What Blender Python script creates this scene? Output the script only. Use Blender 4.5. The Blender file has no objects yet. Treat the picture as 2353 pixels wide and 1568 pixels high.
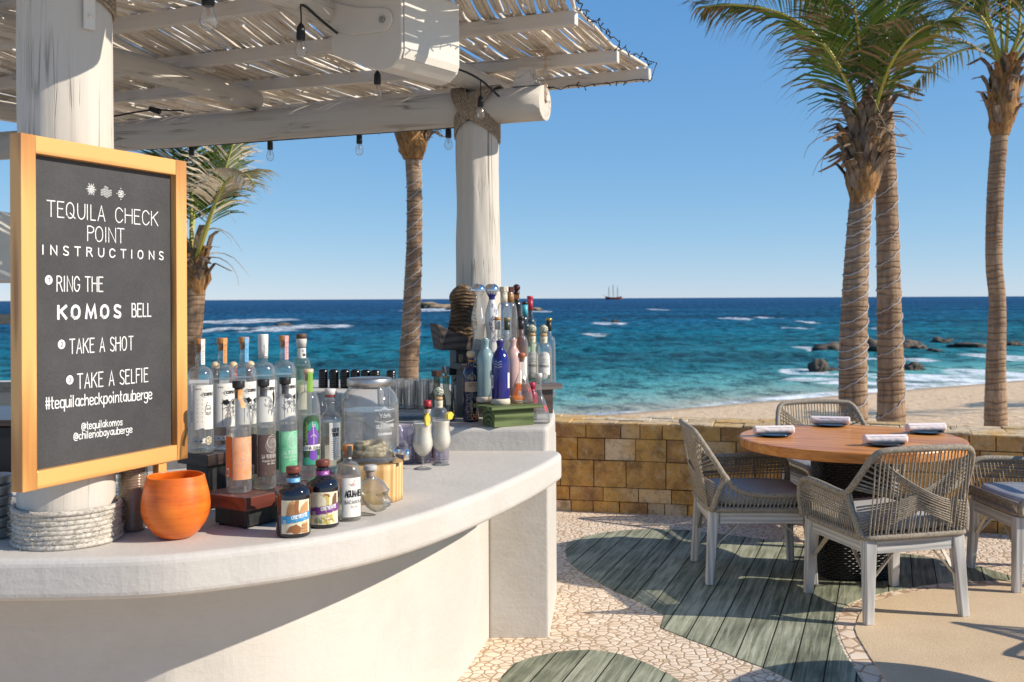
import bpy, bmesh, math, random
from mathutils import Vector, Matrix, noise as mnoise
R = math.radians
S = bpy.context.scene
COL = S.collection

# ---------------------------------------------------------------- camera
HC = 1.6            # lens height above the patio
FP = 2420.0         # focal length in pixels of a 2353 px wide picture
TH = 0.0047         # slight roll of the camera
cam_d = bpy.data.cameras.new("camera")
cam = bpy.data.objects.new("camera", cam_d)
COL.objects.link(cam)
S.camera = cam
cam.location = (0, 0, HC)
cam.rotation_euler = (R(90), TH, 0)
cam_d.sensor_width = 36
cam_d.lens = FP / 2353 * 36
cam_d.shift_y = -97.5 / 2353
cam_d.clip_start = 0.05
cam_d.clip_end = 60000
cam_d.dof.use_dof = True
cam_d.dof.focus_distance = 3.9
cam_d.dof.aperture_fstop = 6.3

# ---------------------------------------------------------------- sky and sun
SUN_AZ = Vector((0.977, -0.213))
SUN_EL = R(31)
w = bpy.data.worlds.new("World")
S.world = w
w.use_nodes = True
wn = w.node_tree
for n in list(wn.nodes):
    wn.nodes.remove(n)
wo = wn.nodes.new("ShaderNodeOutputWorld")
wb = wn.nodes.new("ShaderNodeBackground")
sk = wn.nodes.new("ShaderNodeTexSky")
sk.sky_type = 'NISHITA'
sk.sun_disc = False
sk.sun_elevation = SUN_EL
sk.sun_rotation = math.atan2(SUN_AZ.x, SUN_AZ.y)
sk.altitude = 0
sk.air_density = 0.6
sk.dust_density = 0.0
sk.ozone_density = 3.0
wb.inputs[1].default_value = 0.10
# a clear deep blue maritime sky: the sky model's channels with gentler falloff
wsp = wn.nodes.new("ShaderNodeSeparateColor")
wcb = wn.nodes.new("ShaderNodeCombineColor")
wn.links.new(sk.outputs[0], wsp.inputs[0])
for ch, (ga, am) in enumerate(((0.825, 0.863), (0.54, 0.825), (0.28, 0.881))):
    m1 = wn.nodes.new("ShaderNodeMath")
    m1.operation = 'MULTIPLY'
    m1.inputs[1].default_value = 0.1
    m2 = wn.nodes.new("ShaderNodeMath")
    m2.operation = 'POWER'
    m2.inputs[1].default_value = ga
    m3 = wn.nodes.new("ShaderNodeMath")
    m3.operation = 'MULTIPLY'
    m3.inputs[1].default_value = am * 10 * 0.85
    wn.links.new(wsp.outputs[ch], m1.inputs[0])
    wn.links.new(m1.outputs[0], m2.inputs[0])
    wn.links.new(m2.outputs[0], m3.inputs[0])
    wn.links.new(m3.outputs[0], wcb.inputs[ch])
wn.links.new(wcb.outputs[0], wb.inputs[0])
wn.links.new(wb.outputs[0], wo.inputs[0])

sd = bpy.data.lights.new("sun", 'SUN')
sd.energy = 4.45
sd.angle = R(0.5)
sd.color = (1.0, 0.915, 0.79)
sun = bpy.data.objects.new("sun", sd)
COL.objects.link(sun)
sdir = Vector((SUN_AZ.x * math.cos(SUN_EL), SUN_AZ.y * math.cos(SUN_EL), math.sin(SUN_EL)))
sun.rotation_euler = sdir.to_track_quat('Z', 'Y').to_euler()
sun.location = sdir * 30

S.render.engine = 'CYCLES'
S.view_settings.view_transform = 'Standard'
S.view_settings.look = 'None'
S.view_settings.exposure = 0.28
S.view_settings.gamma = 1
S.cycles.use_denoising = True
S.cycles.max_bounces = 14
S.cycles.transmission_bounces = 12
S.cycles.transparent_max_bounces = 32
S.cycles.glossy_bounces = 4
S.cycles.diffuse_bounces = 4
S.cycles.caustics_reflective = False
S.cycles.caustics_refractive = False
S.cycles.sample_clamp_indirect = 6
S.cycles.blur_glossy = 0.5

# ---------------------------------------------------------------- helpers
random.seed(7)


def ray(u, v):
    du, dv = u - 1176.5, v - 784 + 97.5
    return (du - TH * dv) / FP, -(dv + TH * du) / FP


def D(u, v, Y):
    a, b = ray(u, v)
    return Vector((a * Y, Y, HC + b * Y))


def G(u, v, z):
    a, b = ray(u, v)
    Y = (z - HC) / b
    return Vector((a * Y, Y, z))


def X(u, Y):
    return (u - 1176.5) / FP * Y


class MB:
    """collects geometry for one mesh"""

    def __init__(self):
        self.v, self.f, self.m, self.s, self.c = [], [], [], [], []

    def add(self, vs, fs, mat=0, smooth=False, col=None):
        o = len(self.v)
        self.v += [tuple(p) for p in vs]
        for f in fs:
            self.f.append([i + o for i in f])
            self.m.append(mat)
            self.s.append(smooth)
            self.c.append(col)

    def box(self, c, size, rot=None, mat=0, col=None, taper=1.0):
        x, y, z = size[0] / 2, size[1] / 2, size[2] / 2
        p = []
        for k in (-1, 1):
            t = taper if k == 1 else 1
            p += [Vector((-x * t, -y * t, k * z)), Vector((x * t, -y * t, k * z)), Vector((x * t, y * t, k * z)), Vector((-x * t, y * t, k * z))]
        if rot is not None:
            p = [rot @ q for q in p]
        c = Vector(c)
        self.add([q + c for q in p], [(3, 2, 1, 0), (4, 5, 6, 7), (0, 1, 5, 4), (1, 2, 6, 5), (2, 3, 7, 6), (3, 0, 4, 7)], mat, False, col)

    def beam(self, a, b, w, h, mat=0, w2=None, h2=None, up=(0, 0, 1)):
        a, b = Vector(a), Vector(b)
        d = (b - a).normalized()
        upv = Vector(up)
        s = d.cross(upv)
        if s.length < 1e-4:
            s = d.cross(Vector((0, 1, 0)))
        s.normalize()
        t = s.cross(d)
        w2 = w if w2 is None else w2
        h2 = h if h2 is None else h2
        p = []
        for q, ww, hh in ((a, w, h), (b, w2, h2)):
            p += [q - s * ww / 2 - t * hh / 2, q + s * ww / 2 - t * hh / 2, q + s * ww / 2 + t * hh / 2, q - s * ww / 2 + t * hh / 2]
        self.add(p, [(0, 1, 2, 3), (7, 6, 5, 4), (0, 4, 5, 1), (1, 5, 6, 2), (2, 6, 7, 3), (3, 7, 4, 0)], mat)

    def tube(self, pts, r, n=8, caps=True, mat=0, smooth=True, closed=False):
        pts = [Vector(p) for p in pts]
        k = len(pts)
        rs = r if isinstance(r, (list, tuple)) else [r] * k
        tang = []
        for i in range(k):
            if closed:
                d = pts[(i + 1) % k] - pts[i - 1]
            else:
                d = pts[min(i + 1, k - 1)] - pts[max(i - 1, 0)]
            tang.append(d.normalized() if d.length > 1e-9 else Vector((0, 0, 1)))
        ref = Vector((0, 0, 1)) if abs(tang[0].z) < 0.9 else Vector((1, 0, 0))
        nrm = tang[0].cross(ref).normalized()
        vs = []
        for i in range(k):
            nrm = (nrm - tang[i] * nrm.dot(tang[i]))
            if nrm.length < 1e-6:
                nrm = tang[i].orthogonal()
            nrm.normalize()
            bn = tang[i].cross(nrm)
            for j in range(n):
                a = 2 * math.pi * j / n
                vs.append(pts[i] + (nrm * math.cos(a) + bn * math.sin(a)) * rs[i])
        fs = []
        for i in range(k if closed else k - 1):
            i2 = (i + 1) % k
            for j in range(n):
                j2 = (j + 1) % n
                fs.append((i * n + j, i * n + j2, i2 * n + j2, i2 * n + j))
        self.add(vs, fs, mat, smooth)
        if caps and not closed:
            self.add(vs[:n], [tuple(range(n - 1, -1, -1))], mat)
            self.add(vs[-n:], [tuple(range(n))], mat)

    def lathe(self, prof, n=32, c=(0, 0, 0), mat=0, smooth=True, cap0=True, cap1=True, sq=0.0, rot=0.0):
        """prof: list of (r, z). sq > 0 turns the section into a rounded square"""
        c = Vector(c)
        vs = []
        for r, z in prof:
            for j in range(n):
                a = 2 * math.pi * j / n + rot
                k = 1.0
                if sq:
                    e = 2 + sq * 6
                    k = (abs(math.cos(a - rot)) ** e + abs(math.sin(a - rot)) ** e) ** (-1 / e)
                vs.append(c + Vector((r * k * math.cos(a), r * k * math.sin(a), z)))
        fs = []
        for i in range(len(prof) - 1):
            for j in range(n):
                j2 = (j + 1) % n
                fs.append((i * n + j, i * n + j2, (i + 1) * n + j2, (i + 1) * n + j))
        self.add(vs, fs, mat, smooth)
        if cap0 and prof[0][0] > 1e-5:
            self.add(vs[:n], [tuple(range(n - 1, -1, -1))], mat)
        if cap1 and prof[-1][0] > 1e-5:
            self.add(vs[-n:], [tuple(range(n))], mat)

    def prism(self, poly, z0, z1, mat=0, smooth=False):
        n = len(poly)
        vs = [(p[0], p[1], z0) for p in poly] + [(p[0], p[1], z1) for p in poly]
        fs = [tuple(range(n - 1, -1, -1)), tuple(range(n, 2 * n))]
        fs += [(i, (i + 1) % n, (i + 1) % n + n, i + n) for i in range(n)]
        self.add(vs, fs, mat, smooth)

    def sphere(self, c, r, n=12, m=8, mat=0, scale=(1, 1, 1)):
        prof = [(r * math.sin(math.pi * i / m), -r * math.cos(math.pi * i / m)) for i in range(m + 1)]
        o = len(self.v)
        self.lathe(prof, n, (0, 0, 0), mat, True, False, False)
        for i in range(o, len(self.v)):
            p = self.v[i]
            self.v[i] = (p[0] * scale[0] + c[0], p[1] * scale[1] + c[1], p[2] * scale[2] + c[2])

    def build(self, name, mats, parent=None, world=True, bevel=0.0, seg=2, subsurf=0, fix=True):
        me = bpy.data.meshes.new(name)
        off = Vector((0, 0, 0))
        if parent is not None and world:
            q = parent
            while q is not None:
                off += q.location
                q = q.parent
        me.from_pydata([tuple(Vector(p) - off) for p in self.v], [], self.f)
        if not isinstance(mats, (list, tuple)):
            mats = [mats]
        for m in mats:
            me.materials.append(m)
        me.polygons.foreach_set("material_index", self.m)
        me.polygons.foreach_set("use_smooth", self.s)
        if any(c is not None for c in self.c):
            at = me.color_attributes.new("tone", 'FLOAT_COLOR', 'CORNER')
            i = 0
            for f, c in zip(self.f, self.c):
                cc = c or (1, 1, 1)
                for _ in f:
                    at.data[i].color = (cc[0], cc[1], cc[2], 1)
                    i += 1
        me.update()
        if fix:
            bm = bmesh.new()
            bm.from_mesh(me)
            bmesh.ops.remove_doubles(bm, verts=bm.verts, dist=1e-6)
            bmesh.ops.recalc_face_normals(bm, faces=bm.faces)
            bm.to_mesh(me)
            bm.free()
        ob = bpy.data.objects.new(name, me)
        COL.objects.link(ob)
        if parent is not None:
            ob.parent = parent
        if bevel:
            b = ob.modifiers.new("bevel", 'BEVEL')
            b.width = bevel
            b.segments = seg
            b.limit_method = 'ANGLE'
            b.angle_limit = R(40)
        if subsurf:
            b = ob.modifiers.new("subsurf", 'SUBSURF')
            b.levels = b.render_levels = subsurf
        return ob


def tag(o, label=None, cat=None, group=None, kind=None):
    if label:
        o["label"] = label
    if cat:
        o["category"] = cat
    if group:
        o["group"] = group
    if kind:
        o["kind"] = kind
    return o


def thing(name, label, cat, loc=(0, 0, 0), rotz=0.0, group=None):
    o = bpy.data.objects.new(name, None)
    COL.objects.link(o)
    o.empty_display_size = 0.05
    o.location = loc
    o.rotation_euler = (0, 0, rotz)
    return tag(o, label, cat, group)


def kids(o):
    return [c for c in COL.objects if c.parent == o]


def copy_tree(o, parent=None, loc=None, rotz=None, label=None):
    c = o.copy()
    COL.objects.link(c)
    c.parent = parent
    if loc is not None:
        c.location = loc
    if rotz is not None:
        c.rotation_euler = (0, 0, rotz)
    if label:
        c["label"] = label
    for ch in kids(o):
        copy_tree(ch, c)
    return c


# ---------------------------------------------------------------- materials
def new_mat(name):
    m = bpy.data.materials.new(name)
    m.use_nodes = True
    t = m.node_tree
    for n in list(t.nodes):
        t.nodes.remove(n)
    o = t.nodes.new("ShaderNodeOutputMaterial")
    return m, t, o


def nd(t, typ, **kw):
    n = t.nodes.new(typ)
    for k, v in kw.items():
        if k.startswith("i_"):
            key = k[2:]
            key = int(key) if key.isdigit() else key.replace("_", " ")
            s = n.inputs[key]
            if hasattr(v, "is_linked") or isinstance(v, bpy.types.NodeSocket):
                t.links.new(v, s)
            else:
                s.default_value = v
        else:
            setattr(n, k, v)
    return n


def c4(c):
    return (c[0], c[1], c[2], 1)


def mixc(t, fac, a, b, mode='MIX'):
    n = t.nodes.new("ShaderNodeMix")
    n.data_type = 'RGBA'
    n.blend_type = mode
    for s, v in ((n.inputs[0], fac), (n.inputs[6], a), (n.inputs[7], b)):
        if isinstance(v, bpy.types.NodeSocket):
            t.links.new(v, s)
        elif isinstance(v, (tuple, list)):
            s.default_value = c4(v)
        else:
            s.default_value = v
    return n.outputs[2]


def math2(t, op, a, b=0.0, c=None):
    n = t.nodes.new("ShaderNodeMath")
    n.operation = op
    for i, v in enumerate((a, b) if c is None else (a, b, c)):
        if isinstance(v, bpy.types.NodeSocket):
            t.links.new(v, n.inputs[i])
        else:
            n.inputs[i].default_value = v
    return n.outputs[0]


def ramp(t, fac, stops, interp='LINEAR'):
    n = t.nodes.new("ShaderNodeValToRGB")
    n.color_ramp.interpolation = interp
    e = n.color_ramp.elements
    while len(e) < len(stops):
        e.new(0.5)
    for x, (p, c) in zip(e, stops):
        x.position = p
        x.color = c4(c) if isinstance(c, (tuple, list)) else (c, c, c, 1)
    t.links.new(fac, n.inputs[0])
    return n.outputs[0]


def coords(t, scale=(1, 1, 1), kind='Object', rot=(0, 0, 0)):
    tc = t.nodes.new("ShaderNodeTexCoord")
    mp = t.nodes.new("ShaderNodeMapping")
    mp.inputs['Scale'].default_value = scale
    mp.inputs['Rotation'].default_value = rot
    t.links.new(tc.outputs[kind], mp.inputs[0])
    return mp.outputs[0]


def rescale(t, vec, s):
    """stretch coordinates that were already turned"""
    mp = t.nodes.new("ShaderNodeMapping")
    mp.inputs['Scale'].default_value = s
    t.links.new(vec, mp.inputs[0])
    return mp.outputs[0]


def noise_tex(t, vec, scale, detail=4, rough=0.5, dist=0.0):
    n = nd(t, "ShaderNodeTexNoise")
    n.inputs['Scale'].default_value = scale
    n.inputs['Detail'].default_value = detail
    n.inputs['Roughness'].default_value = rough
    n.inputs['Distortion'].default_value = dist
    t.links.new(vec, n.inputs['Vector'])
    return n.outputs[0]


def bump(t, h, strength, dist=0.01, normal=None):
    b = nd(t, "ShaderNodeBump")
    b.inputs['Strength'].default_value = strength
    b.inputs['Distance'].default_value = dist
    t.links.new(h, b.inputs['Height'])
    if normal is not None:
        t.links.new(normal, b.inputs['Normal'])
    return b.outputs[0]


def principled(t, o, **kw):
    p = t.nodes.new("ShaderNodeBsdfPrincipled")
    for k, v in kw.items():
        s = p.inputs[k.replace("_", " ")]
        if isinstance(v, bpy.types.NodeSocket):
            t.links.new(v, s)
        elif isinstance(v, (tuple, list)) and len(v) == 3 and s.type == 'RGBA':
            s.default_value = c4(v)
        else:
            s.default_value = v
    t.links.new(p.outputs[0], o.inputs[0])
    return p


def M(name, c1, c2=None, rough=0.5, metal=0.0, scale=20, stretch=(1, 1, 1), bmp=0.0, bdist=0.003, bscale=None, spec=0.5, lo=0.35, hi=0.65, detail=5, coat=0.0):
    m, t, o = new_mat(name)
    v = coords(t, stretch)
    col = c1
    nz = noise_tex(t, v, scale, detail, 0.6)
    if c2 is not None:
        col = ramp(t, nz, [(lo, c1), (hi, c2)])
    kw = dict(Base_Color=col, Roughness=rough, Metallic=metal)
    p = principled(t, o, **kw)
    p.inputs['Specular IOR Level'].default_value = spec if rough < 0.6 else min(spec, 0.15)
    p.inputs['Coat Weight'].default_value = coat
    if bmp:
        h = nz if bscale is None else noise_tex(t, v, bscale, 5, 0.6)
        t.links.new(bump(t, h, bmp, bdist), p.inputs['Normal'])
    return m


def glass_mat(name, tint=(0.985, 0.99, 0.985), edge=(0.06, 0.075, 0.075), gloss=1.0, rough=0.07, haze=0.055):
    """thin glass wall: see-through with fresnel reflections, darker where seen edge-on"""
    m, t, o = new_mat(name)
    lw = nd(t, "ShaderNodeLayerWeight", i_Blend=0.5)
    col = ramp(t, lw.outputs['Facing'], [(0.0, tint), (0.30, tint), (0.50, tuple(0.86 * a + 0.14 * b for a, b in zip(tint, edge))), (0.72, tuple(0.55 * a + 0.45 * b for a, b in zip(tint, edge))), (0.92, edge)])
    tr = nd(t, "ShaderNodeBsdfTransparent", i_Color=col)
    gl = nd(t, "ShaderNodeBsdfGlossy", i_Roughness=rough)
    fc = math2(t, 'POWER', lw.outputs['Facing'], 2.2)
    fr = math2(t, 'ADD', 0.06, math2(t, 'MULTIPLY', fc, 0.70))
    v = coords(t)
    t.links.new(bump(t, noise_tex(t, v, 18, 2), 0.08, 0.01), gl.inputs['Normal'])
    mx = nd(t, "ShaderNodeMixShader", i_0=math2(t, 'MULTIPLY', fr, gloss), i_1=tr.outputs[0], i_2=gl.outputs[0])
    df = nd(t, "ShaderNodeBsdfDiffuse", i_Color=c4(tuple(0.45 + 0.5 * q for q in tint)))  # white haze put into the colour for light scattered inside the glass
    mh = nd(t, "ShaderNodeMixShader", i_0=math2(t, 'ADD', haze, math2(t, 'MULTIPLY', fc, 0.12)), i_1=mx.outputs[0], i_2=df.outputs[0])
    t.links.new(mh.outputs[0], o.inputs[0])
    return m


def liquid_mat(name, col=(0.985, 0.99, 0.985), clear=0.82, ior=1.25):
    m, t, o = new_mat(name)
    tr = nd(t, "ShaderNodeBsdfTransparent", i_Color=c4(col))
    rf = nd(t, "ShaderNodeBsdfRefraction", i_Color=c4(col), i_Roughness=0.0, i_IOR=ior)
    mx = nd(t, "ShaderNodeMixShader", i_0=clear, i_1=rf.outputs[0], i_2=tr.outputs[0])
    gl = nd(t, "ShaderNodeBsdfGlossy", i_Roughness=0.03)
    lw = nd(t, "ShaderNodeLayerWeight", i_Blend=0.5)
    fr = math2(t, 'ADD', 0.02, math2(t, 'MULTIPLY', math2(t, 'POWER', lw.outputs['Facing'], 5.0), 0.5))
    m2 = nd(t, "ShaderNodeMixShader", i_0=fr, i_1=mx.outputs[0], i_2=gl.outputs[0])
    t.links.new(m2.outputs[0], o.inputs[0])
    return m


# plaster, wood, stone ---------------------------------------------------
def plaster_mat():
    m, t, o = new_mat("white_plaster")
    v = coords(t)
    n1 = noise_tex(t, v, 2.2, 6, 0.6)
    n2 = noise_tex(t, v, 60, 4, 0.6)
    n3 = noise_tex(t, v, 7, 5, 0.6)
    col = ramp(t, n1, [(0.3, (0.575, 0.53, 0.47)), (0.7, (0.625, 0.585, 0.53))])
    st = ramp(t, noise_tex(t, coords(t, (3, 3, 0.5)), 5, 6, 0.65), [(0.62, 0.0), (0.80, 0.35)])
    col = mixc(t, st, col, (0.49, 0.43, 0.36))
    blot = ramp(t, noise_tex(t, v, 1.1, 8, 0.7, 0.8), [(0.50, 0.0), (0.72, 0.5)])
    col = mixc(t, blot, col, (0.47, 0.42, 0.355))
    sp = ramp(t, noise_tex(t, v, 34, 3, 0.7), [(0.70, 0.0), (0.78, 0.5)])
    col = mixc(t, sp, col, (0.42, 0.37, 0.30))
    hair = math2(t, 'ABSOLUTE', math2(t, 'SUBTRACT', noise_tex(t, v, 1.3, 3, 0.45, 0.2), 0.5))
    hg = ramp(t, noise_tex(t, v, 1.7, 2), [(0.62, 0.0), (0.72, 0.22)])
    col = mixc(t, math2(t, 'MULTIPLY', ramp(t, hair, [(0.0, 1.0), (0.0025, 0.0)]), hg), col, (0.28, 0.24, 0.19))
    p = principled(t, o, Base_Color=col, Roughness=0.62)
    p.inputs['Specular IOR Level'].default_value = 0.3
    b1 = bump(t, n2, 0.5, 0.0025)
    tr = noise_tex(t, coords(t, (2, 2, 9)), 2.0, 5, 0.6, 0.7)
    b2 = bump(t, tr, 0.4, 0.006, b1)
    t.links.new(bump(t, n3, 0.5, 0.008, b2), p.inputs['Normal'])
    return m


def painted_wood(name, axis=2, c=(0.62, 0.575, 0.505), crack=(0.22, 0.17, 0.125), amount=0.70):
    """old white painted timber with long drying cracks and worn spots along one local axis"""
    m, t, o = new_mat(name)
    s1 = [7.0, 7.0, 7.0]
    s1[axis] = 0.4
    s2 = [40.0, 40.0, 40.0]
    s2[axis] = 2.5
    n1 = noise_tex(t, coords(t, s1), 1.0, 3, 0.5, 0.6)
    line = math2(t, 'ABSOLUTE', math2(t, 'SUBTRACT', n1, 0.5))
    mask = noise_tex(t, coords(t), 2.1, 3)
    thin = ramp(t, line, [(0.0, 1.0), (0.010, 0.0)])
    gate = ramp(t, mask, [(0.46, 0.0), (amount - 0.06, 1.0)])
    ck = math2(t, 'MULTIPLY', thin, gate)
    s3 = [21.0, 21.0, 21.0]
    s3[axis] = 0.8
    line2 = math2(t, 'ABSOLUTE', math2(t, 'SUBTRACT', noise_tex(t, coords(t, s3), 1.0, 3, 0.5, 0.8), 0.5))
    gate2 = ramp(t, noise_tex(t, coords(t), 3.7, 3), [(0.52, 0.0), (0.64, 0.7)])
    ck = math2(t, 'MAXIMUM', ck, math2(t, 'MULTIPLY', ramp(t, line2, [(0.0, 1.0), (0.014, 0.0)]), gate2))
    grain = noise_tex(t, coords(t, s2), 1.0, 5, 0.6)
    worn = ramp(t, noise_tex(t, coords(t), 5.5, 6, 0.7), [(0.60, 0.0), (0.78, 1.0)])
    base = ramp(t, grain, [(0.3, (c[0] * 0.93, c[1] * 0.92, c[2] * 0.90)), (0.7, c)])
    base = mixc(t, math2(t, 'MULTIPLY', worn, 0.28), base, (0.50, 0.42, 0.33))
    col = mixc(t, ck, base, crack)
    p = principled(t, o, Base_Color=col, Roughness=0.6)
    p.inputs['Specular IOR Level'].default_value = 0.3
    h = math2(t, 'SUBTRACT', math2(t, 'MULTIPLY', grain, 0.35), ck)
    t.links.new(bump(t, h, 0.7, 0.006), p.inputs['Normal'])
    return m


def wood_mat(name, c1, c2, axis=2, rough=0.45, scale=6.0, streak=1.0, coat=0.0, knots=True):
    m, t, o = new_mat(name)
    s = [scale * 3] * 3
    s[axis] = scale * 0.25
    v = coords(t, s)
    n1 = noise_tex(t, v, 1.0, 4, 0.55, 1.2)
    w1 = nd(t, "ShaderNodeTexWave")
    w1.wave_type = 'RINGS'
    w1.inputs['Scale'].default_value = 0.6
    w1.inputs['Distortion'].default_value = 5.0
    w1.inputs['Detail'].default_value = 3
    t.links.new(v, w1.inputs['Vector'])
    f = math2(t, 'ADD', math2(t, 'MULTIPLY', n1, 0.65), math2(t, 'MULTIPLY', w1.outputs['Fac'], 0.35 * streak))
    col = ramp(t, f, [(0.25, c1), (0.75, c2)])
    if knots:
        vo = nd(t, "ShaderNodeTexVoronoi")
        vo.inputs['Scale'].default_value = 3.2
        sk2 = [2.0, 2.0, 2.0]
        sk2[axis] = 0.9
        t.links.new(coords(t, sk2), vo.inputs['Vector'])
        kn = ramp(t, vo.outputs['Distance'], [(0.03, 1.0), (0.09, 0.0)])
        col = mixc(t, math2(t, 'MULTIPLY', kn, 0.7), col, (c1[0] * 0.35, c1[1] * 0.25, c1[2] * 0.2))
    p = principled(t, o, Base_Color=col, Roughness=rough)
    p.inputs['Specular IOR Level'].default_value = 0.5 if coat else 0.2
    p.inputs['Coat Weight'].default_value = coat
    p.inputs['Coat Roughness'].default_value = 0.15
    t.links.new(bump(t, f, 0.15, 0.003), p.inputs['Normal'])
    return m


def rope_mat(name, c1, c2):
    m, t, o = new_mat(name)
    v = coords(t)
    n1 = noise_tex(t, v, 90, 3, 0.7)
    n2 = noise_tex(t, v, 260, 3, 0.7)
    col = ramp(t, n1, [(0.35, c1), (0.68, c2)])
    p = principled(t, o, Base_Color=col, Roughness=0.9)
    p.inputs['Specular IOR Level'].default_value = 0.1
    t.links.new(bump(t, n2, 0.8, 0.003), p.inputs['Normal'])
    return m


PLASTER = plaster_mat()
POSTW = painted_wood("post_paint", 2)
BEAMW = painted_wood("beam_paint", 0)
PINE = wood_mat("pine", (0.42, 0.17, 0.04), (0.78, 0.41, 0.13), 2, 0.4, 4.0, 1.8, 0.2)
PINEH = wood_mat("pine_rail", (0.42, 0.17, 0.04), (0.78, 0.41, 0.13), 0, 0.4, 4.0, 1.8, 0.2)
DARKW = wood_mat("dark_wood", (0.035, 0.022, 0.018), (0.075, 0.045, 0.035), 0, 0.35, 6, 1, 0.2, False)
REDW = wood_mat("reddish_wood", (0.10, 0.022, 0.014), (0.17, 0.045, 0.028), 0, 0.35, 6, 1, 0.3, False)
BLACKP = M("black_paint", (0.012, 0.012, 0.013), (0.03, 0.029, 0.028), 0.45, scale=40, bmp=0.2)
ROPE_D = rope_mat("jute_rope", (0.24, 0.18, 0.125), (0.52, 0.43, 0.32))
ROPE_W = rope_mat("painted_rope", (0.42, 0.37, 0.30), (0.74, 0.69, 0.61))
CREAM = M("cream_plastic", (0.70, 0.66, 0.58), (0.73, 0.69, 0.61), 0.45, scale=8)
RUBBER = M("black_rubber", (0.012, 0.012, 0.013), None, 0.5)
STEEL = M("brushed_steel", (0.56, 0.55, 0.54), (0.42, 0.42, 0.42), 0.38, 1.0, scale=60, stretch=(1, 1, 20))
CHROME = M("chrome", (0.8, 0.8, 0.81), None, 0.08, 1.0)
GLASS = glass_mat("clear_glass")
GLASSG = glass_mat("green_glass", (0.74, 0.84, 0.74), (0.22, 0.32, 0.22))
GLASSD = glass_mat("smoky_glass", (0.50, 0.52, 0.47), (0.16, 0.16, 0.14), haze=0.01)
GLASSB = glass_mat("blue_glass", (0.80, 0.89, 0.94), (0.25, 0.34, 0.40))
GLASSP = glass_mat("violet_glass", (0.90, 0.88, 0.94), (0.30, 0.26, 0.40))
GLASSA = glass_mat("amber_glass", (0.62, 0.32, 0.08), (0.16, 0.06, 0.02), haze=0.0)
WATER = liquid_mat("clear_spirit")
PALE = liquid_mat("pale_spirit", (0.95, 0.95, 0.86))
AMBER = liquid_mat("amber_spirit", (0.92, 0.52, 0.06), 0.8)
RUSSET = liquid_mat("russet_liquor", (0.58, 0.09, 0.012), 0.6)
PAPER = M("paper", (0.80, 0.76, 0.68), (0.84, 0.81, 0.74), 0.7, scale=30)
CREAMP = M("cream_paper", (0.74, 0.64, 0.44), (0.80, 0.71, 0.52), 0.7, scale=30)
KRAFT = M("kraft_paper", (0.50, 0.32, 0.20), (0.56, 0.38, 0.25), 0.7, scale=40)
INK = M("black_ink", (0.015, 0.015, 0.017), None, 0.6)
WINK = M("white_ink", (0.85, 0.84, 0.82), None, 0.7)
BLACKG = M("black_glazed", (0.010, 0.009, 0.014), None, 0.06, spec=0.6, coat=0.5)
CORK = M("cork", (0.52, 0.30, 0.13), (0.66, 0.44, 0.23), 0.8, scale=90, bmp=0.3)
LTWOOD = M("pale_wood", (0.62, 0.45, 0.26), (0.70, 0.53, 0.33), 0.5, scale=12, stretch=(3, 3, 0.4))


def flat(name, c, rough=0.5, metal=0.0, coat=0.0):
    return M(name, c, (c[0] * 0.88, c[1] * 0.88, c[2] * 0.88), rough, metal, scale=25, coat=coat)


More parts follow.
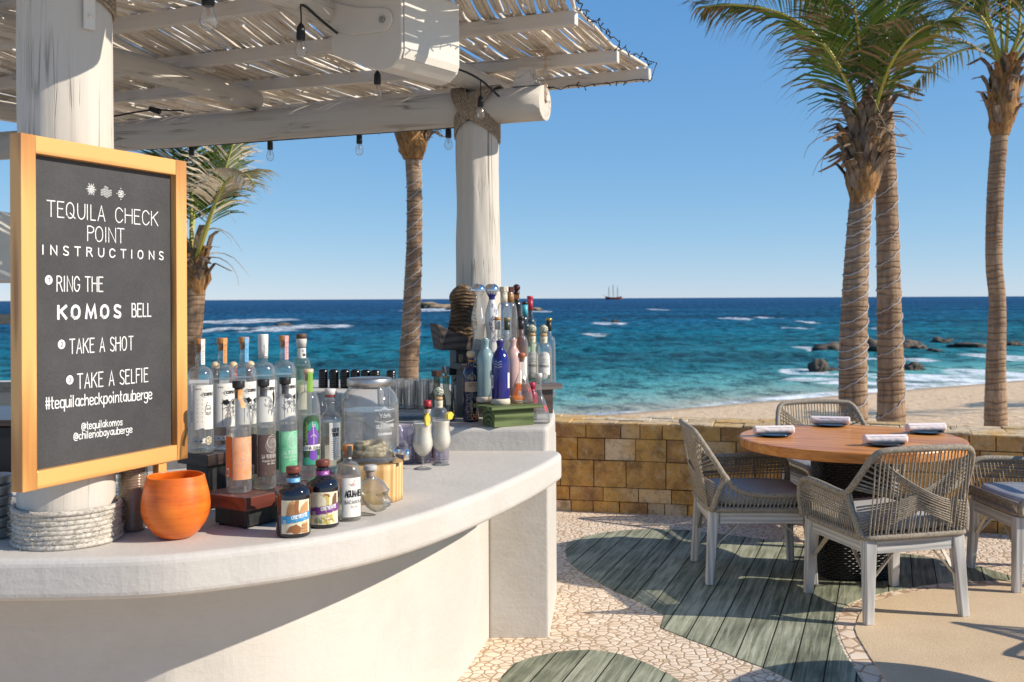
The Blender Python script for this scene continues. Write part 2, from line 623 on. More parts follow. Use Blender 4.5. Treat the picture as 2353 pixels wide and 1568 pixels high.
# ---------------------------------------------------------------- lettering
GL = {
    'A': '6|00 39 60;13 53', 'B': '5|00 09 39 48 46 35 05;35 54 51 40 00', 'C': '6|~67 49 29 07 02 20 40 62', 'D': '6|00 09 39 67 62 30 00',
    'E': '5|50 00 09 59;05 45', 'F': '5|00 09 59;05 45', 'G': '6|~67 49 29 07 02 20 40 62 64;64 44', 'H': '6|00 09;60 69;05 65', 'I': '1|00 09',
    'J': '4|~49 42 30 10 01', 'K': '6|00 09;69 04;25 60', 'L': '4|09 00 40', 'M': '8|00 19 41 79 80', 'N': '6|00 09 60 69', 'O': '7|~20 02 07 29 49 67 62 40 20 02',
    'P': '5|00 09 39 58 56 35 05', 'Q': '7|~20 02 07 29 49 67 62 40 20 02;33 70', 'R': '6|00 09 39 58 56 35 05;35 60', 'S': '5|~58 39 19 07 15 34 53 51 40 20 01',
    'T': '6|30 39;09 69', 'U': '6|~09 02 20 40 62 69', 'V': '6|09 30 69', 'W': '8|09 20 46 60 89', 'X': '6|00 69;09 60', 'Y': '6|09 35 69;35 30', 'Z': '6|09 69 00 60',
    '0': '5|~20 02 07 29 39 57 52 30 20 02', '1': '2|07 29 20', '2': '5|~07 19 39 57 54 00 50', '3': '5|~08 29 48 46 25 44 42 30 10 01', '4': '5|40 49 03 53',
    '5': '5|59 09 05 35 53 51 30 00', '6': '5|49 03 01 20 40 52 43 04', '8': '5|~25 07 19 39 57 25 02 10 40 52 25', '9': '5|50 58 39 19 07 15 56',
    '.': '1|00 01', '-': '3|04 34', '%': '6|00 69;07 18;52 61', '/': '4|00 49', "'": '1|07 09',
    '#': '5|13 1b;43 4b;06 56;09 59'.replace('b', 'c'), '@': '8|~68 39 26 44 65 69;~69 64 85 89 5b 2b 09 04 22 62',
    'a': '5|~59 19 05 14 33 55;59 53', 'b': '5|0c 03;~08 29 49 58 54 43 13 04', 'c': '4|~48 29 08 04 13 33 44', 'd': '5|5c 53;~58 39 19 08 04 13 43 54',
    'e': '5|~06 56 58 39 19 08 04 13 43 54', 'f': '3|~3c 1b 13;08 38', 'g': '5|59 52;~52 40 10 01;~58 39 19 08 05 14 44 55', 'h': '5|0c 03;~07 29 49 57 53',
    'i': '1|03 09;0b 0c', 'k': '5|0c 03;49 06;17 53', 'l': '1|0c 03', 'm': '8|03 09;~07 29 39 46 43;~46 69 79 86 83', 'n': '5|03 09;~07 29 49 57 53',
    'o': '5|~23 05 07 29 39 57 55 33 23 05', 'p': '5|00 09;~08 29 49 58 54 43 13 04', 'q': '5|50 59;~58 39 19 08 04 13 43 54', 'r': '3|03 09;~07 28 39',
    's': '4|~48 29 08 16 36 44 33 13 04', 't': '3|1c 14 23 33;09 39', 'u': '5|~09 04 13 33 55;59 53', 'y': '5|09 24;~59 22 00', 'v': '4|09 23 49', 'w': '7|09 23 38 53 79',
    'J_': '1|', ' ': '3|',
}
HX = '0123456789abcdef'


def glyph(ch):
    g = GL.get(ch)
    if g is None:
        g = GL.get(ch.upper(), '3|')
    wd, body = g.split('|')
    low = ch.islower() or ch in '#@'
    out = []
    for pl in body.split(';'):
        if not pl.strip():
            continue
        sm = pl.startswith('~')
        pts = [(HX.index(p[0]), HX.index(p[1]) - (3 if low else 0)) for p in pl.lstrip('~').split()]
        if sm and len(pts) > 3:
            for _ in range(2):
                q = [pts[0]]
                for a, b in zip(pts, pts[1:]):
                    q += [(a[0] * .75 + b[0] * .25, a[1] * .75 + b[1] * .25), (a[0] * .25 + b[0] * .75, a[1] * .25 + b[1] * .75)]
                pts = q + [pts[-1]]
        out.append(pts)
    return int(wd), out


def text_strokes(s, x0, x1, y, h, gap=2.2, sy=None):
    """polylines for s filling x0..x1 with cap height h (baseline y)"""
    tot = 0
    gs = []
    for ch in s:
        wd, pl = glyph(ch)
        gs.append((tot, pl))
        tot += wd + gap
    tot -= gap
    k = (x1 - x0) / tot
    out = []
    for off, pls in gs:
        for pl in pls:
            out.append([(x0 + (off + px) * k, y + py * h / 9.0) for px, py in pl])
    return out


def ribbon(mb, polys, th, fmap, mat=0):
    """flat painted strokes; fmap(s, t, lift) -> world point"""
    for k, pl in enumerate(polys):
        n = len(pl)
        if n < 2:
            continue
        L, Rr = [], []
        for i in range(n):
            a = Vector(pl[max(i - 1, 0)])
            b = Vector(pl[i])
            c = Vector(pl[min(i + 1, n - 1)])
            d1 = (b - a)
            d2 = (c - b)
            if d1.length < 1e-9:
                d1 = d2
            if d2.length < 1e-9:
                d2 = d1
            d1.normalize()
            d2.normalize()
            t = d1 + d2
            if t.length < 1e-3:
                t = d1
            t.normalize()
            nn = Vector((-t.y, t.x))
            cs = max(0.45, abs(nn.dot(Vector((-d1.y, d1.x)))))
            e = Vector((0, 0))
            if i == 0:
                e = -d2 * th * 0.4
            elif i == n - 1:
                e = d1 * th * 0.4
            L.append(b + e + nn * th / 2 / cs)
            Rr.append(b + e - nn * th / 2 / cs)
        lift = 0.00012 * (k % 4)
        vs = [fmap(p.x, p.y, lift) for p in L] + [fmap(p.x, p.y, lift) for p in Rr]
        mb.add(vs, [(i, i + 1, n + i + 1, n + i) for i in range(n - 1)], mat)


def circle_pl(cx, cy, r, n=20, a0=0, a1=2 * math.pi, sy=1.0):
    return [(cx + r * math.cos(a0 + (a1 - a0) * i / n), cy + r * sy * math.sin(a0 + (a1 - a0) * i / n)) for i in range(n + 1)]
# ================================================================ the shore
ZS = -2.0                         # sea level
SH0 = Vector((2.7, 32.4))         # a point of the shoreline
SHN = Vector((-0.5526, 0.8334))   # towards the open sea


def shore_d(x, y):
    return (x - SH0.x) * SHN.x + (y - SH0.y) * SHN.y


def sand_z(x, y):
    d = -shore_d(x, y)
    w_ = 0.5 * mnoise.noise((x * 0.13, y * 0.13, 3.1))
    z = ZS + 0.072 * d if d > 0 else ZS + 0.09 * d
    z += (0.10 * w_ + 0.035 * mnoise.noise((x * 0.9, y * 0.9, 1.0)) + 0.02 * mnoise.noise((x * 2.6, y * 2.6, 7.0))) * min(1, max(0, d / 5))
    return min(z, 0.12)


def sand():
    mb = MB()
    xs = [-60 + 120 * (i / 170) for i in range(171)]
    ys = [8.0]
    while ys[-1] < 92:
        ys.append(ys[-1] + 0.14 + 0.012 * (ys[-1] - 8))
    n = len(xs)
    vs = [(x, y, sand_z(x, y)) for y in ys for x in xs]
    fs = [(j * n + i, j * n + i + 1, (j + 1) * n + i + 1, (j + 1) * n + i) for j in range(len(ys) - 1) for i in range(n - 1)]
    mb.add(vs, fs, 0, True)
    m, t, o = new_mat("beach_sand")
    v = coords(t)
    n1 = noise_tex(t, v, 0.7, 5, 0.6)
    n2 = noise_tex(t, v, 3.5, 6, 0.65)
    n3 = noise_tex(t, v, 30, 4, 0.6)
    col = ramp(t, n2, [(0.3, (0.80, 0.53, 0.31)), (0.7, (0.96, 0.71, 0.45))])
    geo = nd(t, "ShaderNodeNewGeometry")
    sep = nd(t, "ShaderNodeSeparateXYZ", i_0=geo.outputs['Position'])
    wet = ramp(t, math2(t, 'ADD', sep.outputs[2], math2(t, 'MULTIPLY', n1, 0.12)), [(0.0, 1.0), (1.0, 0.0)])
    wz = nd(t, "ShaderNodeMapRange", i_0=math2(t, 'ADD', sep.outputs[2], math2(t, 'MULTIPLY', n1, 0.1)), i_1=ZS + 0.02, i_2=ZS + 0.16, i_3=1.0, i_4=0.0)
    col = mixc(t, wz.outputs[0], col, (0.36, 0.25, 0.16))
    p = principled(t, o, Base_Color=col, Roughness=0.9)
    p.inputs['Specular IOR Level'].default_value = 0.05
    h = math2(t, 'ADD', math2(t, 'MULTIPLY', n2, 1.0), math2(t, 'MULTIPLY', n3, 0.15))
    t.links.new(bump(t, h, 0.9, 0.14), p.inputs['Normal'])
    tag(mb.build("beach_sand", m, fix=False), "pale sandy beach sloping to the water behind the stone wall", kind="structure")


sand()

FOAM = [  # u, v, half width, half height in the picture, strength
    (575, 738, 120, 6, 1.0), (700, 752, 120, 7, 1.0), (500, 758, 70, 6, 0.8), (620, 762, 90, 4, 0.7),
    (1400, 743, 55, 3, .9), (1765, 731, 26, 3, .9), (1690, 733, 45, 3, .7), (1845, 741, 22, 3.5, 1.0), (1365, 770, 40, 3, .7), (1830, 755, 40, 3, .8),
    (2015, 755, 30, 4, .9), (1870, 802, 50, 8, 1.0), (1850, 855, 70, 9, 1.0), (1960, 861, 110, 6, .9), (2130, 868, 170, 13, 1.1), (2290, 862, 110, 18, 1.1), (1900, 872, 120, 5, .9),
    (2060, 826, 110, 9, .8), (2300, 820, 80, 14, .8), (1000, 712, 80, 5, .9), (1245, 716, 28, 3, 1.0), (1510, 712, 20, 2.5, .8), (2100, 800, 40, 5, .8), (1985, 880, 130, 4, .9), (2180, 884, 120, 5, 1.0)]


def sea():
    mb = MB()
    rows = 330
    cols = 240
    y0, y1 = 16.0, 900.0
    vs = []
    for j in range(rows + 1):
        y = y0 * (y1 / y0) ** (j / rows)
        for i in range(cols + 1):
            x = (i / cols - 0.5) * 1.5 * y + 0.05 * y
            d = shore_d(x, y)
            a = min(1.0, max(0.05, d / 18))
            q = (x * -0.12 + y * 0.5)
            z = 0.22 * mnoise.noise((x * 0.10 + 3, y * 0.22, 0.3)) + 0.16 * mnoise.noise((x * 0.28, y * 0.55, 4.0)) + 0.09 * mnoise.noise((x * 0.7, y * 1.1, 9.0))
            vs.append((x, y, ZS + a * z))
    n = cols + 1
    fs = [(j * n + i, j * n + i + 1, (j + 1) * n + i + 1, (j + 1) * n + i) for j in range(rows) for i in range(cols)]
    mb.add(vs, fs, 0, True)
    # open water to the horizon, meeting the near sheet edge to edge
    last = vs[rows * n:]
    k = len(mb.v)
    far = [(p[0] / y1 * 48000, 48000.0, ZS) for p in last]
    mb.add(last + far, [(i, i + 1, n + i + 1, n + i) for i in range(n - 1)], 0, True)
    a, b, c, d = vs[0], vs[rows * n], vs[cols], vs[rows * n + cols]
    mb.add([a, b, (-48000 * 0.7, 48000, ZS), (-60000, 48000, ZS), (-60000, 16, ZS)], [(0, 1, 2, 3, 4)], 0, True)
    mb.add([c, d, (48000 * 0.8, 48000, ZS), (60000, 48000, ZS), (60000, 16, ZS)], [(0, 1, 2, 3, 4)], 0, True)
    m, t, o = new_mat("sea_water")
    geo = nd(t, "ShaderNodeNewGeometry")
    pos = geo.outputs['Position']
    dn = nd(t, "ShaderNodeVectorMath", operation='DOT_PRODUCT', i_0=pos, i_1=(SHN.x, SHN.y, 0))
    dd = math2(t, 'SUBTRACT', dn.outputs['Value'], SH0.dot(SHN))

    def mp(s, rot=0.0):
        q = t.nodes.new("ShaderNodeMapping")
        q.inputs['Scale'].default_value = s
        q.inputs['Rotation'].default_value = (0, 0, rot)
        t.links.new(pos, q.inputs[0])
        return q.outputs[0]
    big = noise_tex(t, mp((0.012, 0.03, 1)), 1.0, 4, 0.55)
    mid = noise_tex(t, mp((0.035, 0.10, 1)), 1.0, 5, 0.6)
    ln = math2(t, 'LOGARITHM', math2(t, 'MAXIMUM', math2(t, 'ADD', dd, math2(t, 'MULTIPLY', math2(t, 'SUBTRACT', mid, 0.5), 8.0)), 1.0), 10.0)   # 0 .. 4.6
    f = math2(t, 'MULTIPLY', ln, 0.25)
    col = ramp(t, f, [(0.0, (0.46, 0.48, 0.36)), (0.11, (0.30, 0.47, 0.38)), (0.20, (0.16, 0.46, 0.42)), (0.29, (0.045, 0.36, 0.40)),
                      (0.40, (0.008, 0.33, 0.43)), (0.50, (0.006, 0.19, 0.35)), (0.62, (0.008, 0.095, 0.245)), (1.0, (0.008, 0.072, 0.185))])
    patch = ramp(t, big, [(0.40, 0.0), (0.62, 1.0)])
    patch = math2(t, 'MULTIPLY', patch, ramp(t, f, [(0.22, 0.0), (0.32, 1.0), (0.55, 1.0), (0.75, 0.0)]))
    col = mixc(t, math2(t, 'MULTIPLY', patch, 0.75), col, (0.002, 0.022, 0.055))
    wv = noise_tex(t, mp((0.60, 0.30, 1), 0.12), 1.0, 9, 0.78, 0.4)  # shaded troughs and lit crests of the waves are painted into the colour
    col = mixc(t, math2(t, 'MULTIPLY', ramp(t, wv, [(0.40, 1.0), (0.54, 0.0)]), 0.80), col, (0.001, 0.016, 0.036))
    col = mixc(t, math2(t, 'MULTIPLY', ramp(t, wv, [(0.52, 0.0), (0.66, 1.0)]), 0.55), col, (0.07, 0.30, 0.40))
    # foam
    nf = noise_tex(t, mp((0.55, 0.35, 1)), 1.0, 8, 0.75)
    nf2 = noise_tex(t, mp((0.09, 0.12, 1)), 1.0, 8, 0.7, 0.4)
    tot = None
    for (u, v, hu, hv, s) in FOAM:
        c = G(u, v, ZS)
        rx = hu / FP * c.y
        ry = max(1.2, c.y * c.y * hv / (FP * (HC - ZS)))
        a = nd(t, "ShaderNodeVectorMath", operation='SUBTRACT', i_0=pos, i_1=(c.x, c.y, 0))
        b = nd(t, "ShaderNodeVectorMath", operation='MULTIPLY', i_0=a.outputs[0], i_1=(1 / rx, 1 / ry, 0))
        l = nd(t, "ShaderNodeVectorMath", operation='LENGTH', i_0=b.outputs[0])
        e = math2(t, 'MULTIPLY', math2(t, 'MAXIMUM', math2(t, 'SUBTRACT', 1.0, l.outputs['Value']), 0.0), s)
        tot = e if tot is None else math2(t, 'MAXIMUM', tot, e)
    edge = ramp(t, math2(t, 'MULTIPLY', dd, 0.1), [(0.0, 1.0), (0.05, 0.75), (0.16, 0.0)])
    sepx = nd(t, "ShaderNodeSeparateXYZ", i_0=pos)
    xr = nd(t, "ShaderNodeMapRange", i_0=sepx.outputs[0], i_1=8.0, i_2=17.0, i_3=0.25, i_4=1.0)
    edge = math2(t, 'MULTIPLY', edge, xr.outputs[0])
    tot = math2(t, 'MAXIMUM', tot, math2(t, 'MULTIPLY', edge, 0.8))
    fm = math2(t, 'ADD', math2(t, 'MULTIPLY', tot, 1.3), math2(t, 'MULTIPLY', nf2, 0.9))
    fm = math2(t, 'MULTIPLY', ramp(t, fm, [(0.60, 0.0), (0.78, 1.0)]), ramp(t, nf, [(0.40, 0.05), (0.56, 1.0)]))
    cap = math2(t, 'MULTIPLY', ramp(t, nf2, [(0.69, 0.0), (0.74, 1.0)]), ramp(t, f, [(0.2, 0.0), (0.34, 0.8), (0.56, 0.8), (0.7, 0.0)]))
    fm = math2(t, 'MAXIMUM', fm, cap)
    col = mixc(t, fm, col, (0.86, 0.88, 0.88))
    w1 = noise_tex(t, mp((0.55, 0.30, 1), 0.25), 1.0, 8, 0.72, 0.3)
    w2 = noise_tex(t, mp((0.10, 0.16, 1), -0.1), 1.0, 6, 0.65, 0.3)
    h = math2(t, 'ADD', math2(t, 'MULTIPLY', w1, 1.3), math2(t, 'MULTIPLY', w2, 2.6))
    amp = nd(t, "ShaderNodeMapRange", i_0=dd, i_1=0.0, i_2=20.0, i_3=0.12, i_4=1.0)
    b = bump(t, math2(t, 'MULTIPLY', h, amp.outputs[0]), 1.0, 1.0)
    # a wind-roughened surface mirrors far less of the sky than still water
    df = nd(t, "ShaderNodeBsdfDiffuse", i_Color=col, i_Normal=b)
    gl = nd(t, "ShaderNodeBsdfGlossy", i_Roughness=0.16, i_Normal=b)
    lw = nd(t, "ShaderNodeLayerWeight", i_Blend=0.5, i_Normal=b)
    fac = math2(t, 'ADD', 0.02, math2(t, 'MULTIPLY', math2(t, 'POWER', lw.outputs['Facing'], 3.0), 0.20))
    fac = math2(t, 'MULTIPLY', fac, math2(t, 'SUBTRACT', 1.0, fm))
    mx = nd(t, "ShaderNodeMixShader", i_0=fac, i_1=df.outputs[0], i_2=gl.outputs[0])
    t.links.new(mx.outputs[0], o.inputs[0])
    tag(mb.build("sea_water", m, fix=False), "choppy blue and turquoise sea reaching the horizon", kind="structure")


sea()


def rock(u, v, wpx, hpx, label, sd, sharp=1.0, tone=(0.30, 0.22, 0.14)):
    c = G(u, v, ZS)
    wx = wpx / FP * c.y
    hz = hpx / FP * c.y * 0.82
    bm = bmesh.new()
    bmesh.ops.create_icosphere(bm, subdivisions=4, radius=1.0)
    for q in bm.verts:
        p = q.co.copy()
        k = 1 + 0.55 * mnoise.noise(p * 1.1 + Vector((sd, sd * 2, 0))) + 0.28 * mnoise.noise(p * 2.7 + Vector((sd, 0, 5))) + 0.16 * mnoise.noise(p * 6 + Vector((0, sd, 5))) + 0.08 * mnoise.noise(p * 14 + Vector((sd, 3, 5)))
        z = max(-0.3, p.z * k)
        q.co = Vector((p.x * k * wx / 2, p.y * k * wx / 2.4, (z ** sharp if z > 0 else z) * hz))
    me = bpy.data.meshes.new("sea_rock")
    bm.to_mesh(me)
    bm.free()
    me.materials.append(ROCK)
    o = bpy.data.objects.new("sea_rock", me)
    COL.objects.link(o)
    o.location = (c.x, c.y, ZS)
    for p in me.polygons:
        p.use_smooth = True
    tag(o, label, "rock", "rocks in the shallow water")


def rock_mat():
    m, t, o = new_mat("wet_rock")
    v = coords(t)
    n1 = noise_tex(t, v, 0.7, 7, 0.65)
    n2 = noise_tex(t, v, 3.0, 6, 0.7)
    geo = nd(t, "ShaderNodeNewGeometry")
    sep = nd(t, "ShaderNodeSeparateXYZ", i_0=geo.outputs['Position'])
    wet = nd(t, "ShaderNodeMapRange", i_0=math2(t, 'ADD', sep.outputs[2], math2(t, 'MULTIPLY', n1, 1.6)), i_1=ZS + 0.9, i_2=ZS + 1.9, i_3=0.0, i_4=1.0)
    dry = ramp(t, n1, [(0.35, (0.22, 0.14, 0.08)), (0.65, (0.46, 0.33, 0.19))])
    col = mixc(t, wet.outputs[0], (0.045, 0.038, 0.03), dry)
    p = principled(t, o, Base_Color=col, Roughness=0.7)
    t.links.new(bump(t, n2, 0.9, 0.25), p.inputs['Normal'])
    return m


ROCK = rock_mat()
rock(1912, 809, 92, 24, "dark rocky ledge breaking the surface left of the palm pair", 1)
rock(1998, 807, 82, 30, "tall tan boulder in the water between the two palm trunks", 2)
rock(2044, 808, 56, 28, "dark boulder just behind the right trunk of the palm pair", 9)
rock(2098, 803, 84, 22, "low brown boulder right of the palm pair", 3)
rock(2163, 786, 46, 13, "small rounded tan rock farthest out to the right of the pair", 4)
rock(2222, 797, 74, 13, "flat black reef rock left of the far right palm", 5)
rock(1883, 854, 44, 27, "pointed dark rock standing in foam near the shore", 6, 1.7)
rock(1912, 853, 40, 10, "low flat rock at the foot of the pointed rock", 16)
rock(2096, 850, 50, 20, "flat mossy rock close to the beach beside the right trunk", 7)
rock(2325, 795, 50, 12, "black rock at the far right edge of the water", 8)
rock(2145, 808, 34, 8, "thin dark rock awash left of the flat black reef", 18)
rock(1000, 709, 80, 15, "tan rocky islet far out behind the bar post", 10)
rock(1050, 712, 50, 9, "low end of the rocky islet behind the round post", 11)
rock(1222, 714, 45, 7, "low tan reef right of the bar post and bottles", 12)
rock(655, 750, 42, 8, "brown reef rock among the breakers above the bottles", 13)
rock(1415, 741, 20, 7, "small brown rock below the distant ship", 14)
rock(1392, 737, 10, 4, "tiny brown rock left of the rock below the ship", 15)


def ship():
    Y = 2600.0
    c = D(1410, 691, Y)
    s = Y / FP
    t = thing("tall_ship", "dark three masted sailing ship on the far horizon", "ship", (c.x, Y, ZS))
    hull = flat("ship_hull", (0.16, 0.03, 0.02))
    rig = flat("ship_rigging", (0.05, 0.03, 0.03))
    mb = MB()
    L, H = 38 * s, 6.5 * s
    sec = []
    for i in range(9):
        f = i / 8
        x = (f - 0.5) * L
        wd = 4.2 * s * (1 - (2 * f - 1) ** 4 * 0.8)
        top = H * (0.75 + 0.45 * (2 * f - 1) ** 2)
        sec.append([(c.x + x, Y - wd, ZS - 1), (c.x + x, Y - wd * 1.1, ZS + top), (c.x + x, Y + wd * 1.1, ZS + top), (c.x + x, Y + wd, ZS - 1)])
    vs = [p for q in sec for p in q]
    fs = [(i * 4 + j, i * 4 + (j + 1) % 4, i * 4 + 4 + (j + 1) % 4, i * 4 + 4 + j) for i in range(8) for j in range(4)]
    mb.add(vs, fs + [(3, 2, 1, 0), (32, 33, 34, 35)])
    mb.build("hull", hull, t)
    for k, (px, hh) in enumerate(((-11, 31), (-1, 36), (9, 32))):
        mb = MB()
        x = c.x + px * s
        mb.tube([(x, Y, ZS + H * 0.5), (x, Y, ZS + hh * s)], [0.75 * s, 0.3 * s], 6)
        for q in (0.45, 0.65, 0.82):
            z = ZS + hh * s * q
            mb.tube([(x - 1.2 * s, Y - 3 * s, z), (x + 1.2 * s, Y + 3 * s, z)], 0.35 * s, 5)
        for sx in (-1, 1):
            mb.tube([(x + sx * 4 * s, Y, ZS + H), (x, Y, ZS + hh * s * 0.9)], 0.12 * s, 4)
        mb.build("mast", rig, t)
    mb = MB()
    mb.tube([(c.x - 18 * s, Y, ZS + H), (c.x - 25 * s, Y, ZS + H * 1.7)], 0.3 * s, 5)
    mb.build("bowsprit", rig, t)


ship()


# ================================================================ patio
def C3(x, y):
    """a floor point read off the enlarged lower right part of the photo"""
    return G((1100 + x / 1.612) * 0.9191, (1250 + y / 1.612) * 0.9191, 0.0)


def chaikin(p, n=2, closed=True):
    for _ in range(n):
        q = []
        m = len(p)
        for i in range(m if closed else m - 1):
            a, b = Vector(p[i]), Vector(p[(i + 1) % m])
            q += [a * .75 + b * .25, a * .25 + b * .75]
        p = q if closed else [Vector(p[0])] + q + [Vector(p[-1])]
    return p


def mosaic_mat(name, scale, c1, c2, grout):
    m, t, o = new_mat(name)
    v = coords(t)
    wob = nd(t, "ShaderNodeVectorMath", operation='ADD', i_0=v)
    nz = nd(t, "ShaderNodeTexNoise")
    nz.inputs['Scale'].default_value = scale * 0.6
    t.links.new(v, nz.inputs['Vector'])
    mm = nd(t, "ShaderNodeVectorMath", operation='SCALE', i_0=nz.outputs['Color'])
    mm.inputs['Scale'].default_value = 0.35 / scale
    t.links.new(mm.outputs[0], wob.inputs[1])
    e = nd(t, "ShaderNodeTexVoronoi", feature='DISTANCE_TO_EDGE', i_Scale=scale, i_Vector=wob.outputs[0])
    f = nd(t, "ShaderNodeTexVoronoi", feature='F1', i_Scale=scale, i_Vector=wob.outputs[0])
    big = noise_tex(t, v, 1.3, 5, 0.6)
    fine = noise_tex(t, v, 120, 4, 0.6)
    joint = ramp(t, e.outputs['Distance'], [(0.035, 0.0), (0.085, 1.0)])
    sep = nd(t, "ShaderNodeSeparateColor", i_0=f.outputs['Color'])
    tone = math2(t, 'ADD', math2(t, 'MULTIPLY', sep.outputs[0], 0.55), math2(t, 'MULTIPLY', fine, 0.45))
    tile = ramp(t, tone, [(0.2, c1), (0.8, c2)])
    tile = mixc(t, ramp(t, big, [(0.45, 0.0), (0.75, 0.35)]), tile, (c1[0] * .7, c1[1] * .66, c1[2] * .6))
    col = mixc(t, joint, grout, tile)
    p = principled(t, o, Base_Color=col, Roughness=0.75)
    p.inputs['Specular IOR Level'].default_value = 0.1
    h = math2(t, 'ADD', ramp(t, e.outputs['Distance'], [(0.02, 0.0), (0.14, 1.0)]), math2(t, 'MULTIPLY', fine, 0.15))
    t.links.new(bump(t, h, 0.55, 0.006), p.inputs['Normal'])
    return m


MOS = mosaic_mat("pebble_mosaic", 22.0, (0.76, 0.60, 0.44), (0.88, 0.74, 0.58), (0.46, 0.32, 0.20))
MOSB = mosaic_mat("border_mosaic", 11.0, (0.74, 0.56, 0.40), (0.86, 0.70, 0.54), (0.44, 0.30, 0.18))
mb = MB()
mb.prism([(-9, -6), (12, -6), (12, 8.02), (-9, 8.42)], -0.4, 0.0)
tag(mb.build("patio_floor", MOS), "pale pebble mosaic patio floor", kind="structure")


def plank_mat():
    m, t, o = new_mat("weathered_planks")
    v = coords(t, (1, 1, 1), 'Object', (0, 0, R(19.6)))
    sep = nd(t, "ShaderNodeSeparateXYZ", i_0=v)
    k = math2(t, 'DIVIDE', sep.outputs[0], 0.128)
    fr = math2(t, 'FRACT', math2(t, 'ADD', k, 100.0))
    idn = math2(t, 'FLOOR', math2(t, 'ADD', k, 100.0))
    wn_ = nd(t, "ShaderNodeTexWhiteNoise", noise_dimensions='1D', i_W=idn)
    gap = ramp(t, math2(t, 'ABSOLUTE', math2(t, 'SUBTRACT', fr, 0.5)), [(0.468, 0.0), (0.485, 1.0)])
    vs = rescale(t, v, (46, 2.4, 46))
    # grain differs from plank to plank
    ofs = nd(t, "ShaderNodeCombineXYZ", i_2=math2(t, 'MULTIPLY', idn, 7.3))
    va = nd(t, "ShaderNodeVectorMath", operation='ADD', i_0=vs, i_1=ofs.outputs[0])
    g = noise_tex(t, va.outputs[0], 1.0, 6, 0.65, 0.5)
    big = noise_tex(t, coords(t), 2.6, 5, 0.6)
    f = math2(t, 'ADD', math2(t, 'MULTIPLY', g, 0.66), math2(t, 'ADD', math2(t, 'MULTIPLY', big, 0.34), math2(t, 'MULTIPLY', wn_.outputs[0], 0.12)))
    col = ramp(t, f, [(0.38, (0.085, 0.090, 0.062)), (0.52, (0.215, 0.225, 0.155)), (0.70, (0.46, 0.465, 0.34))])
    col = mixc(t, gap, col, (0.02, 0.02, 0.016))
    p = principled(t, o, Base_Color=col, Roughness=0.7)
    p.inputs['Specular IOR Level'].default_value = 0.12
    h = math2(t, 'SUBTRACT', math2(t, 'MULTIPLY', g, 0.4), gap)
    t.links.new(bump(t, h, 0.8, 0.008), p.inputs['Normal'])
    return m


PLANK = plank_mat()
EDGE1 = [(505, 205), (512, 178), (545, 160), (650, 135), (750, 124), (850, 118), (1000, 124), (1200, 148), (1450, 180), (1700, 205), (1900, 222), (2150, 262), (2310, 312), (2330, 318), (2310, 326)]
EDGE2 = [(2100, 328), (1950, 345), (1800, 372), (1700, 398), (1640, 425), (1598, 460), (1588, 505), (1602, 560), (1630, 620), (1668, 680), (1705, 740), (1760, 830), (1820, 950)]
EDGE3 = [(1700, 1000), (1560, 800), (1440, 742), (1330, 688), (1200, 640), (1120, 606), (1000, 562), (890, 517), (905, 468), (840, 432), (780, 402), (700, 368), (620, 325), (560, 288), (522, 255), (508, 228)]
leaf = [C3(*p).xy for p in EDGE1 + EDGE2 + EDGE3]
mb = MB()
mb.prism(list(leaf), -0.02, 0.004)
tag(mb.build("deck_planks", PLANK), "leaf shaped inlay of weathered green grey planks under the dining table", kind="structure")
leaf2 = [C3(*p).xy for p in [(235, 745), (255, 710), (300, 662), (370, 638), (450, 620), (525, 610), (600, 608), (660, 613), (720, 624), (790, 645), (850, 668), (910, 700), (970, 735), (1060, 800), (1150, 890), (1150, 1000), (900, 1150), (500, 1100), (250, 850)]]
mb = MB()
mb.prism(list(leaf2), -0.02, 0.004)
tag(mb.build("deck_planks", PLANK), "second plank inlay cut by the lower edge of the view", kind="structure")
AGG = [(1672, 522), (1690, 470), (1712, 440), (1760, 412), (1850, 386), (1950, 368), (2100, 350), (2250, 338), (2400, 332), (2800, 330), (3400, 420), (3400, 1400), (1960, 1200), (1880, 900), (1805, 745), (1770, 690), (1735, 640), (1705, 590), (1682, 552)]
# a smooth band of larger stones lies between the planks and the fine gravel
band = [C3(*p).xy for p in [(1600, 505), (1612, 465), (1655, 428), (1710, 402), (1810, 376), (1955, 349), (2105, 331), (2330, 322), (2800, 300), (3500, 380), (3500, 1450), (1900, 1300), (1835, 950), (1772, 830), (1718, 740), (1682, 680), (1644, 620), (1616, 560)]]
mb = MB()
mb.prism(list(band), -0.02, 0.002)
tag(mb.build("mosaic_border", MOSB), "band of larger stones between planks and gravel", kind="structure")
m, t, o = new_mat("fine_gravel")
v = coords(t)
n1 = noise_tex(t, v, 260, 3, 0.7)
n2 = noise_tex(t, v, 1.6, 5, 0.6)
n3 = noise_tex(t, v, 90, 4, 0.7)
col = ramp(t, n1, [(0.30, (0.46, 0.32, 0.18)), (0.5, (0.70, 0.53, 0.34)), (0.68, (0.85, 0.70, 0.50))])
col = mixc(t, ramp(t, n2, [(0.4, 0.0), (0.7, 0.3)]), col, (0.36, 0.25, 0.15))
p = principled(t, o, Base_Color=col, Roughness=0.8)
p.inputs['Specular IOR Level'].default_value = 0.08
t.links.new(bump(t, n3, 0.6, 0.004), p.inputs['Normal'])
mb = MB()
mb.prism([C3(*p).xy for p in AGG], -0.02, 0.007)
tag(mb.build("gravel_path", m), "fine sand coloured gravel surface right of the planks", kind="structure")


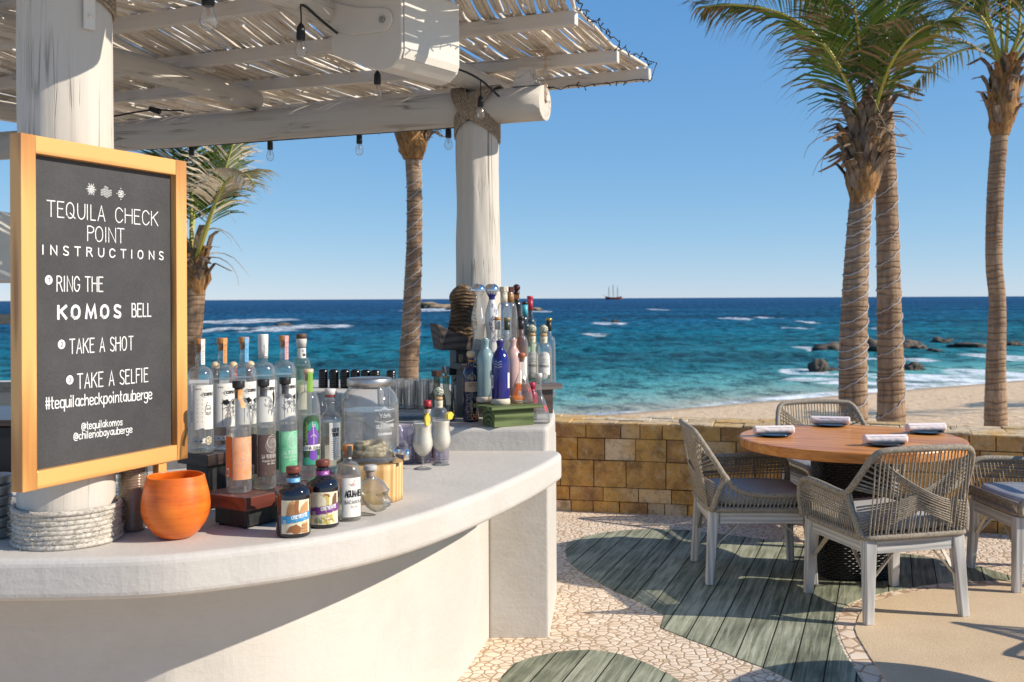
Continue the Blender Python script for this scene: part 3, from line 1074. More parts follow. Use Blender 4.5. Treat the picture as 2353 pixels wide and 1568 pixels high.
# ================================================================ stone wall
def stone_wall():
    pts = chaikin([Vector(p) for p in ((-2.2, 8.3), (-0.9, 8.16), (0.32, 7.95), (1.37, 7.69), (2.2, 7.46), (3.07, 7.16), (4.6, 6.6), (6.4, 5.9), (9, 4.8))], 2, False)
    L = [0.0]
    for a, b in zip(pts, pts[1:]):
        L.append(L[-1] + (b - a).length)

    def at(s):
        s = max(0, min(L[-1] - 1e-4, s))
        for i in range(len(pts) - 1):
            if L[i + 1] >= s:
                f = (s - L[i]) / (L[i + 1] - L[i])
                d = (pts[i + 1] - pts[i]).normalized()
                return pts[i].lerp(pts[i + 1], f), Vector((-d.y, d.x))
    rnd = random.Random(5)
    tones = [(0.52, 0.27, 0.07), (0.60, 0.36, 0.12), (0.44, 0.25, 0.09), (0.60, 0.43, 0.24), (0.34, 0.18, 0.08), (0.56, 0.32, 0.10), (0.60, 0.48, 0.33), (0.50, 0.31, 0.13)]
    t = thing("stone_wall", "low curved retaining wall of ochre stone blocks before the beach", "wall", (1.4, 7.9, 0))
    mb = MB()
    z = 0.0
    for hgt, lo, hi in ((0.085, .12, .26), (0.105, .14, .34), (0.20, .22, .36), (0.165, .17, .30), (0.105, .13, .28)):
        s = -rnd.random() * 0.2
        while s < L[-1]:
            ln = rnd.uniform(lo, hi)
            a, na = at(s + 0.0035)
            b, nb = at(s + ln - 0.0035)
            o = rnd.uniform(-0.008, 0.008)
            tn = rnd.choice(tones)
            k = rnd.uniform(0.85, 1.15)
            cc = (tn[0] * k, tn[1] * k, tn[2] * k)
            dz = 0.0025 if z > 0 else 0
            hgt_j = rnd.uniform(-0.004, 0.0015)
            q = [a + na * o, b + nb * o, b + nb * 0.15, a + na * 0.15]
            zz0, zz1 = z + dz, z + hgt - 0.0025 + hgt_j * 0.8
            vs = [(p.x, p.y, zz0) for p in q] + [(p.x, p.y, zz1) for p in q]
            mb.add(vs, [(3, 2, 1, 0), (4, 5, 6, 7), (0, 1, 5, 4), (1, 2, 6, 5), (2, 3, 7, 6), (3, 0, 4, 7)], 0, False, cc)
            s += ln
        z += hgt
    m, tt, o = new_mat("ochre_stone")
    v = coords(tt)
    at_ = nd(tt, "ShaderNodeAttribute", attribute_name="tone")
    n1 = noise_tex(tt, v, 9, 7, 0.65)
    n2 = noise_tex(tt, v, 45, 6, 0.7)
    n3 = noise_tex(tt, v, 4, 4, 0.6)
    n4 = noise_tex(tt, v, 16, 8, 0.75, 0.6)
    base_c = mixc(tt, 1.0, at_.outputs['Color'], (1.28, 1.22, 1.15), 'MULTIPLY')
    col = mixc(tt, ramp(tt, n1, [(0.46, 0.0), (0.64, 0.75)]), base_c, (0.24, 0.14, 0.065))
    col = mixc(tt, ramp(tt, n3, [(0.48, 0.0), (0.66, 0.7)]), col, (0.78, 0.44, 0.11))
    col = mixc(tt, ramp(tt, n4, [(0.52, 0.0), (0.68, 0.6)]), col, (0.72, 0.58, 0.38))
    col = mixc(tt, ramp(tt, n2, [(0.56, 0.0), (0.72, 0.65)]), col, (0.10, 0.07, 0.05))
    p = principled(tt, o, Base_Color=col, Roughness=0.85)
    p.inputs['Specular IOR Level'].default_value = 0.1
    tt.links.new(bump(tt, math2(tt, 'ADD', n1, math2(tt, 'MULTIPLY', n2, 0.6)), 0.9, 0.016), p.inputs['Normal'])
    mb.build("stone_face", m, t, bevel=0.0035, seg=2)
    mb = MB()
    s = 0.0
    N = 60
    vs = []
    for i in range(N + 1):
        a, na = at(L[-1] * i / N)
        vs += [(a + na * 0.02).to_tuple() + (0,), (a + na * 0.46).to_tuple() + (-0.6,), (a + na * 0.46).to_tuple() + (0.652,), (a + na * 0.02).to_tuple() + (0.652,)]
    mb.add(vs, [(i * 4 + j, i * 4 + (j + 1) % 4, i * 4 + 4 + (j + 1) % 4, i * 4 + 4 + j) for i in range(N) for j in range(4)])
    mb.build("wall_core", M("mortar", (0.10, 0.07, 0.04), (0.18, 0.13, 0.08), 0.9, scale=30, bmp=0.4), t)
    mb = MB()
    for row, (d0, d1) in enumerate(((-0.006, 0.19), (0.195, 0.36), (0.365, 0.50))):
        s = -rnd.random() * 0.2
        while s < L[-1]:
            ln = rnd.uniform(.16, .36)
            a, na = at(s + 0.003)
            b, nb = at(s + ln - 0.003)
            tn = rnd.choice([(0.58, 0.46, 0.30), (0.52, 0.40, 0.25), (0.62, 0.52, 0.38), (0.50, 0.36, 0.19)])
            e = rnd.uniform(-.012, .012)
            q = [a + na * (d0 + 0.002), b + nb * (d0 + 0.002), b + nb * (d1 - 0.003 + e * 0), a + na * (d1 - 0.003)]
            top = 0.672 + rnd.uniform(-.006, .004)
            vs = [(p.x, p.y, 0.6535) for p in q] + [(p.x, p.y, top + rnd.uniform(-.003, .003)) for p in q]
            mb.add(vs, [(3, 2, 1, 0), (4, 5, 6, 7), (0, 1, 5, 4), (1, 2, 6, 5), (2, 3, 7, 6), (3, 0, 4, 7)], 0, False, tn)
            s += ln
    mb.build("coping_stones", m, t, bevel=0.004, seg=2)


stone_wall()
# ================================================================ the bar
ZC = 0.915      # top of the counter
ZL = 1.02       # top of the raised ledge


def bar():
    t = thing("bar_counter", "curved white plaster bar with overhanging top and raised ledge", "bar counter", (-0.6, 4.2, 0))
    edge = [(-4.2, 2.95), (-3.2, 2.86), (-2.2, 2.80), (-1.356, 2.785), (-1.046, 2.80), (-0.921, 2.825), (-0.816, 2.872), (-0.638, 2.966), (-0.46, 3.115), (-0.302, 3.32), (-0.125, 3.67), (0.046, 4.10), (0.150, 4.40), (0.213, 4.625)]
    outer = [Vector(p) for p in edge]
    sm = chaikin(outer, 2, False)
    slab = sm + [Vector(p) for p in ((0.216, 4.69), (0.20, 4.76), (-0.3, 4.80), (-0.55, 5.0), (-0.8, 5.2), (-1.05, 4.8), (-1.35, 4.3), (-1.9, 3.95), (-4.2, 3.9))]
    mb = MB()
    mb.prism(slab, ZC - 0.115, ZC)
    mb.build("countertop", PLASTER, t, bevel=0.022, seg=4)
    # wall under the overhang, set back from the edge
    wall = [(-4.2, 3.36)]
    for i in range(1, len(sm) - 1):
        d = (sm[i + 1] - sm[i - 1]).normalized()
        n = Vector((-d.y, d.x))
        k = 0.40 + 0.04 * max(0, (sm[i].y - 4.0))
        p = sm[i] + n * k
        if -4.0 < p.x and p.y < 4.2:
            wall.append((p.x, p.y))
    wall += [(-0.232, 4.42), (-0.165, 4.72), (-0.112, 4.985), (-0.112, 5.4), (-1.2, 5.4), (-1.5, 4.4), (-4.2, 4.2)]
    mb = MB()
    mb.prism(wall, -0.01, ZC - 0.1145, 0)
    mb.build("front_wall", PLASTER, t, bevel=0.012, seg=3)
    mb = MB()
    mb.prism([(-0.115, 4.965), (0.168, 4.965), (0.234, 5.69), (0.0, 6.4), (-0.5, 6.1), (-0.114, 5.5)], -0.01, ZC - 0.03)
    mb.build("end_pillar", PLASTER, t, bevel=0.012, seg=3)
    led = [(-0.62, 4.742), (0.158, 4.735)] + [tuple(p) for p in chaikin([Vector(q) for q in ((0.158, 4.735), (0.195, 5.0), (0.225, 5.5), (0.20, 5.9), (0.0, 6.4), (-0.35, 7.1), (-0.75, 7.5), (-1.5, 7.66), (-4.5, 7.72))], 1, False)][1:]
    led += [tuple(p) for p in chaikin([Vector(q) for q in ((-4.5, 6.85), (-1.5, 6.80), (-1.12, 6.65), (-0.86, 6.2), (-0.68, 5.5), (-0.62, 4.742))], 1, False)][:-1]
    mb = MB()
    mb.prism(led, ZC - 0.05, ZL)
    mb.build("raised_ledge", PLASTER, t, bevel=0.02, seg=4)
    mb = MB()
    inn = [(p[0] * 1.0, p[1]) for p in led]
    c = Vector((-1.2, 6.3))
    low = [(p[0] + (-0.05 if p[0] > -0.9 else 0), p[1] + (0.03 if p[1] < 6 else -0.04 if p[1] > 7 else 0.02)) for p in led if p[1] > 5.2 or p[0] < -1]
    mb.prism(low, -0.01, ZC - 0.051)
    mb.build("back_wall", PLASTER, t, bevel=0.01)


bar()


# ================================================================ pergola
PL = Vector((-1.278, 3.02, 0))       # near post
PR = Vector((-0.18, 5.60, 0))        # far post
BD = Vector((-0.928, 0.373, 0))      # direction of the beams, away to the left
EDG = Vector((0.3375, 0.9413, 0))    # direction of the reeds
ROOT = thing("pergola", "white timber pergola with round posts and a reed roof over the bar", "pergola", (-0.7, 4.3, 0.9))


def post(p, z0, z1, r, sd, mat, rough=0.018, seg=96):
    mb = MB()
    prof = []
    n = seg
    zs = [z0 + (z1 - z0) * i / 40 for i in range(41)]
    vs = []
    for z in zs:
        for j in range(n):
            a = 2 * math.pi * j / n
            k = 1 + 0.045 * mnoise.noise((math.cos(a) * 1.1 + sd, math.sin(a) * 1.1, z * 1.6)) + rough * mnoise.noise((math.cos(a) * 3 + sd, math.sin(a) * 3, z * 3.2)) + 0.012 * mnoise.noise((math.cos(a) * 6 + sd, math.sin(a) * 6, z * 9)) - 0.02 * (z - z0)
            vs.append((p.x + r * k * math.cos(a), p.y + r * k * math.sin(a), z))
    fs = [(i * n + j, i * n + (j + 1) % n, (i + 1) * n + (j + 1) % n, (i + 1) * n + j) for i in range(40) for j in range(n)]
    mb.add(vs, fs, 0, True)
    mb.add(vs[-n:], [tuple(range(n))])
    return mb.build("post", mat, ROOT)


def lashing(p, z, r, parent, beam_r, mat, lo=0.10):
    """two crossing bands of rope that tie a beam onto a post top"""
    mb = MB()
    bx = -BD                       # right along the beam
    by = Vector((bx.y, -bx.x, 0))  # towards the viewer
    for sgn in (-1, 1):
        for k in range(8):
            o = k * 0.0125
            q = []
            for a, rr, zz in ((sgn * 2.9, r, -lo + o), (sgn * 2.3, r, -lo + 0.01 + o), (sgn * 1.75, r, -lo + 0.022 + o), (sgn * 1.25, r, -lo + 0.045 + o), (sgn * 0.75, r, -lo + 0.075 + o * 0.9), (sgn * 0.35, r, -lo * 0.45 + 0.05 + o * 0.7)):
                q.append(p + (bx * math.sin(a) + by * math.cos(a)) * (rr + 0.006) + Vector((0, 0, z + zz)))
            for xx, yy, zz in ((0.0, beam_r + 0.012, 0.05), (-0.035, beam_r + 0.016, 0.10), (-0.065, beam_r * 0.85 + 0.012, 0.16), (-0.085, beam_r * 0.45 + 0.01, 0.195), (-0.095, 0.0, 0.212), (-0.10, -beam_r * 0.6, 0.18)):
                q.append(p + bx * (sgn * (xx + (k - 3.5) * 0.0115)) + by * (yy + (0.007 if sgn > 0 else 0)) + Vector((0, 0, z + zz)))
            cv = chaikin(q, 2, False)
            mb.tube(cv, 0.0052, 6)
    return mb.build("rope_lashing", mat, parent)


pl = post(PL, 0.90, 2.50, 0.131, 1.0, POSTW)
pr = post(PR, 1.0, 2.53, 0.118, 4.0, POSTW, 0.055)
# coil of painted rope round the foot of the near post
mb = MB()
rn = random.Random(2)
for k in range(8):
    z = ZC + 0.0075 + k * 0.0132
    pts = []
    for j in range(48):
        a = 2 * math.pi * j / 48
        rr = 0.1385 + 0.002 * mnoise.noise((a * 2, k, 0)) + (0.004 if k in (0, 7) else 0)
        pts.append((PL.x + rr * math.cos(a), PL.y + rr * math.sin(a), z + 0.002 * mnoise.noise((a * 1.5, k * 3, 2))))
    mb.tube(pts, 0.0078, 7, closed=True)
for k in range(420):   # loose fibres
    a = rn.uniform(0, 2 * math.pi)
    z = ZC + rn.uniform(0.004, 0.108)
    p = Vector((PL.x + 0.146 * math.cos(a), PL.y + 0.146 * math.sin(a), z))
    d = Vector((math.cos(a), math.sin(a), 0)) * rn.uniform(0.2, 0.8) + Vector((-math.sin(a), math.cos(a), 0)) * rn.uniform(-1, 1) + Vector((0, 0, rn.uniform(-1, 1)))
    d.normalize()
    mb.tube([p, p + d * rn.uniform(0.008, 0.02)], 0.0008, 3, False)
mb.build("rope_coil", ROPE_W, pl)


def log(name, a, b, r0, r1, sd, mat, bend=0.015, n=28):
    """a peeled trunk along a - b, in its own frame so that the grain runs along it"""
    a, b = Vector(a), Vector(b)
    L = (b - a).length
    d = (b - a).normalized()
    mb = MB()
    m_ = 36
    vs = []
    for i in range(m_ + 1):
        f = i / m_
        r = r0 + (r1 - r0) * f
        for j in range(n):
            an = 2 * math.pi * j / n
            k = 1 + 0.05 * mnoise.noise((math.cos(an) * 1.2 + sd, math.sin(an) * 1.2, f * L * 1.2)) + 0.02 * mnoise.noise((math.cos(an) * 3 + sd, math.sin(an) * 3, f * L * 5))
            vs.append((f * L, r * k * math.cos(an) + bend * math.sin(f * 5 + sd), r * k * math.sin(an) + bend * mnoise.noise((f * 2.2, sd, 0))))
    fs = [(i * n + j, i * n + (j + 1) % n, (i + 1) * n + (j + 1) % n, (i + 1) * n + j) for i in range(m_) for j in range(n)]
    mb.add(vs, fs, 0, True)
    mb.add(vs[:n], [tuple(range(n))])
    mb.add(vs[-n:], [tuple(range(n))])
    ob = mb.build(name, mat, None)
    ob.parent = ROOT
    ob.location = a - ROOT.location
    ob.rotation_euler = d.to_track_quat('X', 'Z').to_euler()
    return ob


ZB = 2.613
beam_c = Vector((PR.x, PR.y, ZB))
fb = log("beam", beam_c - BD * 0.385, beam_c + BD * 4.6, 0.091, 0.089, 3, BEAMW, 0.012)
nb_c = Vector((PL.x, PL.y, 2.59))
nb = log("beam", nb_c - BD * 0.56, nb_c + BD * 3.0, 0.095, 0.09, 8, BEAMW, 0.01)
lashing(PR, 2.515, 0.118, pr, 0.098, ROPE_D)
lashing(PL, 2.50, 0.133, pl, 0.095, ROPE_D, 0.085)
# poles running over the beams
UP0 = Vector((PL.x - 0.05, PL.y - 0.35, 2.735))
UP1 = Vector((PR.x + 0.12, PR.y + 0.42, 2.775))
log("pole", UP0, UP1, 0.068, 0.06, 12, BEAMW, 0.012)
E2 = D(590, 250, 6.15)
E2 = Vector((E2.x, E2.y, 2.765))
log("pole", E2 - (UP1 - UP0).normalized() * 3.4, E2, 0.062, 0.058, 15, BEAMW, 0.012)
E3 = E2 + BD * 1.55
log("pole", E3 - (UP1 - UP0).normalized() * 3.4, E3 + EDG * 0.2, 0.062, 0.058, 18, BEAMW, 0.012)
BATT = painted_wood("batten_paint", 0, (0.72, 0.67, 0.60))
ZBT = 2.83
TIPS = []
for a, b in (((1265, 207), (1494, 185)), ((545, 215), (1421, 146)), ((369, 165), (1325, 59)), ((267, 77), (594, 32))):
    p, q = G(*a, ZBT), G(*b, ZBT)
    d = (p - q)
    d.z = 0
    d.normalize()
    TIPS.append((q, d))
q0, d0 = TIPS[3]
k0 = (0.227 - q0.x) / -d0.x if d0.x else 0
TIPS[3] = (q0 - d0 * 1.42, d0)
TIPS.append((Vector((-0.10, 3.55, ZBT)), TIPS[3][1]))
TIPS.append((Vector((-0.36, 2.85, ZBT)), TIPS[3][1]))
TIPS.append((Vector((-0.62, 2.15, ZBT)), TIPS[3][1]))
for q, d in TIPS:
    a = Vector((q.x, q.y, ZBT + 0.034))
    b = a + d * 4.9
    mb = MB()
    mb.box(((b - a).length / 2, 0, 0), ((b - a).length, 0.046, 0.066))
    ob = mb.build("batten", BATT, None, bevel=0.004)
    ob.parent = ROOT
    ob.location = a - ROOT.location
    ob.rotation_euler = (0, 0, math.atan2(d.y, d.x))
# iron strap that holds the roof edge down to the far beam
mb = MB()
tp = beam_c - BD * 0.380
mb.box((tp.x + 0.005, tp.y, 2.76), (0.012, 0.035, 0.27))
mb.box((tp.x - 0.02, tp.y + 0.04, 2.889), (0.10, 0.035, 0.008))
for z in (2.60, 2.64, 2.68):
    mb.sphere((tp.x + 0.012, tp.y - 0.004, z - 0.02 + 0.04), 0.007)
mb.build("strap", M("rusty_paint", (0.62, 0.56, 0.48), (0.42, 0.24, 0.12), 0.6, scale=30), ROOT)
mb = MB()
w0 = beam_c - BD * 0.28
rz = Matrix.Rotation(math.atan2(-BD.y, -BD.x), 3, 'Z')
mb.box((w0.x, w0.y, 2.755), (0.15, 0.06, 0.10), rz, taper=0.5)
mb.build("wedge_block", BATT, ROOT, bevel=0.004)
# plate on the near post
pp = Vector((PL.x + 0.105, PL.y - 0.088, 2.40))
mb = MB()
rz = Matrix.Rotation(R(48), 3, 'Z')
mb.box((pp.x, pp.y, 2.42), (0.032, 0.006, 0.13), rz)
for z in (2.39, 2.44):
    q = pp + rz @ Vector((0, -0.006, 0))
    mb.sphere((q.x, q.y, z), 0.006)
mb.build("metal_plate", CREAM, pl)
# the reeds
REED = None
m, t, o = new_mat("whitewashed_reed")
at_ = nd(t, "ShaderNodeAttribute", attribute_name="tone")
v = coords(t)
n1 = noise_tex(t, v, 14, 5, 0.65)
n2 = noise_tex(t, v, 70, 3, 0.6)
col = mixc(t, ramp(t, n1, [(0.48, 0.0), (0.70, 0.55)]), at_.outputs['Color'], (0.52, 0.43, 0.32))
p = principled(t, o, Base_Color=col, Roughness=0.75)
t.links.new(bump(t, n2, 0.5, 0.003), p.inputs['Normal'])
REED = m
mb = MB()
rn = random.Random(11)
# roof outline: right edge through the batten tips
PTS_E = sorted([(q.dot(EDG), q) for q, d in TIPS])


def edge_pt(s):
    """point of the roof's right edge with EDG-coordinate s"""
    lo, hi = PTS_E[0], PTS_E[-1]
    for (a, pa), (b, pb) in zip(PTS_E, PTS_E[1:]):
        if a <= s <= b:
            return pa.lerp(pb, (s - a) / (b - a))
    (a, pa), (b, pb) = (PTS_E[0], PTS_E[1]) if s < lo[0] else (PTS_E[-2], PTS_E[-1])
    return pa + (pb - pa) * ((s - a) / (b - a))


PDIR = Vector((-EDG.y, EDG.x, 0))
base_p = min(q.dot(PDIR) for _, q in PTS_E)
s_lo = PTS_E[0][0] - 0.3
s_hi = PTS_E[-1][0] + 0.10
k = 0
x = 0.02
while x < 4.75:
    r = rn.uniform(0.0075, 0.0125)
    # several lengths of reed, end to end
    s = s_lo - rn.uniform(0, 0.6)
    while s < s_hi - 0.05:
        ln = rn.uniform(0.9, 2.4)
        e = min(s + ln, s_hi + rn.uniform(-0.03, 0.04))
        # the last battens slant a little: keep the far end on the last batten line
        far = PTS_E[-1][1] + TIPS[0][1] * x
        e = min(e, far.dot(EDG) + rn.uniform(0.01, 0.07))
        if e - s > 0.15:
            m_ = max(3, int((e - s) / 0.16))
            ph = rn.uniform(0, 99)
            am = rn.uniform(0.003, 0.014)
            pts = []
            drift = rn.uniform(-0.012, 0.012)
            dz = rn.uniform(0, 0.014)
            for i in range(m_ + 1):
                f = i / m_
                ss = s + (e - s) * f
                off = x + am * 1.6 * mnoise.noise((ss * 2.3, ph, 0)) + drift * (f - 0.5) * 2
                b = edge_pt(ss)
                q = b + TIPS[0][1] * off
                pts.append((q.x, q.y, ZBT + 0.072 + r + dz + 0.010 * mnoise.noise((ss * 2, ph, 5))))
            kk = rn.uniform(0.8, 1.1)
            o0 = len(mb.f)
            mb.tube(pts, [r * (1 + 0.12 * mnoise.noise((i * 1.7, ph, 8))) for i in range(m_ + 1)], 5)
            cc = rn.choice([(0.82, 0.75, 0.64), (0.78, 0.70, 0.58), (0.84, 0.78, 0.69), (0.70, 0.61, 0.48)])
            for i in range(o0, len(mb.f)):
                mb.c[i] = (cc[0] * kk, cc[1] * kk, cc[2] * kk)
        s = e + rn.uniform(0.0, 0.03) if e > s else s_hi
        if e >= s_hi - 0.12:
            break
    x += r * 1.84 + rn.choice([-0.001, 0.0, 0.0, 0.0, 0.002, 0.006])
tag(mb.build("reed_roof", REED, ROOT, fix=False))


# ---------------------------------------------------------------- string lights
def lamp_bulb(parent, top, drop, sc=1.0):
    """hanging socket with a clear bulb"""
    x, y, z = top
    mb = MB()
    if drop > 0.003:
        mb.tube([(x, y, z), (x + 0.002, y, z - drop)], 0.0032, 6)
    z2 = z - drop
    mb.lathe([(0.004, z2 + 0.004), (0.009 * sc, z2 - 0.004), (0.0145 * sc, z2 - 0.014 * sc), (0.0155 * sc, z2 - 0.05 * sc), (0.013 * sc, z2 - 0.056 * sc)], 16, (x, y, 0))
    so = mb.build("socket", RUBBER, parent)
    z3 = z2 - 0.053 * sc
    mb = MB()
    mb.lathe([(0.011 * sc, z3), (0.013 * sc, z3 - 0.010 * sc), (0.0195 * sc, z3 - 0.030 * sc), (0.0205 * sc, z3 - 0.040 * sc), (0.0165 * sc, z3 - 0.054 * sc), (0.008 * sc, z3 - 0.061 * sc), (0.0, z3 - 0.062 * sc)], 18, (x, y, 0), cap0=False)
    mb.build("bulb", GLASS, so)
    mb = MB()
    mb.tube([(x - 0.003, y, z3 - 0.005), (x - 0.003, y, z3 - 0.035), (x + 0.003, y, z3 - 0.036), (x + 0.003, y, z3 - 0.005)], 0.0013, 5)
    mb.build("filament", FIL, so)


FIL = flat("filament", (0.75, 0.28, 0.05), 0.4)


def string_light(label, cable, bulbs):
    c0 = Vector(cable[0])
    t = thing("string_lights", label, "string lights", (c0.x, c0.y, c0.z), group="strings of bulbs under the pergola")
    mb = MB()
    mb.tube(chaikin([Vector(p) for p in cable], 2, False), 0.0055, 6)
    mb.build("cable", RUBBER, t)
    for b in bulbs:
        lamp_bulb(t, b[0], b[1], b[2] if len(b) > 2 else 1.0)


b1 = D(478, -40, 3.35)
b2 = D(691, 10, 3.98)
b3 = D(867, 150, 4.95)
b4 = D(1104, 182, 5.30)
string_light("black cable of clear bulbs sagging along the pole behind the white speaker",
             [D(300, -120, 3.0), D(430, -60, 3.3), b1, D(600, -25, 3.7), D(643, 0, 3.9), b2, D(706, 17, 4.0), D(725, 36, 4.05), D(766, 70, 4.12), D(830, 120, 4.6), b3, D(960, 140, 5.1), D(1055, 158, 5.22), b4, D(1135, 211, 5.38), D(1150, 225, 5.5)],
             [(b1, 0.0, 1.35), (b2, 0.075, 1.12), (b3, 0.03, 1.1), (b4, 0.085, 1.0)])


def beam_under(u, back=0.05):
    """a point under the far beam seen at picture column u"""
    a = (u - 1176.5) / FP
    s = (a * beam_c.y - beam_c.x) / (BD.x - a * BD.y)
    p = beam_c + BD * s
    return Vector((p.x, p.y + back, ZB - 0.095))


sb = [beam_under(u) for u in (427, 611, 820, 1029)]
string_light("row of clear bulbs hanging under the far beam of the pergola",
             [beam_under(u, 0.06) + Vector((0, 0, 0.012)) for u in (330, 427, 520, 611, 715, 820, 930, 1029, 1070)],
             [(p + Vector((0, 0.075, 0.030)), 0.0, 1.12) for p in sb])
string_light("black cable end with one socket lying on top of the far beam",
             [beam_under(u, -0.05) + Vector((0, 0, 0.207 + dz)) for u, dz in ((255, 0.0), (300, 0.012), (330, 0.02), (365, 0.022), (400, 0.01), (430, 0.0))], [])
o = bpy.data.objects["string_lights.002"]
mb = MB()
q = beam_under(365, -0.06) + Vector((0, 0, 0.222))
mb.tube([q + Vector((-0.03, 0, 0.012)), q + Vector((0.035, 0, -0.008))], [0.016, 0.018], 12)
mb.build("socket", RUBBER, o)

# tiny dark fairy lights along the roof edge
mb = MB()
rn = random.Random(4)
s = PTS_E[0][0]
pts = []
while s < PTS_E[-1][0] + 0.02:
    q = edge_pt(s)
    pts.append(q + Vector((0.02 + rn.uniform(-.012, .016), 0, 0.085 + rn.uniform(-0.02, 0.02))))
    s += 0.055
lst = PTS_E[-1][1]
for k in range(22):
    pts.append(lst + TIPS[0][1] * (0.05 * k) + Vector((0.0, -0.028, 0.0 + rn.uniform(-.012, .01))))
mb.tube(pts, 0.0026, 5)
for p in pts:
    for _ in range(2):
        d = Vector((rn.uniform(-1, 1), rn.uniform(-1, 1), rn.uniform(-1, 0.8))).normalized()
        mb.tube([p, p + d * rn.uniform(0.012, 0.030)], [0.002, 0.0035], 5)
fo = mb.build("fairy_lights", RUBBER, None, fix=False)
tag(fo, "thin dark wire of tiny fairy lights along the right roof edge", "fairy lights")


# ---------------------------------------------------------------- loudspeaker
def speaker():
    al = R(55)
    ex = Vector((math.cos(al), math.sin(al), 0))    # along the front
    ey = Vector((-math.sin(al), math.cos(al), 0))   # to the back
    c = D(923, 150, 4.0)
    c = Vector((c.x, c.y, 0))
    t = thing("loudspeaker", "large cream outdoor loudspeaker hung from the pergola pole", "loudspeaker", (c.x, c.y, 2.45))
    prof = [(0.0, 2.80), (0.0, 2.545), (0.012, 2.515), (0.05, 2.487), (0.09, 2.480), (0.13, 2.487), (0.36, 2.575), (0.37, 2.59), (0.37, 2.80)]

    def P(w_, d_, z):
        q = c + ex * w_ + ey * d_
        return (q.x, q.y, z)
    W = 0.36
    mb = MB()
    n = len(prof)
    vs = [P(0, d, z) for d, z in prof] + [P(W, d, z) for d, z in prof]
    mb.add(vs, [tuple(range(n)), tuple(range(2 * n - 1, n - 1, -1))] + [(i, (i + 1) % n, n + (i + 1) % n, n + i) for i in range(n)])
    mb.build("cabinet", CREAM, t, bevel=0.005, seg=3)
    g, tt, o = new_mat("perforated_grille")
    v = coords(tt)
    col = ramp(tt, noise_tex(tt, v, 240, 3, 0.7), [(0.4, (0.62, 0.58, 0.50)), (0.6, (0.70, 0.66, 0.58))])
    p = principled(tt, o, Base_Color=col, Roughness=0.5)
    mb = MB()
    gp = [(-0.006, 2.792), (-0.006, 2.548), (0.002, 2.520)]
    gv = [P(0.012, d, z) for d, z in gp] + [P(W - 0.012, d, z) for d, z in gp]
    gb = [P(0.012, d + 0.0045, z) for d, z in gp] + [P(W - 0.012, d + 0.0045, z) for d, z in gp]
    mb.add(gv + gb, [(0, 1, 4, 3), (1, 2, 5, 4), (9, 10, 7, 6), (10, 11, 8, 7), (0, 3, 9, 6), (2, 8, 11, 5), (0, 6, 7, 1), (1, 7, 8, 2), (3, 4, 10, 9), (4, 5, 11, 10)])
    mb.build("grille", g, t)
    # mounting arm on the side
    mb = MB()
    arm = []
    for i in range(13):
        a = -math.pi / 2 + math.pi * i / 12
        arm.append((0.085 - 0.045 * math.cos(a), 2.672 + 0.045 * math.sin(a)))
    arm = arm + [(0.22, 2.74), (0.43, 2.81), (0.47, 2.79), (0.46, 2.755), (0.475, 2.73), (0.44, 2.70), (0.25, 2.638)]
    n = len(arm)
    vs = [P(-0.012, d, z) for d, z in arm] + [P(-0.001, d, z) for d, z in arm]
    mb.add(vs, [tuple(range(n)), tuple(range(2 * n - 1, n - 1, -1))] + [(i, (i + 1) % n, n + (i + 1) % n, n + i) for i in range(n)])
    br = mb.build("bracket", CREAM, t, bevel=0.003)
    mb = MB()
    q = Vector(P(-0.015, 0.085, 2.672))
    mb.tube([q, q + ex * -0.006], 0.013, 14)
    mb.tube([q + ex * -0.006, q + ex * -0.009], 0.007, 6)
    mb.build("bolt", STEEL, br)
    mb = MB()
    a = Vector(P(0.1, 0.30, 2.80))
    mb.beam(a, a + Vector((-0.06, 0.05, 0.06)), 0.05, 0.02)
    mb.build("hanger", CREAM, t)


speaker()
# ================================================================ palms
def trunk_mat():
    m, t, o = new_mat("palm_bark")
    v = coords(t)
    sep = nd(t, "ShaderNodeSeparateXYZ", i_0=v)
    nz = noise_tex(t, coords(t, (2.4, 2.4, 5)), 1.0, 4, 0.6)
    nzz = noise_tex(t, coords(t, (0.15, 0.15, 2.1)), 1.0, 3, 0.6)
    zz = math2(t, 'ADD', math2(t, 'MULTIPLY', sep.outputs[2], 12.0), math2(t, 'ADD', math2(t, 'MULTIPLY', nz, 1.7), math2(t, 'MULTIPLY', nzz, 9.0)))
    fr = math2(t, 'FRACT', zz)
    ring = ramp(t, fr, [(0.0, 0.25), (0.30, 0.85), (0.75, 1.0), (0.92, 0.75), (1.0, 0.25)])
    fib = noise_tex(t, coords(t, (26, 26, 3)), 1.0, 5, 0.7)
    big = noise_tex(t, coords(t, (2, 2, 1.2)), 1.6, 5, 0.6)
    f = math2(t, 'ADD', math2(t, 'MULTIPLY', fib, 0.55), math2(t, 'MULTIPLY', big, 0.5))
    col = ramp(t, f, [(0.34, (0.17, 0.105, 0.06)), (0.52, (0.36, 0.24, 0.15)), (0.72, (0.56, 0.40, 0.27))])
    patchy = ramp(t, noise_tex(t, coords(t, (4, 4, 3)), 1.0, 4, 0.7), [(0.38, 0.15), (0.62, 0.85)])
    col = mixc(t, ring, mixc(t, patchy, col, (0.10, 0.06, 0.04)), col)
    col = mixc(t, ramp(t, noise_tex(t, coords(t, (1.5, 1.5, 1.1)), 1.0, 5, 0.7), [(0.45, 0.0), (0.65, 0.6)]), col, (0.20, 0.13, 0.085))
    p = principled(t, o, Base_Color=col, Roughness=0.9)
    p.inputs['Specular IOR Level'].default_value = 0.15
    h = math2(t, 'ADD', math2(t, 'MULTIPLY', ring, 1.0), math2(t, 'MULTIPLY', fib, 0.5))
    t.links.new(bump(t, h, 0.9, 0.02), p.inputs['Normal'])
    return m


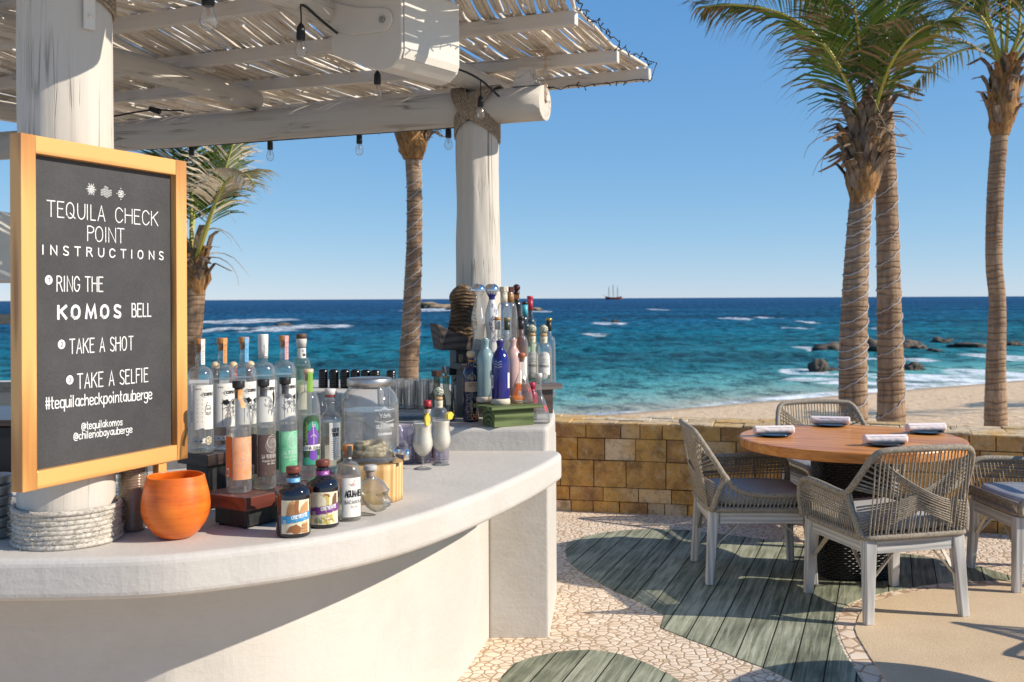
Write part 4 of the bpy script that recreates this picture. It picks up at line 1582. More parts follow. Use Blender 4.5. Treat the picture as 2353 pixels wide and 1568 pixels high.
def leaf_mat(name, c1, c2, tr=0.35):
    m, t, o = new_mat(name)
    geo = nd(t, "ShaderNodeNewGeometry")
    n1 = noise_tex(t, geo.outputs['Position'], 2.2, 5, 0.7)
    col = ramp(t, n1, [(0.38, c1), (0.62, c2)])
    p = t.nodes.new("ShaderNodeBsdfPrincipled")
    t.links.new(col, p.inputs['Base Color'])
    p.inputs['Roughness'].default_value = 0.45
    p.inputs['Specular IOR Level'].default_value = 0.25
    tl = nd(t, "ShaderNodeBsdfTranslucent")
    t.links.new(mixc(t, 0.5, col, (0.24, 0.38, 0.05), 'MIX'), tl.inputs[0])
    mx = nd(t, "ShaderNodeMixShader", i_0=tr, i_1=p.outputs[0], i_2=tl.outputs[0])
    t.links.new(mx.outputs[0], o.inputs[0])
    return m


BARK = trunk_mat()
LEAF = leaf_mat("palm_leaf", (0.028, 0.058, 0.007), (0.085, 0.12, 0.016), 0.22)
LEAFD = leaf_mat("dry_leaf", (0.13, 0.07, 0.035), (0.33, 0.21, 0.11), 0.2)
LEAFP = leaf_mat("bleached_leaf", (0.36, 0.28, 0.19), (0.66, 0.54, 0.40), 0.25)
STALK = M("palm_stalk", (0.36, 0.38, 0.06), (0.52, 0.44, 0.10), 0.45, scale=6)
DRY = M("dry_stalk", (0.42, 0.30, 0.18), (0.60, 0.47, 0.32), 0.8, scale=8)
HUSK = M("palm_husk", (0.085, 0.055, 0.035), (0.34, 0.245, 0.165), 0.9, scale=7, stretch=(3, 3, 0.7), bmp=0.8, bdist=0.02, bscale=14)
HUSKO = M("fresh_husk", (0.20, 0.095, 0.035), (0.46, 0.26, 0.11), 0.9, scale=9, stretch=(3, 3, 0.8), bmp=0.9, bdist=0.03, bscale=14)
CORD = M("white_cord", (0.50, 0.45, 0.42), (0.62, 0.57, 0.54), 0.6, scale=20)


def bez(p, n=24):
    """smooth curve through control points"""
    p = [Vector(q) for q in p]
    out = []
    P = [p[0] * 2 - p[1]] + p + [p[-1] * 2 - p[-2]]
    m = len(p) - 1
    for i in range(n + 1):
        t = i / n * m
        k = min(int(t), m - 1)
        f = t - k
        a, b, c, d = P[k], P[k + 1], P[k + 2], P[k + 3]
        out.append(0.5 * ((2 * b) + (c - a) * f + (2 * a - 5 * b + 4 * c - d) * f * f + (-a + 3 * b - 3 * c + d) * f ** 3))
    return out


def frond(leaf, stalk, pts, leaflen, nl, rnd, droop=0.5, dead=0.15, lm=0, dm=1, start=0.12, wid=0.03, r0=0.022):
    """one feather leaf: a curved stalk and two rows of hanging leaflets"""
    c = bez(pts, 40)
    L = sum((b - a).length for a, b in zip(c, c[1:]))
    stalk.tube(c, [r0 * (1 - 0.9 * i / 40) + 0.002 for i in range(41)], 6)
    for side in (-1, 1):
        for k in range(nl):
            f = start + (1 - start) * (k + rnd.uniform(0, 0.8)) / nl
            i = min(39, int(f * 40))
            p = c[i].lerp(c[i + 1], f * 40 - i)
            d = (c[i + 1] - c[i]).normalized()
            s = d.cross(Vector((0, 0, 1)))
            if s.length < 0.15:
                s = Vector((1, 0.2, 0))
            s.normalize()
            up = s.cross(d)
            ln = leaflen * (0.35 + 0.65 * math.sin(math.pi * min(1, max(0.02, (f * 0.95 + 0.08))) ** 0.8)) * rnd.uniform(0.75, 1.15)
            ang = 0.75 + 0.35 * (1 - f)
            dr = (d * math.cos(ang) + s * side * math.sin(ang) + up * 0.25).normalized()
            dp = droop * rnd.uniform(0.6, 1.5)
            q = [p]
            v = dr.copy()
            for j in range(4):
                q.append(q[-1] + v * ln / 4)
                v = (v + Vector((rnd.uniform(-.06, .06), rnd.uniform(-.06, .06), -dp * (0.25 + 0.3 * j)))).normalized()
            wv = v.cross(s * side)
            wv = (up * 0.5 + d * 0.8)
            wv = (wv - dr * wv.dot(dr)).normalized()
            wd = wid * rnd.uniform(0.7, 1.1)
            prof = (0.35, 0.9, 1.0, 0.65, 0.08)
            vs = []
            for j in range(5):
                vs += [q[j] - wv * wd * prof[j] / 2, q[j] + wv * wd * prof[j] / 2]
            dd = rnd.random()
            o0 = 0
            for j in range(4):
                mm = lm
                if dd < dead or (dd < dead + 0.5 and j == 3) or (dd < dead + 0.28 and j >= 2):
                    mm = dm
                leaf.add([vs[2 * j], vs[2 * j + 1], vs[2 * j + 3], vs[2 * j + 2]], [(0, 1, 3, 2) if False else (0, 1, 2, 3)], mm, True)


def palm(label, trunk_pts, radii, spec):
    """trunk_pts: world points from the ground up"""
    rnd = random.Random(spec.get("seed", 1))
    tp = bez(trunk_pts, 60)
    nr = len(radii) - 1
    t = thing("palm_tree", label, "palm tree", tuple(trunk_pts[0]), group="palm trees between patio and beach")
    mb = MB()
    n = 24
    rs = []
    for i in range(61):
        f = i / 60 * nr
        k = min(int(f), nr - 1)
        rs.append(radii[k] + (radii[k + 1] - radii[k]) * (f - k))
    # ringed surface: extra sections
    fine = bez(trunk_pts, 220)
    rf = []
    for i in range(221):
        f = i / 220 * nr
        k = min(int(f), nr - 1)
        r = radii[k] + (radii[k + 1] - radii[k]) * (f - k)
        rf.append(r * (1 + 0.05 * mnoise.noise((i * 0.6, spec.get("seed", 1), 0)) + 0.035 * ((i % 5) / 5) * (0.5 + mnoise.noise((i // 5 * 3.7, 2, 2)))))
    mb.tube(fine, rf, n)
    mb.build("trunk", BARK, t, fix=False)
    if spec.get("cord"):
        mb = MB()
        a0, a1, turns = spec["cord"]
        q = []
        N = int(turns * 22)
        for i in range(N + 1):
            f = a0 + (a1 - a0) * i / N
            f += 0.010 * mnoise.noise((i * 0.05, spec["seed"], 9))
            k = min(219, max(0, int(f * 220)))
            p = fine[k]
            a = 2 * math.pi * turns * i / N
            wob = 0.07 * math.sin(a + 1.0)
            q.append(p + Vector((math.cos(a) * (rf[k] + 0.008), math.sin(a) * (rf[k] + 0.008), wob)))
        mb.tube(q, 0.0055, 6)
        mb.build("cord", CORD, t, fix=False)
    top = Vector(trunk_pts[-1])
    # old leaf bases around the neck
    if spec.get("boots"):
        z0, z1, nb_, r_ = spec["boots"]
        mb = MB()
        for k in range(nb_):
            a = rnd.uniform(0, 2 * math.pi)
            f = (k + rnd.random()) / nb_
            z = z0 + (z1 - z0) * f
            i = min(range(61), key=lambda j: abs(tp[j].z - z))
            o = tp[i].copy()
            o.z = z
            rd = Vector((math.cos(a), math.sin(a), 0))
            tn = Vector((-rd.y, rd.x, 0))
            ln = rnd.uniform(0.14, 0.40) * spec.get("bl", 1.0)
            wd = rnd.uniform(0.07, 0.13)
            fl = rnd.uniform(0.25, 1.35)
            q = [o + rd * (r_ * 0.75) - Vector((0, 0, 0.06)), o + rd * (r_ * 1.02) + Vector((0, 0, ln * 0.35)), o + rd * (r_ * 1.1 + ln * 0.25 * fl) + Vector((0, 0, ln * 0.8)), o + rd * (r_ * 1.15 + ln * 0.75 * fl) + Vector((0, 0, ln * (1.15 - 0.5 * fl)))]
            vs = []
            cur = rnd.uniform(0.01, 0.05)
            for j, (p, k2) in enumerate(zip(q, (1.15, 1.0, 0.72, 0.35 + rnd.uniform(0, .25)))):
                tw = tn * wd * k2 / 2
                vs += [p - tw, p + rd * cur, p + tw, p + tw - rd * 0.012, p + rd * (cur - 0.018), p - tw - rd * 0.012]
            fs = []
            for j in range(3):
                for s in range(6):
                    fs.append((j * 6 + s, j * 6 + (s + 1) % 6, j * 6 + 6 + (s + 1) % 6, j * 6 + 6 + s))
            fs += [(5, 4, 3, 2, 1, 0), (18, 19, 20, 21, 22, 23)]
            mb.add(vs, fs, 0 if rnd.random() < 0.75 else 1, False)
        # fibre sheath under the bases
        i0 = min(range(61), key=lambda j: abs(tp[j].z - z0))
        prof = []
        for j in range(9):
            f = j / 8
            prof.append((r_ * (0.62 + 0.40 * math.sin(math.pi * min(1, f * 0.85 + 0.03)) + 0.04 * rnd.uniform(-1, 1)), z0 - 0.16 + (z1 - z0 + 0.1) * f))
        o0 = len(mb.v)
        mb.lathe(prof, 20, (tp[i0].x, tp[i0].y, 0), 1, True)
        for j in range(o0, len(mb.v)):
            p = Vector(mb.v[j])
            k = min(range(61), key=lambda q: abs(tp[q].z - p.z))
            p += Vector((tp[k].x - tp[i0].x, tp[k].y - tp[i0].y, 0))
            p += Vector((p.x - tp[k].x, p.y - tp[k].y, 0)) * 0.35 * mnoise.noise(p * 7)
            mb.v[j] = tuple(p)
        mb.build("leaf_bases", [HUSK, HUSKO], t, fix=False)
    lf, st = MB(), MB()
    for fr in spec["fronds"]:
        frond(lf, st, fr["p"], fr.get("l", 0.7), fr.get("n", 46), rnd, fr.get("droop", 0.5), fr.get("dead", 0.15), start=fr.get("start", 0.14), wid=fr.get("w", 0.03))
    for k in range(spec.get("auto", 0)):
        a = 2 * math.pi * (k + rnd.uniform(-.3, .3)) / spec["auto"] + 0.4
        ln = spec.get("flen", 2.2) * rnd.uniform(0.8, 1.1)
        el = rnd.uniform(0.2, 1.1)
        d = Vector((math.cos(a), math.sin(a), 0))
        q = [top, top + d * ln * 0.3 * math.cos(el) + Vector((0, 0, ln * 0.32 * math.sin(el) + 0.15)), top + d * ln * 0.65 * math.cos(el * 0.8) + Vector((0, 0, ln * 0.5 * math.sin(el))), top + d * ln * (0.95 * math.cos(el * .7)) + Vector((0, 0, ln * 0.42 * math.sin(el) - 0.25))]
        frond(lf, st, q, spec.get("leaf", 0.7), 38, rnd, 0.55, 0.2)
    if spec.get("threads"):
        dm = MB()
        for k in range(spec["threads"]):
            a = rnd.uniform(0, 6.28)
            p = top + Vector((math.cos(a) * 0.12, math.sin(a) * 0.12, rnd.uniform(0.0, 0.5)))
            q = [p]
            v = Vector((math.cos(a), math.sin(a), rnd.uniform(0, 1.5))).normalized()
            for j in range(7):
                q.append(q[-1] + v * rnd.uniform(0.05, 0.12))
                v = (v + Vector((rnd.uniform(-.3, .3), rnd.uniform(-.3, .3), -0.35))).normalized()
            dm.tube(q, [0.008 - 0.0009 * j for j in range(8)], 4)
        dm.build("dry_strands", DRY, t, fix=False)
    lf.build("crown", [LEAF, spec.get("dead_mat", LEAFD)], t, fix=False)
    st.build("leaf_stalks", STALK, t, fix=False)
    return t


def sz(u, Y):
    return sand_z(X(u, Y), Y)


# pair, left tree ------------------------------------------------------
Y = 11.0
def q_(u, v, Y=11.0):
    return D(u, v, Y)


g0 = D(1962, 965, Y)
base = Vector((g0.x, Y, sand_z(g0.x, Y) - 0.1))
fr = [
    dict(p=[q_(1985, 330), q_(1966, 243, 10.9), q_(1921, 141, 10.7), q_(1861, 70, 10.6), q_(1785, 27, 10.5), q_(1690, 12, 10.5), q_(1622, 16, 10.6)], l=1.0, n=84, droop=0.85, dead=0.26, start=0.12, w=0.028),
    dict(p=[q_(1990, 330), q_(1984, 183, 10.8), q_(1972, 70, 10.3), q_(1950, -60, 9.9), q_(1940, -160, 9.6)], l=0.80, n=60, droop=0.35, dead=0.06, start=0.22),
    dict(p=[q_(2000, 320), q_(2055, 186, 10.9), q_(2120, 108, 10.8), q_(2232, -4, 10.6), q_(2330, -60, 10.5)], l=0.9, n=70, droop=0.75, dead=0.18, start=0.16),
    dict(p=[q_(2000, 320), q_(2020, 150, 11.2), q_(2060, 20, 11.5), q_(2120, -120, 11.8)], l=0.7, n=46, droop=0.3, dead=0.1, start=0.25),
    dict(p=[q_(1995, 320), q_(2030, 190, 10.6), q_(2070, 110, 10.1), q_(2130, 60, 9.7), q_(2180, 70, 9.5)], l=0.72, n=44, droop=0.7, dead=0.35, start=0.2),
    dict(p=[q_(1985, 320), q_(1950, 170, 11.3), q_(1900, 40, 11.6), q_(1830, -70, 11.8)], l=0.75, n=46, droop=0.4, dead=0.12, start=0.25),
]
palm("thick palm wrapped in white cord, left of the pair behind the table, with husk collar", [base, q_(1960, 880), q_(1961, 780), q_(1966, 650), q_(1972, 540), q_(1980, 440), q_(1988, 330)], [0.165, 0.142, 0.138, 0.128, 0.118, 0.112, 0.10],
     dict(seed=3, cord=(0.10, 0.80, 15), boots=(2.74, 3.5, 84, 0.175), fronds=fr, threads=26, bl=1.15))
# pair, right tree -----------------------------------------------------
Y = 11.6
b0 = D(2050, 965, Y)
base = Vector((b0.x, Y, sand_z(b0.x, Y) - 0.1))
palm("taller slim palm wrapped in cord, right of the pair behind the table", [base, q_(2047, 880, Y), q_(2043, 700, Y), q_(2039, 520, Y), q_(2033, 330, Y), q_(2022, 130, Y), q_(2017, 0, Y), q_(2010, -190, Y)], [0.175, 0.142, 0.128, 0.118, 0.108, 0.085, 0.08, 0.078],
     dict(seed=5, cord=(0.09, 0.60, 12), fronds=[], auto=11, flen=2.4, leaf=0.7, threads=10))
# far right palm -------------------------------------------------------
Y = 13.0
b0 = D(2288, 972, Y)
base = Vector((b0.x, Y, sand_z(b0.x, Y) - 0.1))
r_ = lambda u, v, yy=13.0: D(u, v, yy)
fr = [dict(p=[r_(2305, 170), r_(2275, 90), r_(2262, -10), r_(2230, -120)], l=0.8, n=40, start=0.45), dict(p=[r_(2312, 170), r_(2340, 70), r_(2352, -40), r_(2400, -150)], l=0.8, n=40, start=0.45),
      dict(p=[r_(2308, 170), r_(2300, 60), r_(2296, -60), r_(2280, -160)], l=0.8, n=40, start=0.45),
      dict(p=[r_(2325, 150), r_(2385, 60), r_(2450, 30), r_(2530, 60)], l=0.8, n=40, start=0.4), dict(p=[r_(2300, 150), r_(2240, -70, 12.6), r_(2200, -110, 12.4), r_(2150, -60, 12.2), r_(2100, 20, 12.1)], l=0.8, n=50, droop=0.9, dead=0.4, start=0.2),
      dict(p=[r_(2310, 150), r_(2320, -50, 12.4), r_(2300, -110, 11.9), r_(2260, -60, 11.5), r_(2235, 20, 11.3)], l=0.8, n=50, droop=0.9, dead=0.3, start=0.2)]
palm("slender bare trunked palm at the right edge with orange husk under its crown", [base, r_(2288, 860), r_(2292, 700), r_(2284, 600), r_(2287, 450), r_(2297, 310), r_(2306, 200), r_(2310, 150)], [0.155, 0.118, 0.098, 0.098, 0.098, 0.098, 0.11, 0.09],
     dict(seed=8, boots=(3.75, 4.45, 30, 0.175), fronds=fr, auto=4, flen=2.0, bl=0.7))
# palm between the posts -------------------------------------------------
Y = 14.0
b0 = D(938, 985, Y)
base = Vector((b0.x, Y, sand_z(b0.x, Y) - 0.1))
s_ = lambda u, v, yy=14.0: D(u, v, yy)
palm("palm trunk rising between the sign and the far post, its crown above the beam", [base, s_(939, 860), s_(944, 760), s_(948, 660), s_(952, 560), s_(952, 440), s_(948, 350), s_(944, 300)], [0.15, 0.132, 0.125, 0.113, 0.105, 0.10, 0.105, 0.14],
     dict(seed=12, cord=(0.22, 0.76, 14), boots=(3.62, 3.98, 26, 0.19), fronds=[], auto=9, flen=1.25, leaf=0.5, bl=0.8))
# palm behind the sign ---------------------------------------------------
Y = 12.0
b0 = D(425, 985, Y)
base = Vector((b0.x, Y, sand_z(b0.x, Y) - 0.1))
e_ = lambda u, v, yy=12.0: D(u, v, yy)
fr = [dict(p=[e_(445, 620), e_(472, 540, 11.8), e_(500, 450, 11.6), e_(520, 380, 11.5), e_(545, 310, 11.4), e_(580, 270, 11.3)], l=0.62, n=64, droop=0.45, dead=0.30, start=0.25, w=0.022),
      dict(p=[e_(440, 610), e_(440, 480), e_(450, 370), e_(470, 260)], l=0.7, n=46, droop=0.3, dead=0.2, start=0.25),
      dict(p=[e_(435, 610), e_(410, 480), e_(400, 360), e_(370, 260)], l=0.7, n=46, droop=0.4, dead=0.2, start=0.25),
      dict(p=[e_(445, 610), e_(485, 490, 11.3), e_(520, 420, 10.9), e_(560, 400, 10.6), e_(590, 430, 10.4)], l=0.55, n=34, droop=0.8, dead=0.85, start=0.3),
      dict(p=[e_(440, 600), e_(400, 520), e_(340, 480), e_(280, 500)], l=0.7, n=40, droop=0.5, start=0.25), dict(p=[e_(440, 600), e_(450, 480, 12.5), e_(500, 380, 13), e_(540, 330, 13.4)], l=0.7, n=40, droop=0.4, start=0.25)]
palm("palm partly hidden by the chalkboard with pale dry leaf tips", [base, e_(432, 860), e_(440, 780), e_(446, 700), e_(446, 640), e_(443, 600)], [0.13, 0.115, 0.11, 0.115, 0.13, 0.10],
     dict(seed=15, dead_mat=LEAFP, boots=(1.78, 2.25, 24, 0.15), fronds=fr, threads=14, bl=0.9))
# palms beyond the right edge whose shade lies on the sand
for k, (x, y, hh) in enumerate(((19.5, 25.5, 5.2), (24.5, 26.5, 5.0))):
    zb = sand_z(x, y)
    palm(("palm standing on the sand beyond the right edge of the view", "second palm beyond the right edge, farther along the sand")[k], [Vector((x, y, zb - .1)), Vector((x + .1, y, zb + hh * .5)), Vector((x + .3, y, zb + hh))], [0.16, 0.12, 0.10],
         dict(seed=21 + k, fronds=[], auto=13, flen=2.6, leaf=0.8))
# ================================================================ dining set
ROPEG = rope_mat("grey_rope", (0.25, 0.205, 0.15), (0.46, 0.395, 0.31))
GREYW = wood_mat("washed_teak", (0.38, 0.365, 0.34), (0.68, 0.66, 0.62), 2, 0.7, 7, 1.0, 0.0, False)
GREYWX = wood_mat("washed_teak_rail", (0.38, 0.365, 0.34), (0.68, 0.66, 0.62), 0, 0.7, 7, 1.0, 0.0, False)
GREYWY = wood_mat("washed_teak_side", (0.38, 0.365, 0.34), (0.68, 0.66, 0.62), 1, 0.7, 7, 1.0, 0.0, False)
CUSH = M("grey_cushion", (0.40, 0.40, 0.39), (0.46, 0.455, 0.44), 0.85, scale=120, bmp=0.25, bdist=0.002)
GALV = M("galvanised", (0.42, 0.36, 0.28), (0.55, 0.50, 0.44), 0.45, 0.6, scale=30)


def make_chair():
    t = thing("rope_armchair", "grey rope armchair", "armchair", (0, 0, 0), group="rope armchairs at the round table")
    for sx in (-1, 1):
        for (x1, y1, x0, y0) in ((0.245, -0.262, 0.268, -0.292), (0.245, 0.262, 0.262, 0.288)):
            mb = MB()
            mb.beam((sx * x1, y1, 0.405), (sx * x0, y0, 0.0), 0.062, 0.056, w2=0.042, h2=0.040, up=(0, 1, 0))
            mb.build("leg", GREYW, t, False, bevel=0.005)
        mb = MB()
        mb.box((sx * 0.250, 0, 0.370), (0.034, 0.466, 0.062))
        mb.build("side_rail", GREYWY, t, False, bevel=0.003)
        for sy in (-1, 1):
            mb = MB()
            mb.beam((sx * 0.246, sy * 0.262, 0.20), (sx * 0.246, sy * 0.125, 0.335), 0.006, 0.018, up=(1, 0, 0))
            mb.beam((sx * 0.240, sy * 0.268, 0.20), (sx * 0.115, sy * 0.268, 0.335), 0.018, 0.006)
            mb.build("brace", GALV, t, False)
    for sy in (-1, 1):
        mb = MB()
        mb.box((0, sy * 0.266, 0.370), (0.427, 0.034, 0.062))
        mb.build("cross_rail", GREYWX, t, False, bevel=0.003)
    # rope wound frame
    RIM = [(-0.300, 0.275, 0.42), (-0.310, 0.285, 0.52), (-0.313, 0.268, 0.598), (-0.316, 0.20, 0.632), (-0.320, 0.05, 0.632), (-0.326, -0.13, 0.622), (-0.328, -0.205, 0.632),
           (-0.315, -0.27, 0.70), (-0.285, -0.335, 0.80), (-0.255, -0.362, 0.842), (-0.20, -0.376, 0.856), (0.0, -0.392, 0.862)]
    # one arm is raised, the other side stays at cushion height
    LOW = [(0.20, -0.376, 0.856), (0.255, -0.362, 0.842), (0.285, -0.335, 0.80), (0.315, -0.27, 0.70), (0.328, -0.205, 0.600), (0.322, -0.13, 0.532), (0.318, 0.0, 0.508), (0.312, 0.18, 0.506), (0.310, 0.265, 0.492), (0.304, 0.284, 0.458), (0.300, 0.275, 0.42)]
    rim = RIM + LOW
    mb = MB()
    mb.tube(bez(rim, 110), 0.0165, 9)
    seat = [(-0.29, 0.275), (-0.15, 0.283), (0.15, 0.283), (0.29, 0.275), (0.298, 0.0), (0.29, -0.27), (0.25, -0.297), (0.0, -0.302), (-0.25, -0.297), (-0.29, -0.27), (-0.298, 0.0)]
    sp = chaikin([Vector((x, y, 0.421)) for x, y in seat], 2)
    mb.tube(sp, 0.0155, 8, closed=True)
    for s in (-1, 1):
        mb.tube(bez([(s * 0.328, -0.205, 0.628 if s < 0 else 0.598), (s * 0.318, -0.245, 0.53), (s * 0.292, -0.275, 0.42)], 16), 0.0165, 9)
    mb.build("frame", ROPEG, t, False)
    # the cords are strung between rim and seat ring
    top = bez([(-0.328, -0.205, 0.632), (-0.315, -0.27, 0.70), (-0.285, -0.335, 0.80), (-0.255, -0.362, 0.842), (-0.20, -0.376, 0.856), (0.0, -0.392, 0.862), (0.20, -0.376, 0.856), (0.255, -0.362, 0.842), (0.285, -0.335, 0.80), (0.315, -0.27, 0.70), (0.328, -0.205, 0.632)], 200)

    def topx(x):
        return min(top[50:151], key=lambda p: abs(p.x - x))
    bot = bez([(-0.292, -0.275, 0.425), (-0.25, -0.297, 0.425), (0, -0.302, 0.425), (0.25, -0.297, 0.425), (0.292, -0.275, 0.425)], 80)

    def botx(x):
        return min(bot, key=lambda p: abs(p.x - x))
    mb = MB()
    N = 27
    for k in range(N):
        f = (k + 0.5) / N * 2 - 1
        a, b = botx(f * 0.27), topx(f * 0.272)
        mb.tube([a, a.lerp(b, 0.5) + Vector((0, -0.004, 0)), b], 0.0042, 5, caps=False)
    def ends(s, f):
        """a cord's low end on one upright and its high end on the other flank"""
        a = Vector((s * (0.292 + 0.030 * (0.12 + 0.55 * f)), -0.277 + 0.06 * (0.12 + 0.55 * f) * 0.4, 0.432 + 0.135 * f))
        j = int(8 + f * 44)
        return a, (top[200 - j] if s < 0 else top[j])
    for s in (-1, 1):
        ca, cb = ends(s, 0.5)
        lift = Vector((0, -0.010 - (0.009 if s > 0 else 0), 0))
        for k in range(10):
            a, b = ends(s, k / 9)
            m = []
            for q, dy, dz in ((0.35, -0.045, -0.022), (0.68, -0.035, -0.014)):
                c_ = ca.lerp(cb, q)
                m.append(c_ + (a.lerp(b, q) - c_) * 0.62 + Vector((0, dy, dz)) + lift)
            mb.tube(bez([a, m[0], m[1], b], 14), 0.0050, 5, caps=False)
    mb.build("back_cords", ROPEG, t, False)
    for s in (-1, 1):
        mb = MB()
        up = bez([(s * 0.328, -0.205, 0.628), (s * 0.318, -0.245, 0.53), (s * 0.292, -0.275, 0.42)], 30)
        fr = bez([(s * 0.316, 0.20, 0.632), (s * 0.313, 0.268, 0.598), (s * 0.310, 0.285, 0.52), (s * 0.300, 0.275, 0.42)], 30)
        for k in range(11 if s < 0 else 0):
            f = 0.06 + 0.56 * k / 10
            a, b = up[int(f * 30)], fr[int((f * 0.95 + 0.05) * 30)]
            mb.tube([a, a.lerp(b, 0.5) + Vector((s * 0.006, 0, 0)), b], 0.0042, 5, caps=False)
        for k in range(24):
            f = (k + 0.5) / 24
            y = -0.262 + 0.53 * f
            a = Vector((s * 0.296, y, 0.425))
            b = Vector((s * (0.320 - 0.004 * f), y + 0.02, (0.63 if y < 0.19 else 0.60) if s < 0 else (0.506 if y > -0.13 else 0.506 + (-0.13 - y) * 0.9)))
            mb.tube([a, a.lerp(b, 0.5) + Vector((-s * 0.004, 0, 0)), b], 0.0042, 5, caps=False)
        mb.build("arm_cords", ROPEG, t, False)
    mb = MB()
    for k in range(34):
        f = (k + 0.5) / 34 * 2 - 1
        mb.tube([(f * 0.28, 0.281, 0.425), (f * 0.28, 0.287, 0.475)], 0.0042, 5, caps=False)
    mb.tube([(-0.295, 0.282, 0.478), (0.295, 0.282, 0.478)], 0.010, 7)
    mb.box((0, 0, 0.428), (0.54, 0.52, 0.010))
    mb.build("seat_web", ROPEG, t, False)
    mb = MB()
    n = 40
    vs, fs = [], []
    rings = [(0.955, 0.436), (1.0, 0.448), (1.015, 0.470), (1.0, 0.492), (0.95, 0.503), (0.6, 0.509), (0.0, 0.511)]
    for k, z in rings:
        for j in range(n):
            a = 2 * math.pi * j / n
            e = (abs(math.cos(a)) ** 5 + abs(math.sin(a)) ** 5) ** (-1 / 5)
            x, y = 0.268 * k * e * math.cos(a), 0.262 * k * e * math.sin(a)
            vs.append((x, y + 0.005, z + 0.004 * mnoise.noise((x * 7, y * 7, 1)) * (1 if z > .49 else 0)))
    for i in range(len(rings) - 1):
        for j in range(n):
            fs.append((i * n + j, i * n + (j + 1) % n, i * n + n + (j + 1) % n, i * n + n + j))
    fs.append(tuple(range(n - 1, -1, -1)))
    mb.add(vs, fs, 0, True)
    mb.build("cushion", CUSH, t, False)
    return t


CH = make_chair()
spots = [("grey rope armchair seen from behind, nearest the viewer at the table", 1.915, 5.47, R(14)),
         ("grey rope armchair in profile on the table's left side", 1.385, 6.115, R(-91)),
         ("grey rope armchair across the table, facing the viewer from the wall side", 2.17, 7.02, R(187)),
         ("grey rope armchair cut by the right edge, its seat turned to the table", 2.985, 5.94, R(92))]
for i, (lb, x, y, a) in enumerate(spots):
    if i == 0:
        CH.location = (x, y, 0.005)
        CH.rotation_euler = (0, 0, a)
        CH["label"] = lb
    else:
        c_ = copy_tree(CH, None, (x, y, 0.005), a, lb)
        if i == 3:
            c_.scale = (-1, 1, 1)   # its raised arm is on the other side

TEAK = None
m, t, o = new_mat("orange_table_wood")
v0 = coords(t, (1, 1, 1), 'Object', (0, 0, R(25)))
v = rescale(t, v0, (0.9, 9, 9))
w1 = noise_tex(t, v, 1.0, 6, 0.6, 1.6)
w2 = noise_tex(t, rescale(t, v0, (3, 60, 60)), 1.0, 4, 0.6)
col = ramp(t, w1, [(0.30, (0.40, 0.12, 0.022)), (0.48, (0.68, 0.25, 0.055)), (0.68, (0.85, 0.40, 0.12))])
col = mixc(t, ramp(t, w2, [(0.5, 0.0), (0.8, 0.35)]), col, (0.22, 0.07, 0.025))
p = principled(t, o, Base_Color=col, Roughness=0.36)
p.inputs['Specular IOR Level'].default_value = 0.25
p.inputs['Coat Weight'].default_value = 0.10
p.inputs['Coat Roughness'].default_value = 0.2
TEAK = m
TCX, TCY, TZ = 1.965, 6.12, 0.785


def wicker_mat():
    m, t, o = new_mat("black_wicker")
    tc = t.nodes.new("ShaderNodeTexCoord")
    sep = nd(t, "ShaderNodeSeparateXYZ", i_0=tc.outputs['Object'])
    an = math2(t, 'ARCTAN2', sep.outputs[1], sep.outputs[0])
    a = math2(t, 'MULTIPLY', an, 18.0)
    b = math2(t, 'MULTIPLY', sep.outputs[2], 72.0)
    sa = math2(t, 'SINE', math2(t, 'MULTIPLY', a, 2.0))
    row = math2(t, 'FLOOR', b)
    par = math2(t, 'SUBTRACT', math2(t, 'MULTIPLY', math2(t, 'FLOORED_MODULO', row, 2.0), 2.0), 1.0)
    wv = math2(t, 'MULTIPLY', math2(t, 'ABSOLUTE', math2(t, 'SINE', math2(t, 'MULTIPLY', b, math.pi))), math2(t, 'ADD', 0.6, math2(t, 'MULTIPLY', math2(t, 'MULTIPLY', sa, par), 0.4)))
    col = ramp(t, wv, [(0.1, (0.004, 0.004, 0.004)), (0.9, (0.022, 0.020, 0.020))])
    p = principled(t, o, Base_Color=col, Roughness=0.35)
    t.links.new(bump(t, wv, 1.0, 0.01), p.inputs['Normal'])
    return m


WICK = wicker_mat()


def make_table(label, x, y):
    t = thing("dining_table", label, "table", (x, y, 0), group="round dining tables")
    mb = MB()
    rr = 0.632
    mb.lathe([(rr - 0.008, TZ - 0.058), (rr - 0.002, TZ - 0.052), (rr, TZ - 0.03), (rr, TZ - 0.008), (rr - 0.003, TZ - 0.002), (rr - 0.010, TZ), (0.0, TZ)], 96, (0, 0, 0), 0, False)
    mb.build("tabletop", TEAK, t, False)
    mb = MB()
    prof = [(0.205, 0.004), (0.222, 0.02), (0.226, 0.10), (0.214, 0.30), (0.205, 0.50), (0.212, 0.68), (0.214, TZ - 0.0585)]
    mb.lathe(prof, 48, (0, 0, 0), 0, True, sq=0.25)
    mb.build("pedestal", WICK, t, False)
    return t


make_table("round orange wood table laid with four rolled napkins", TCX, TCY)
PLATE = M("dark_plate", (0.018, 0.022, 0.020), (0.028, 0.032, 0.03), 0.25, scale=30)
NAP = M("pink_white_napkin", (0.86, 0.75, 0.70), (0.90, 0.81, 0.77), 0.9, scale=160, bmp=0.3, bdist=0.001)


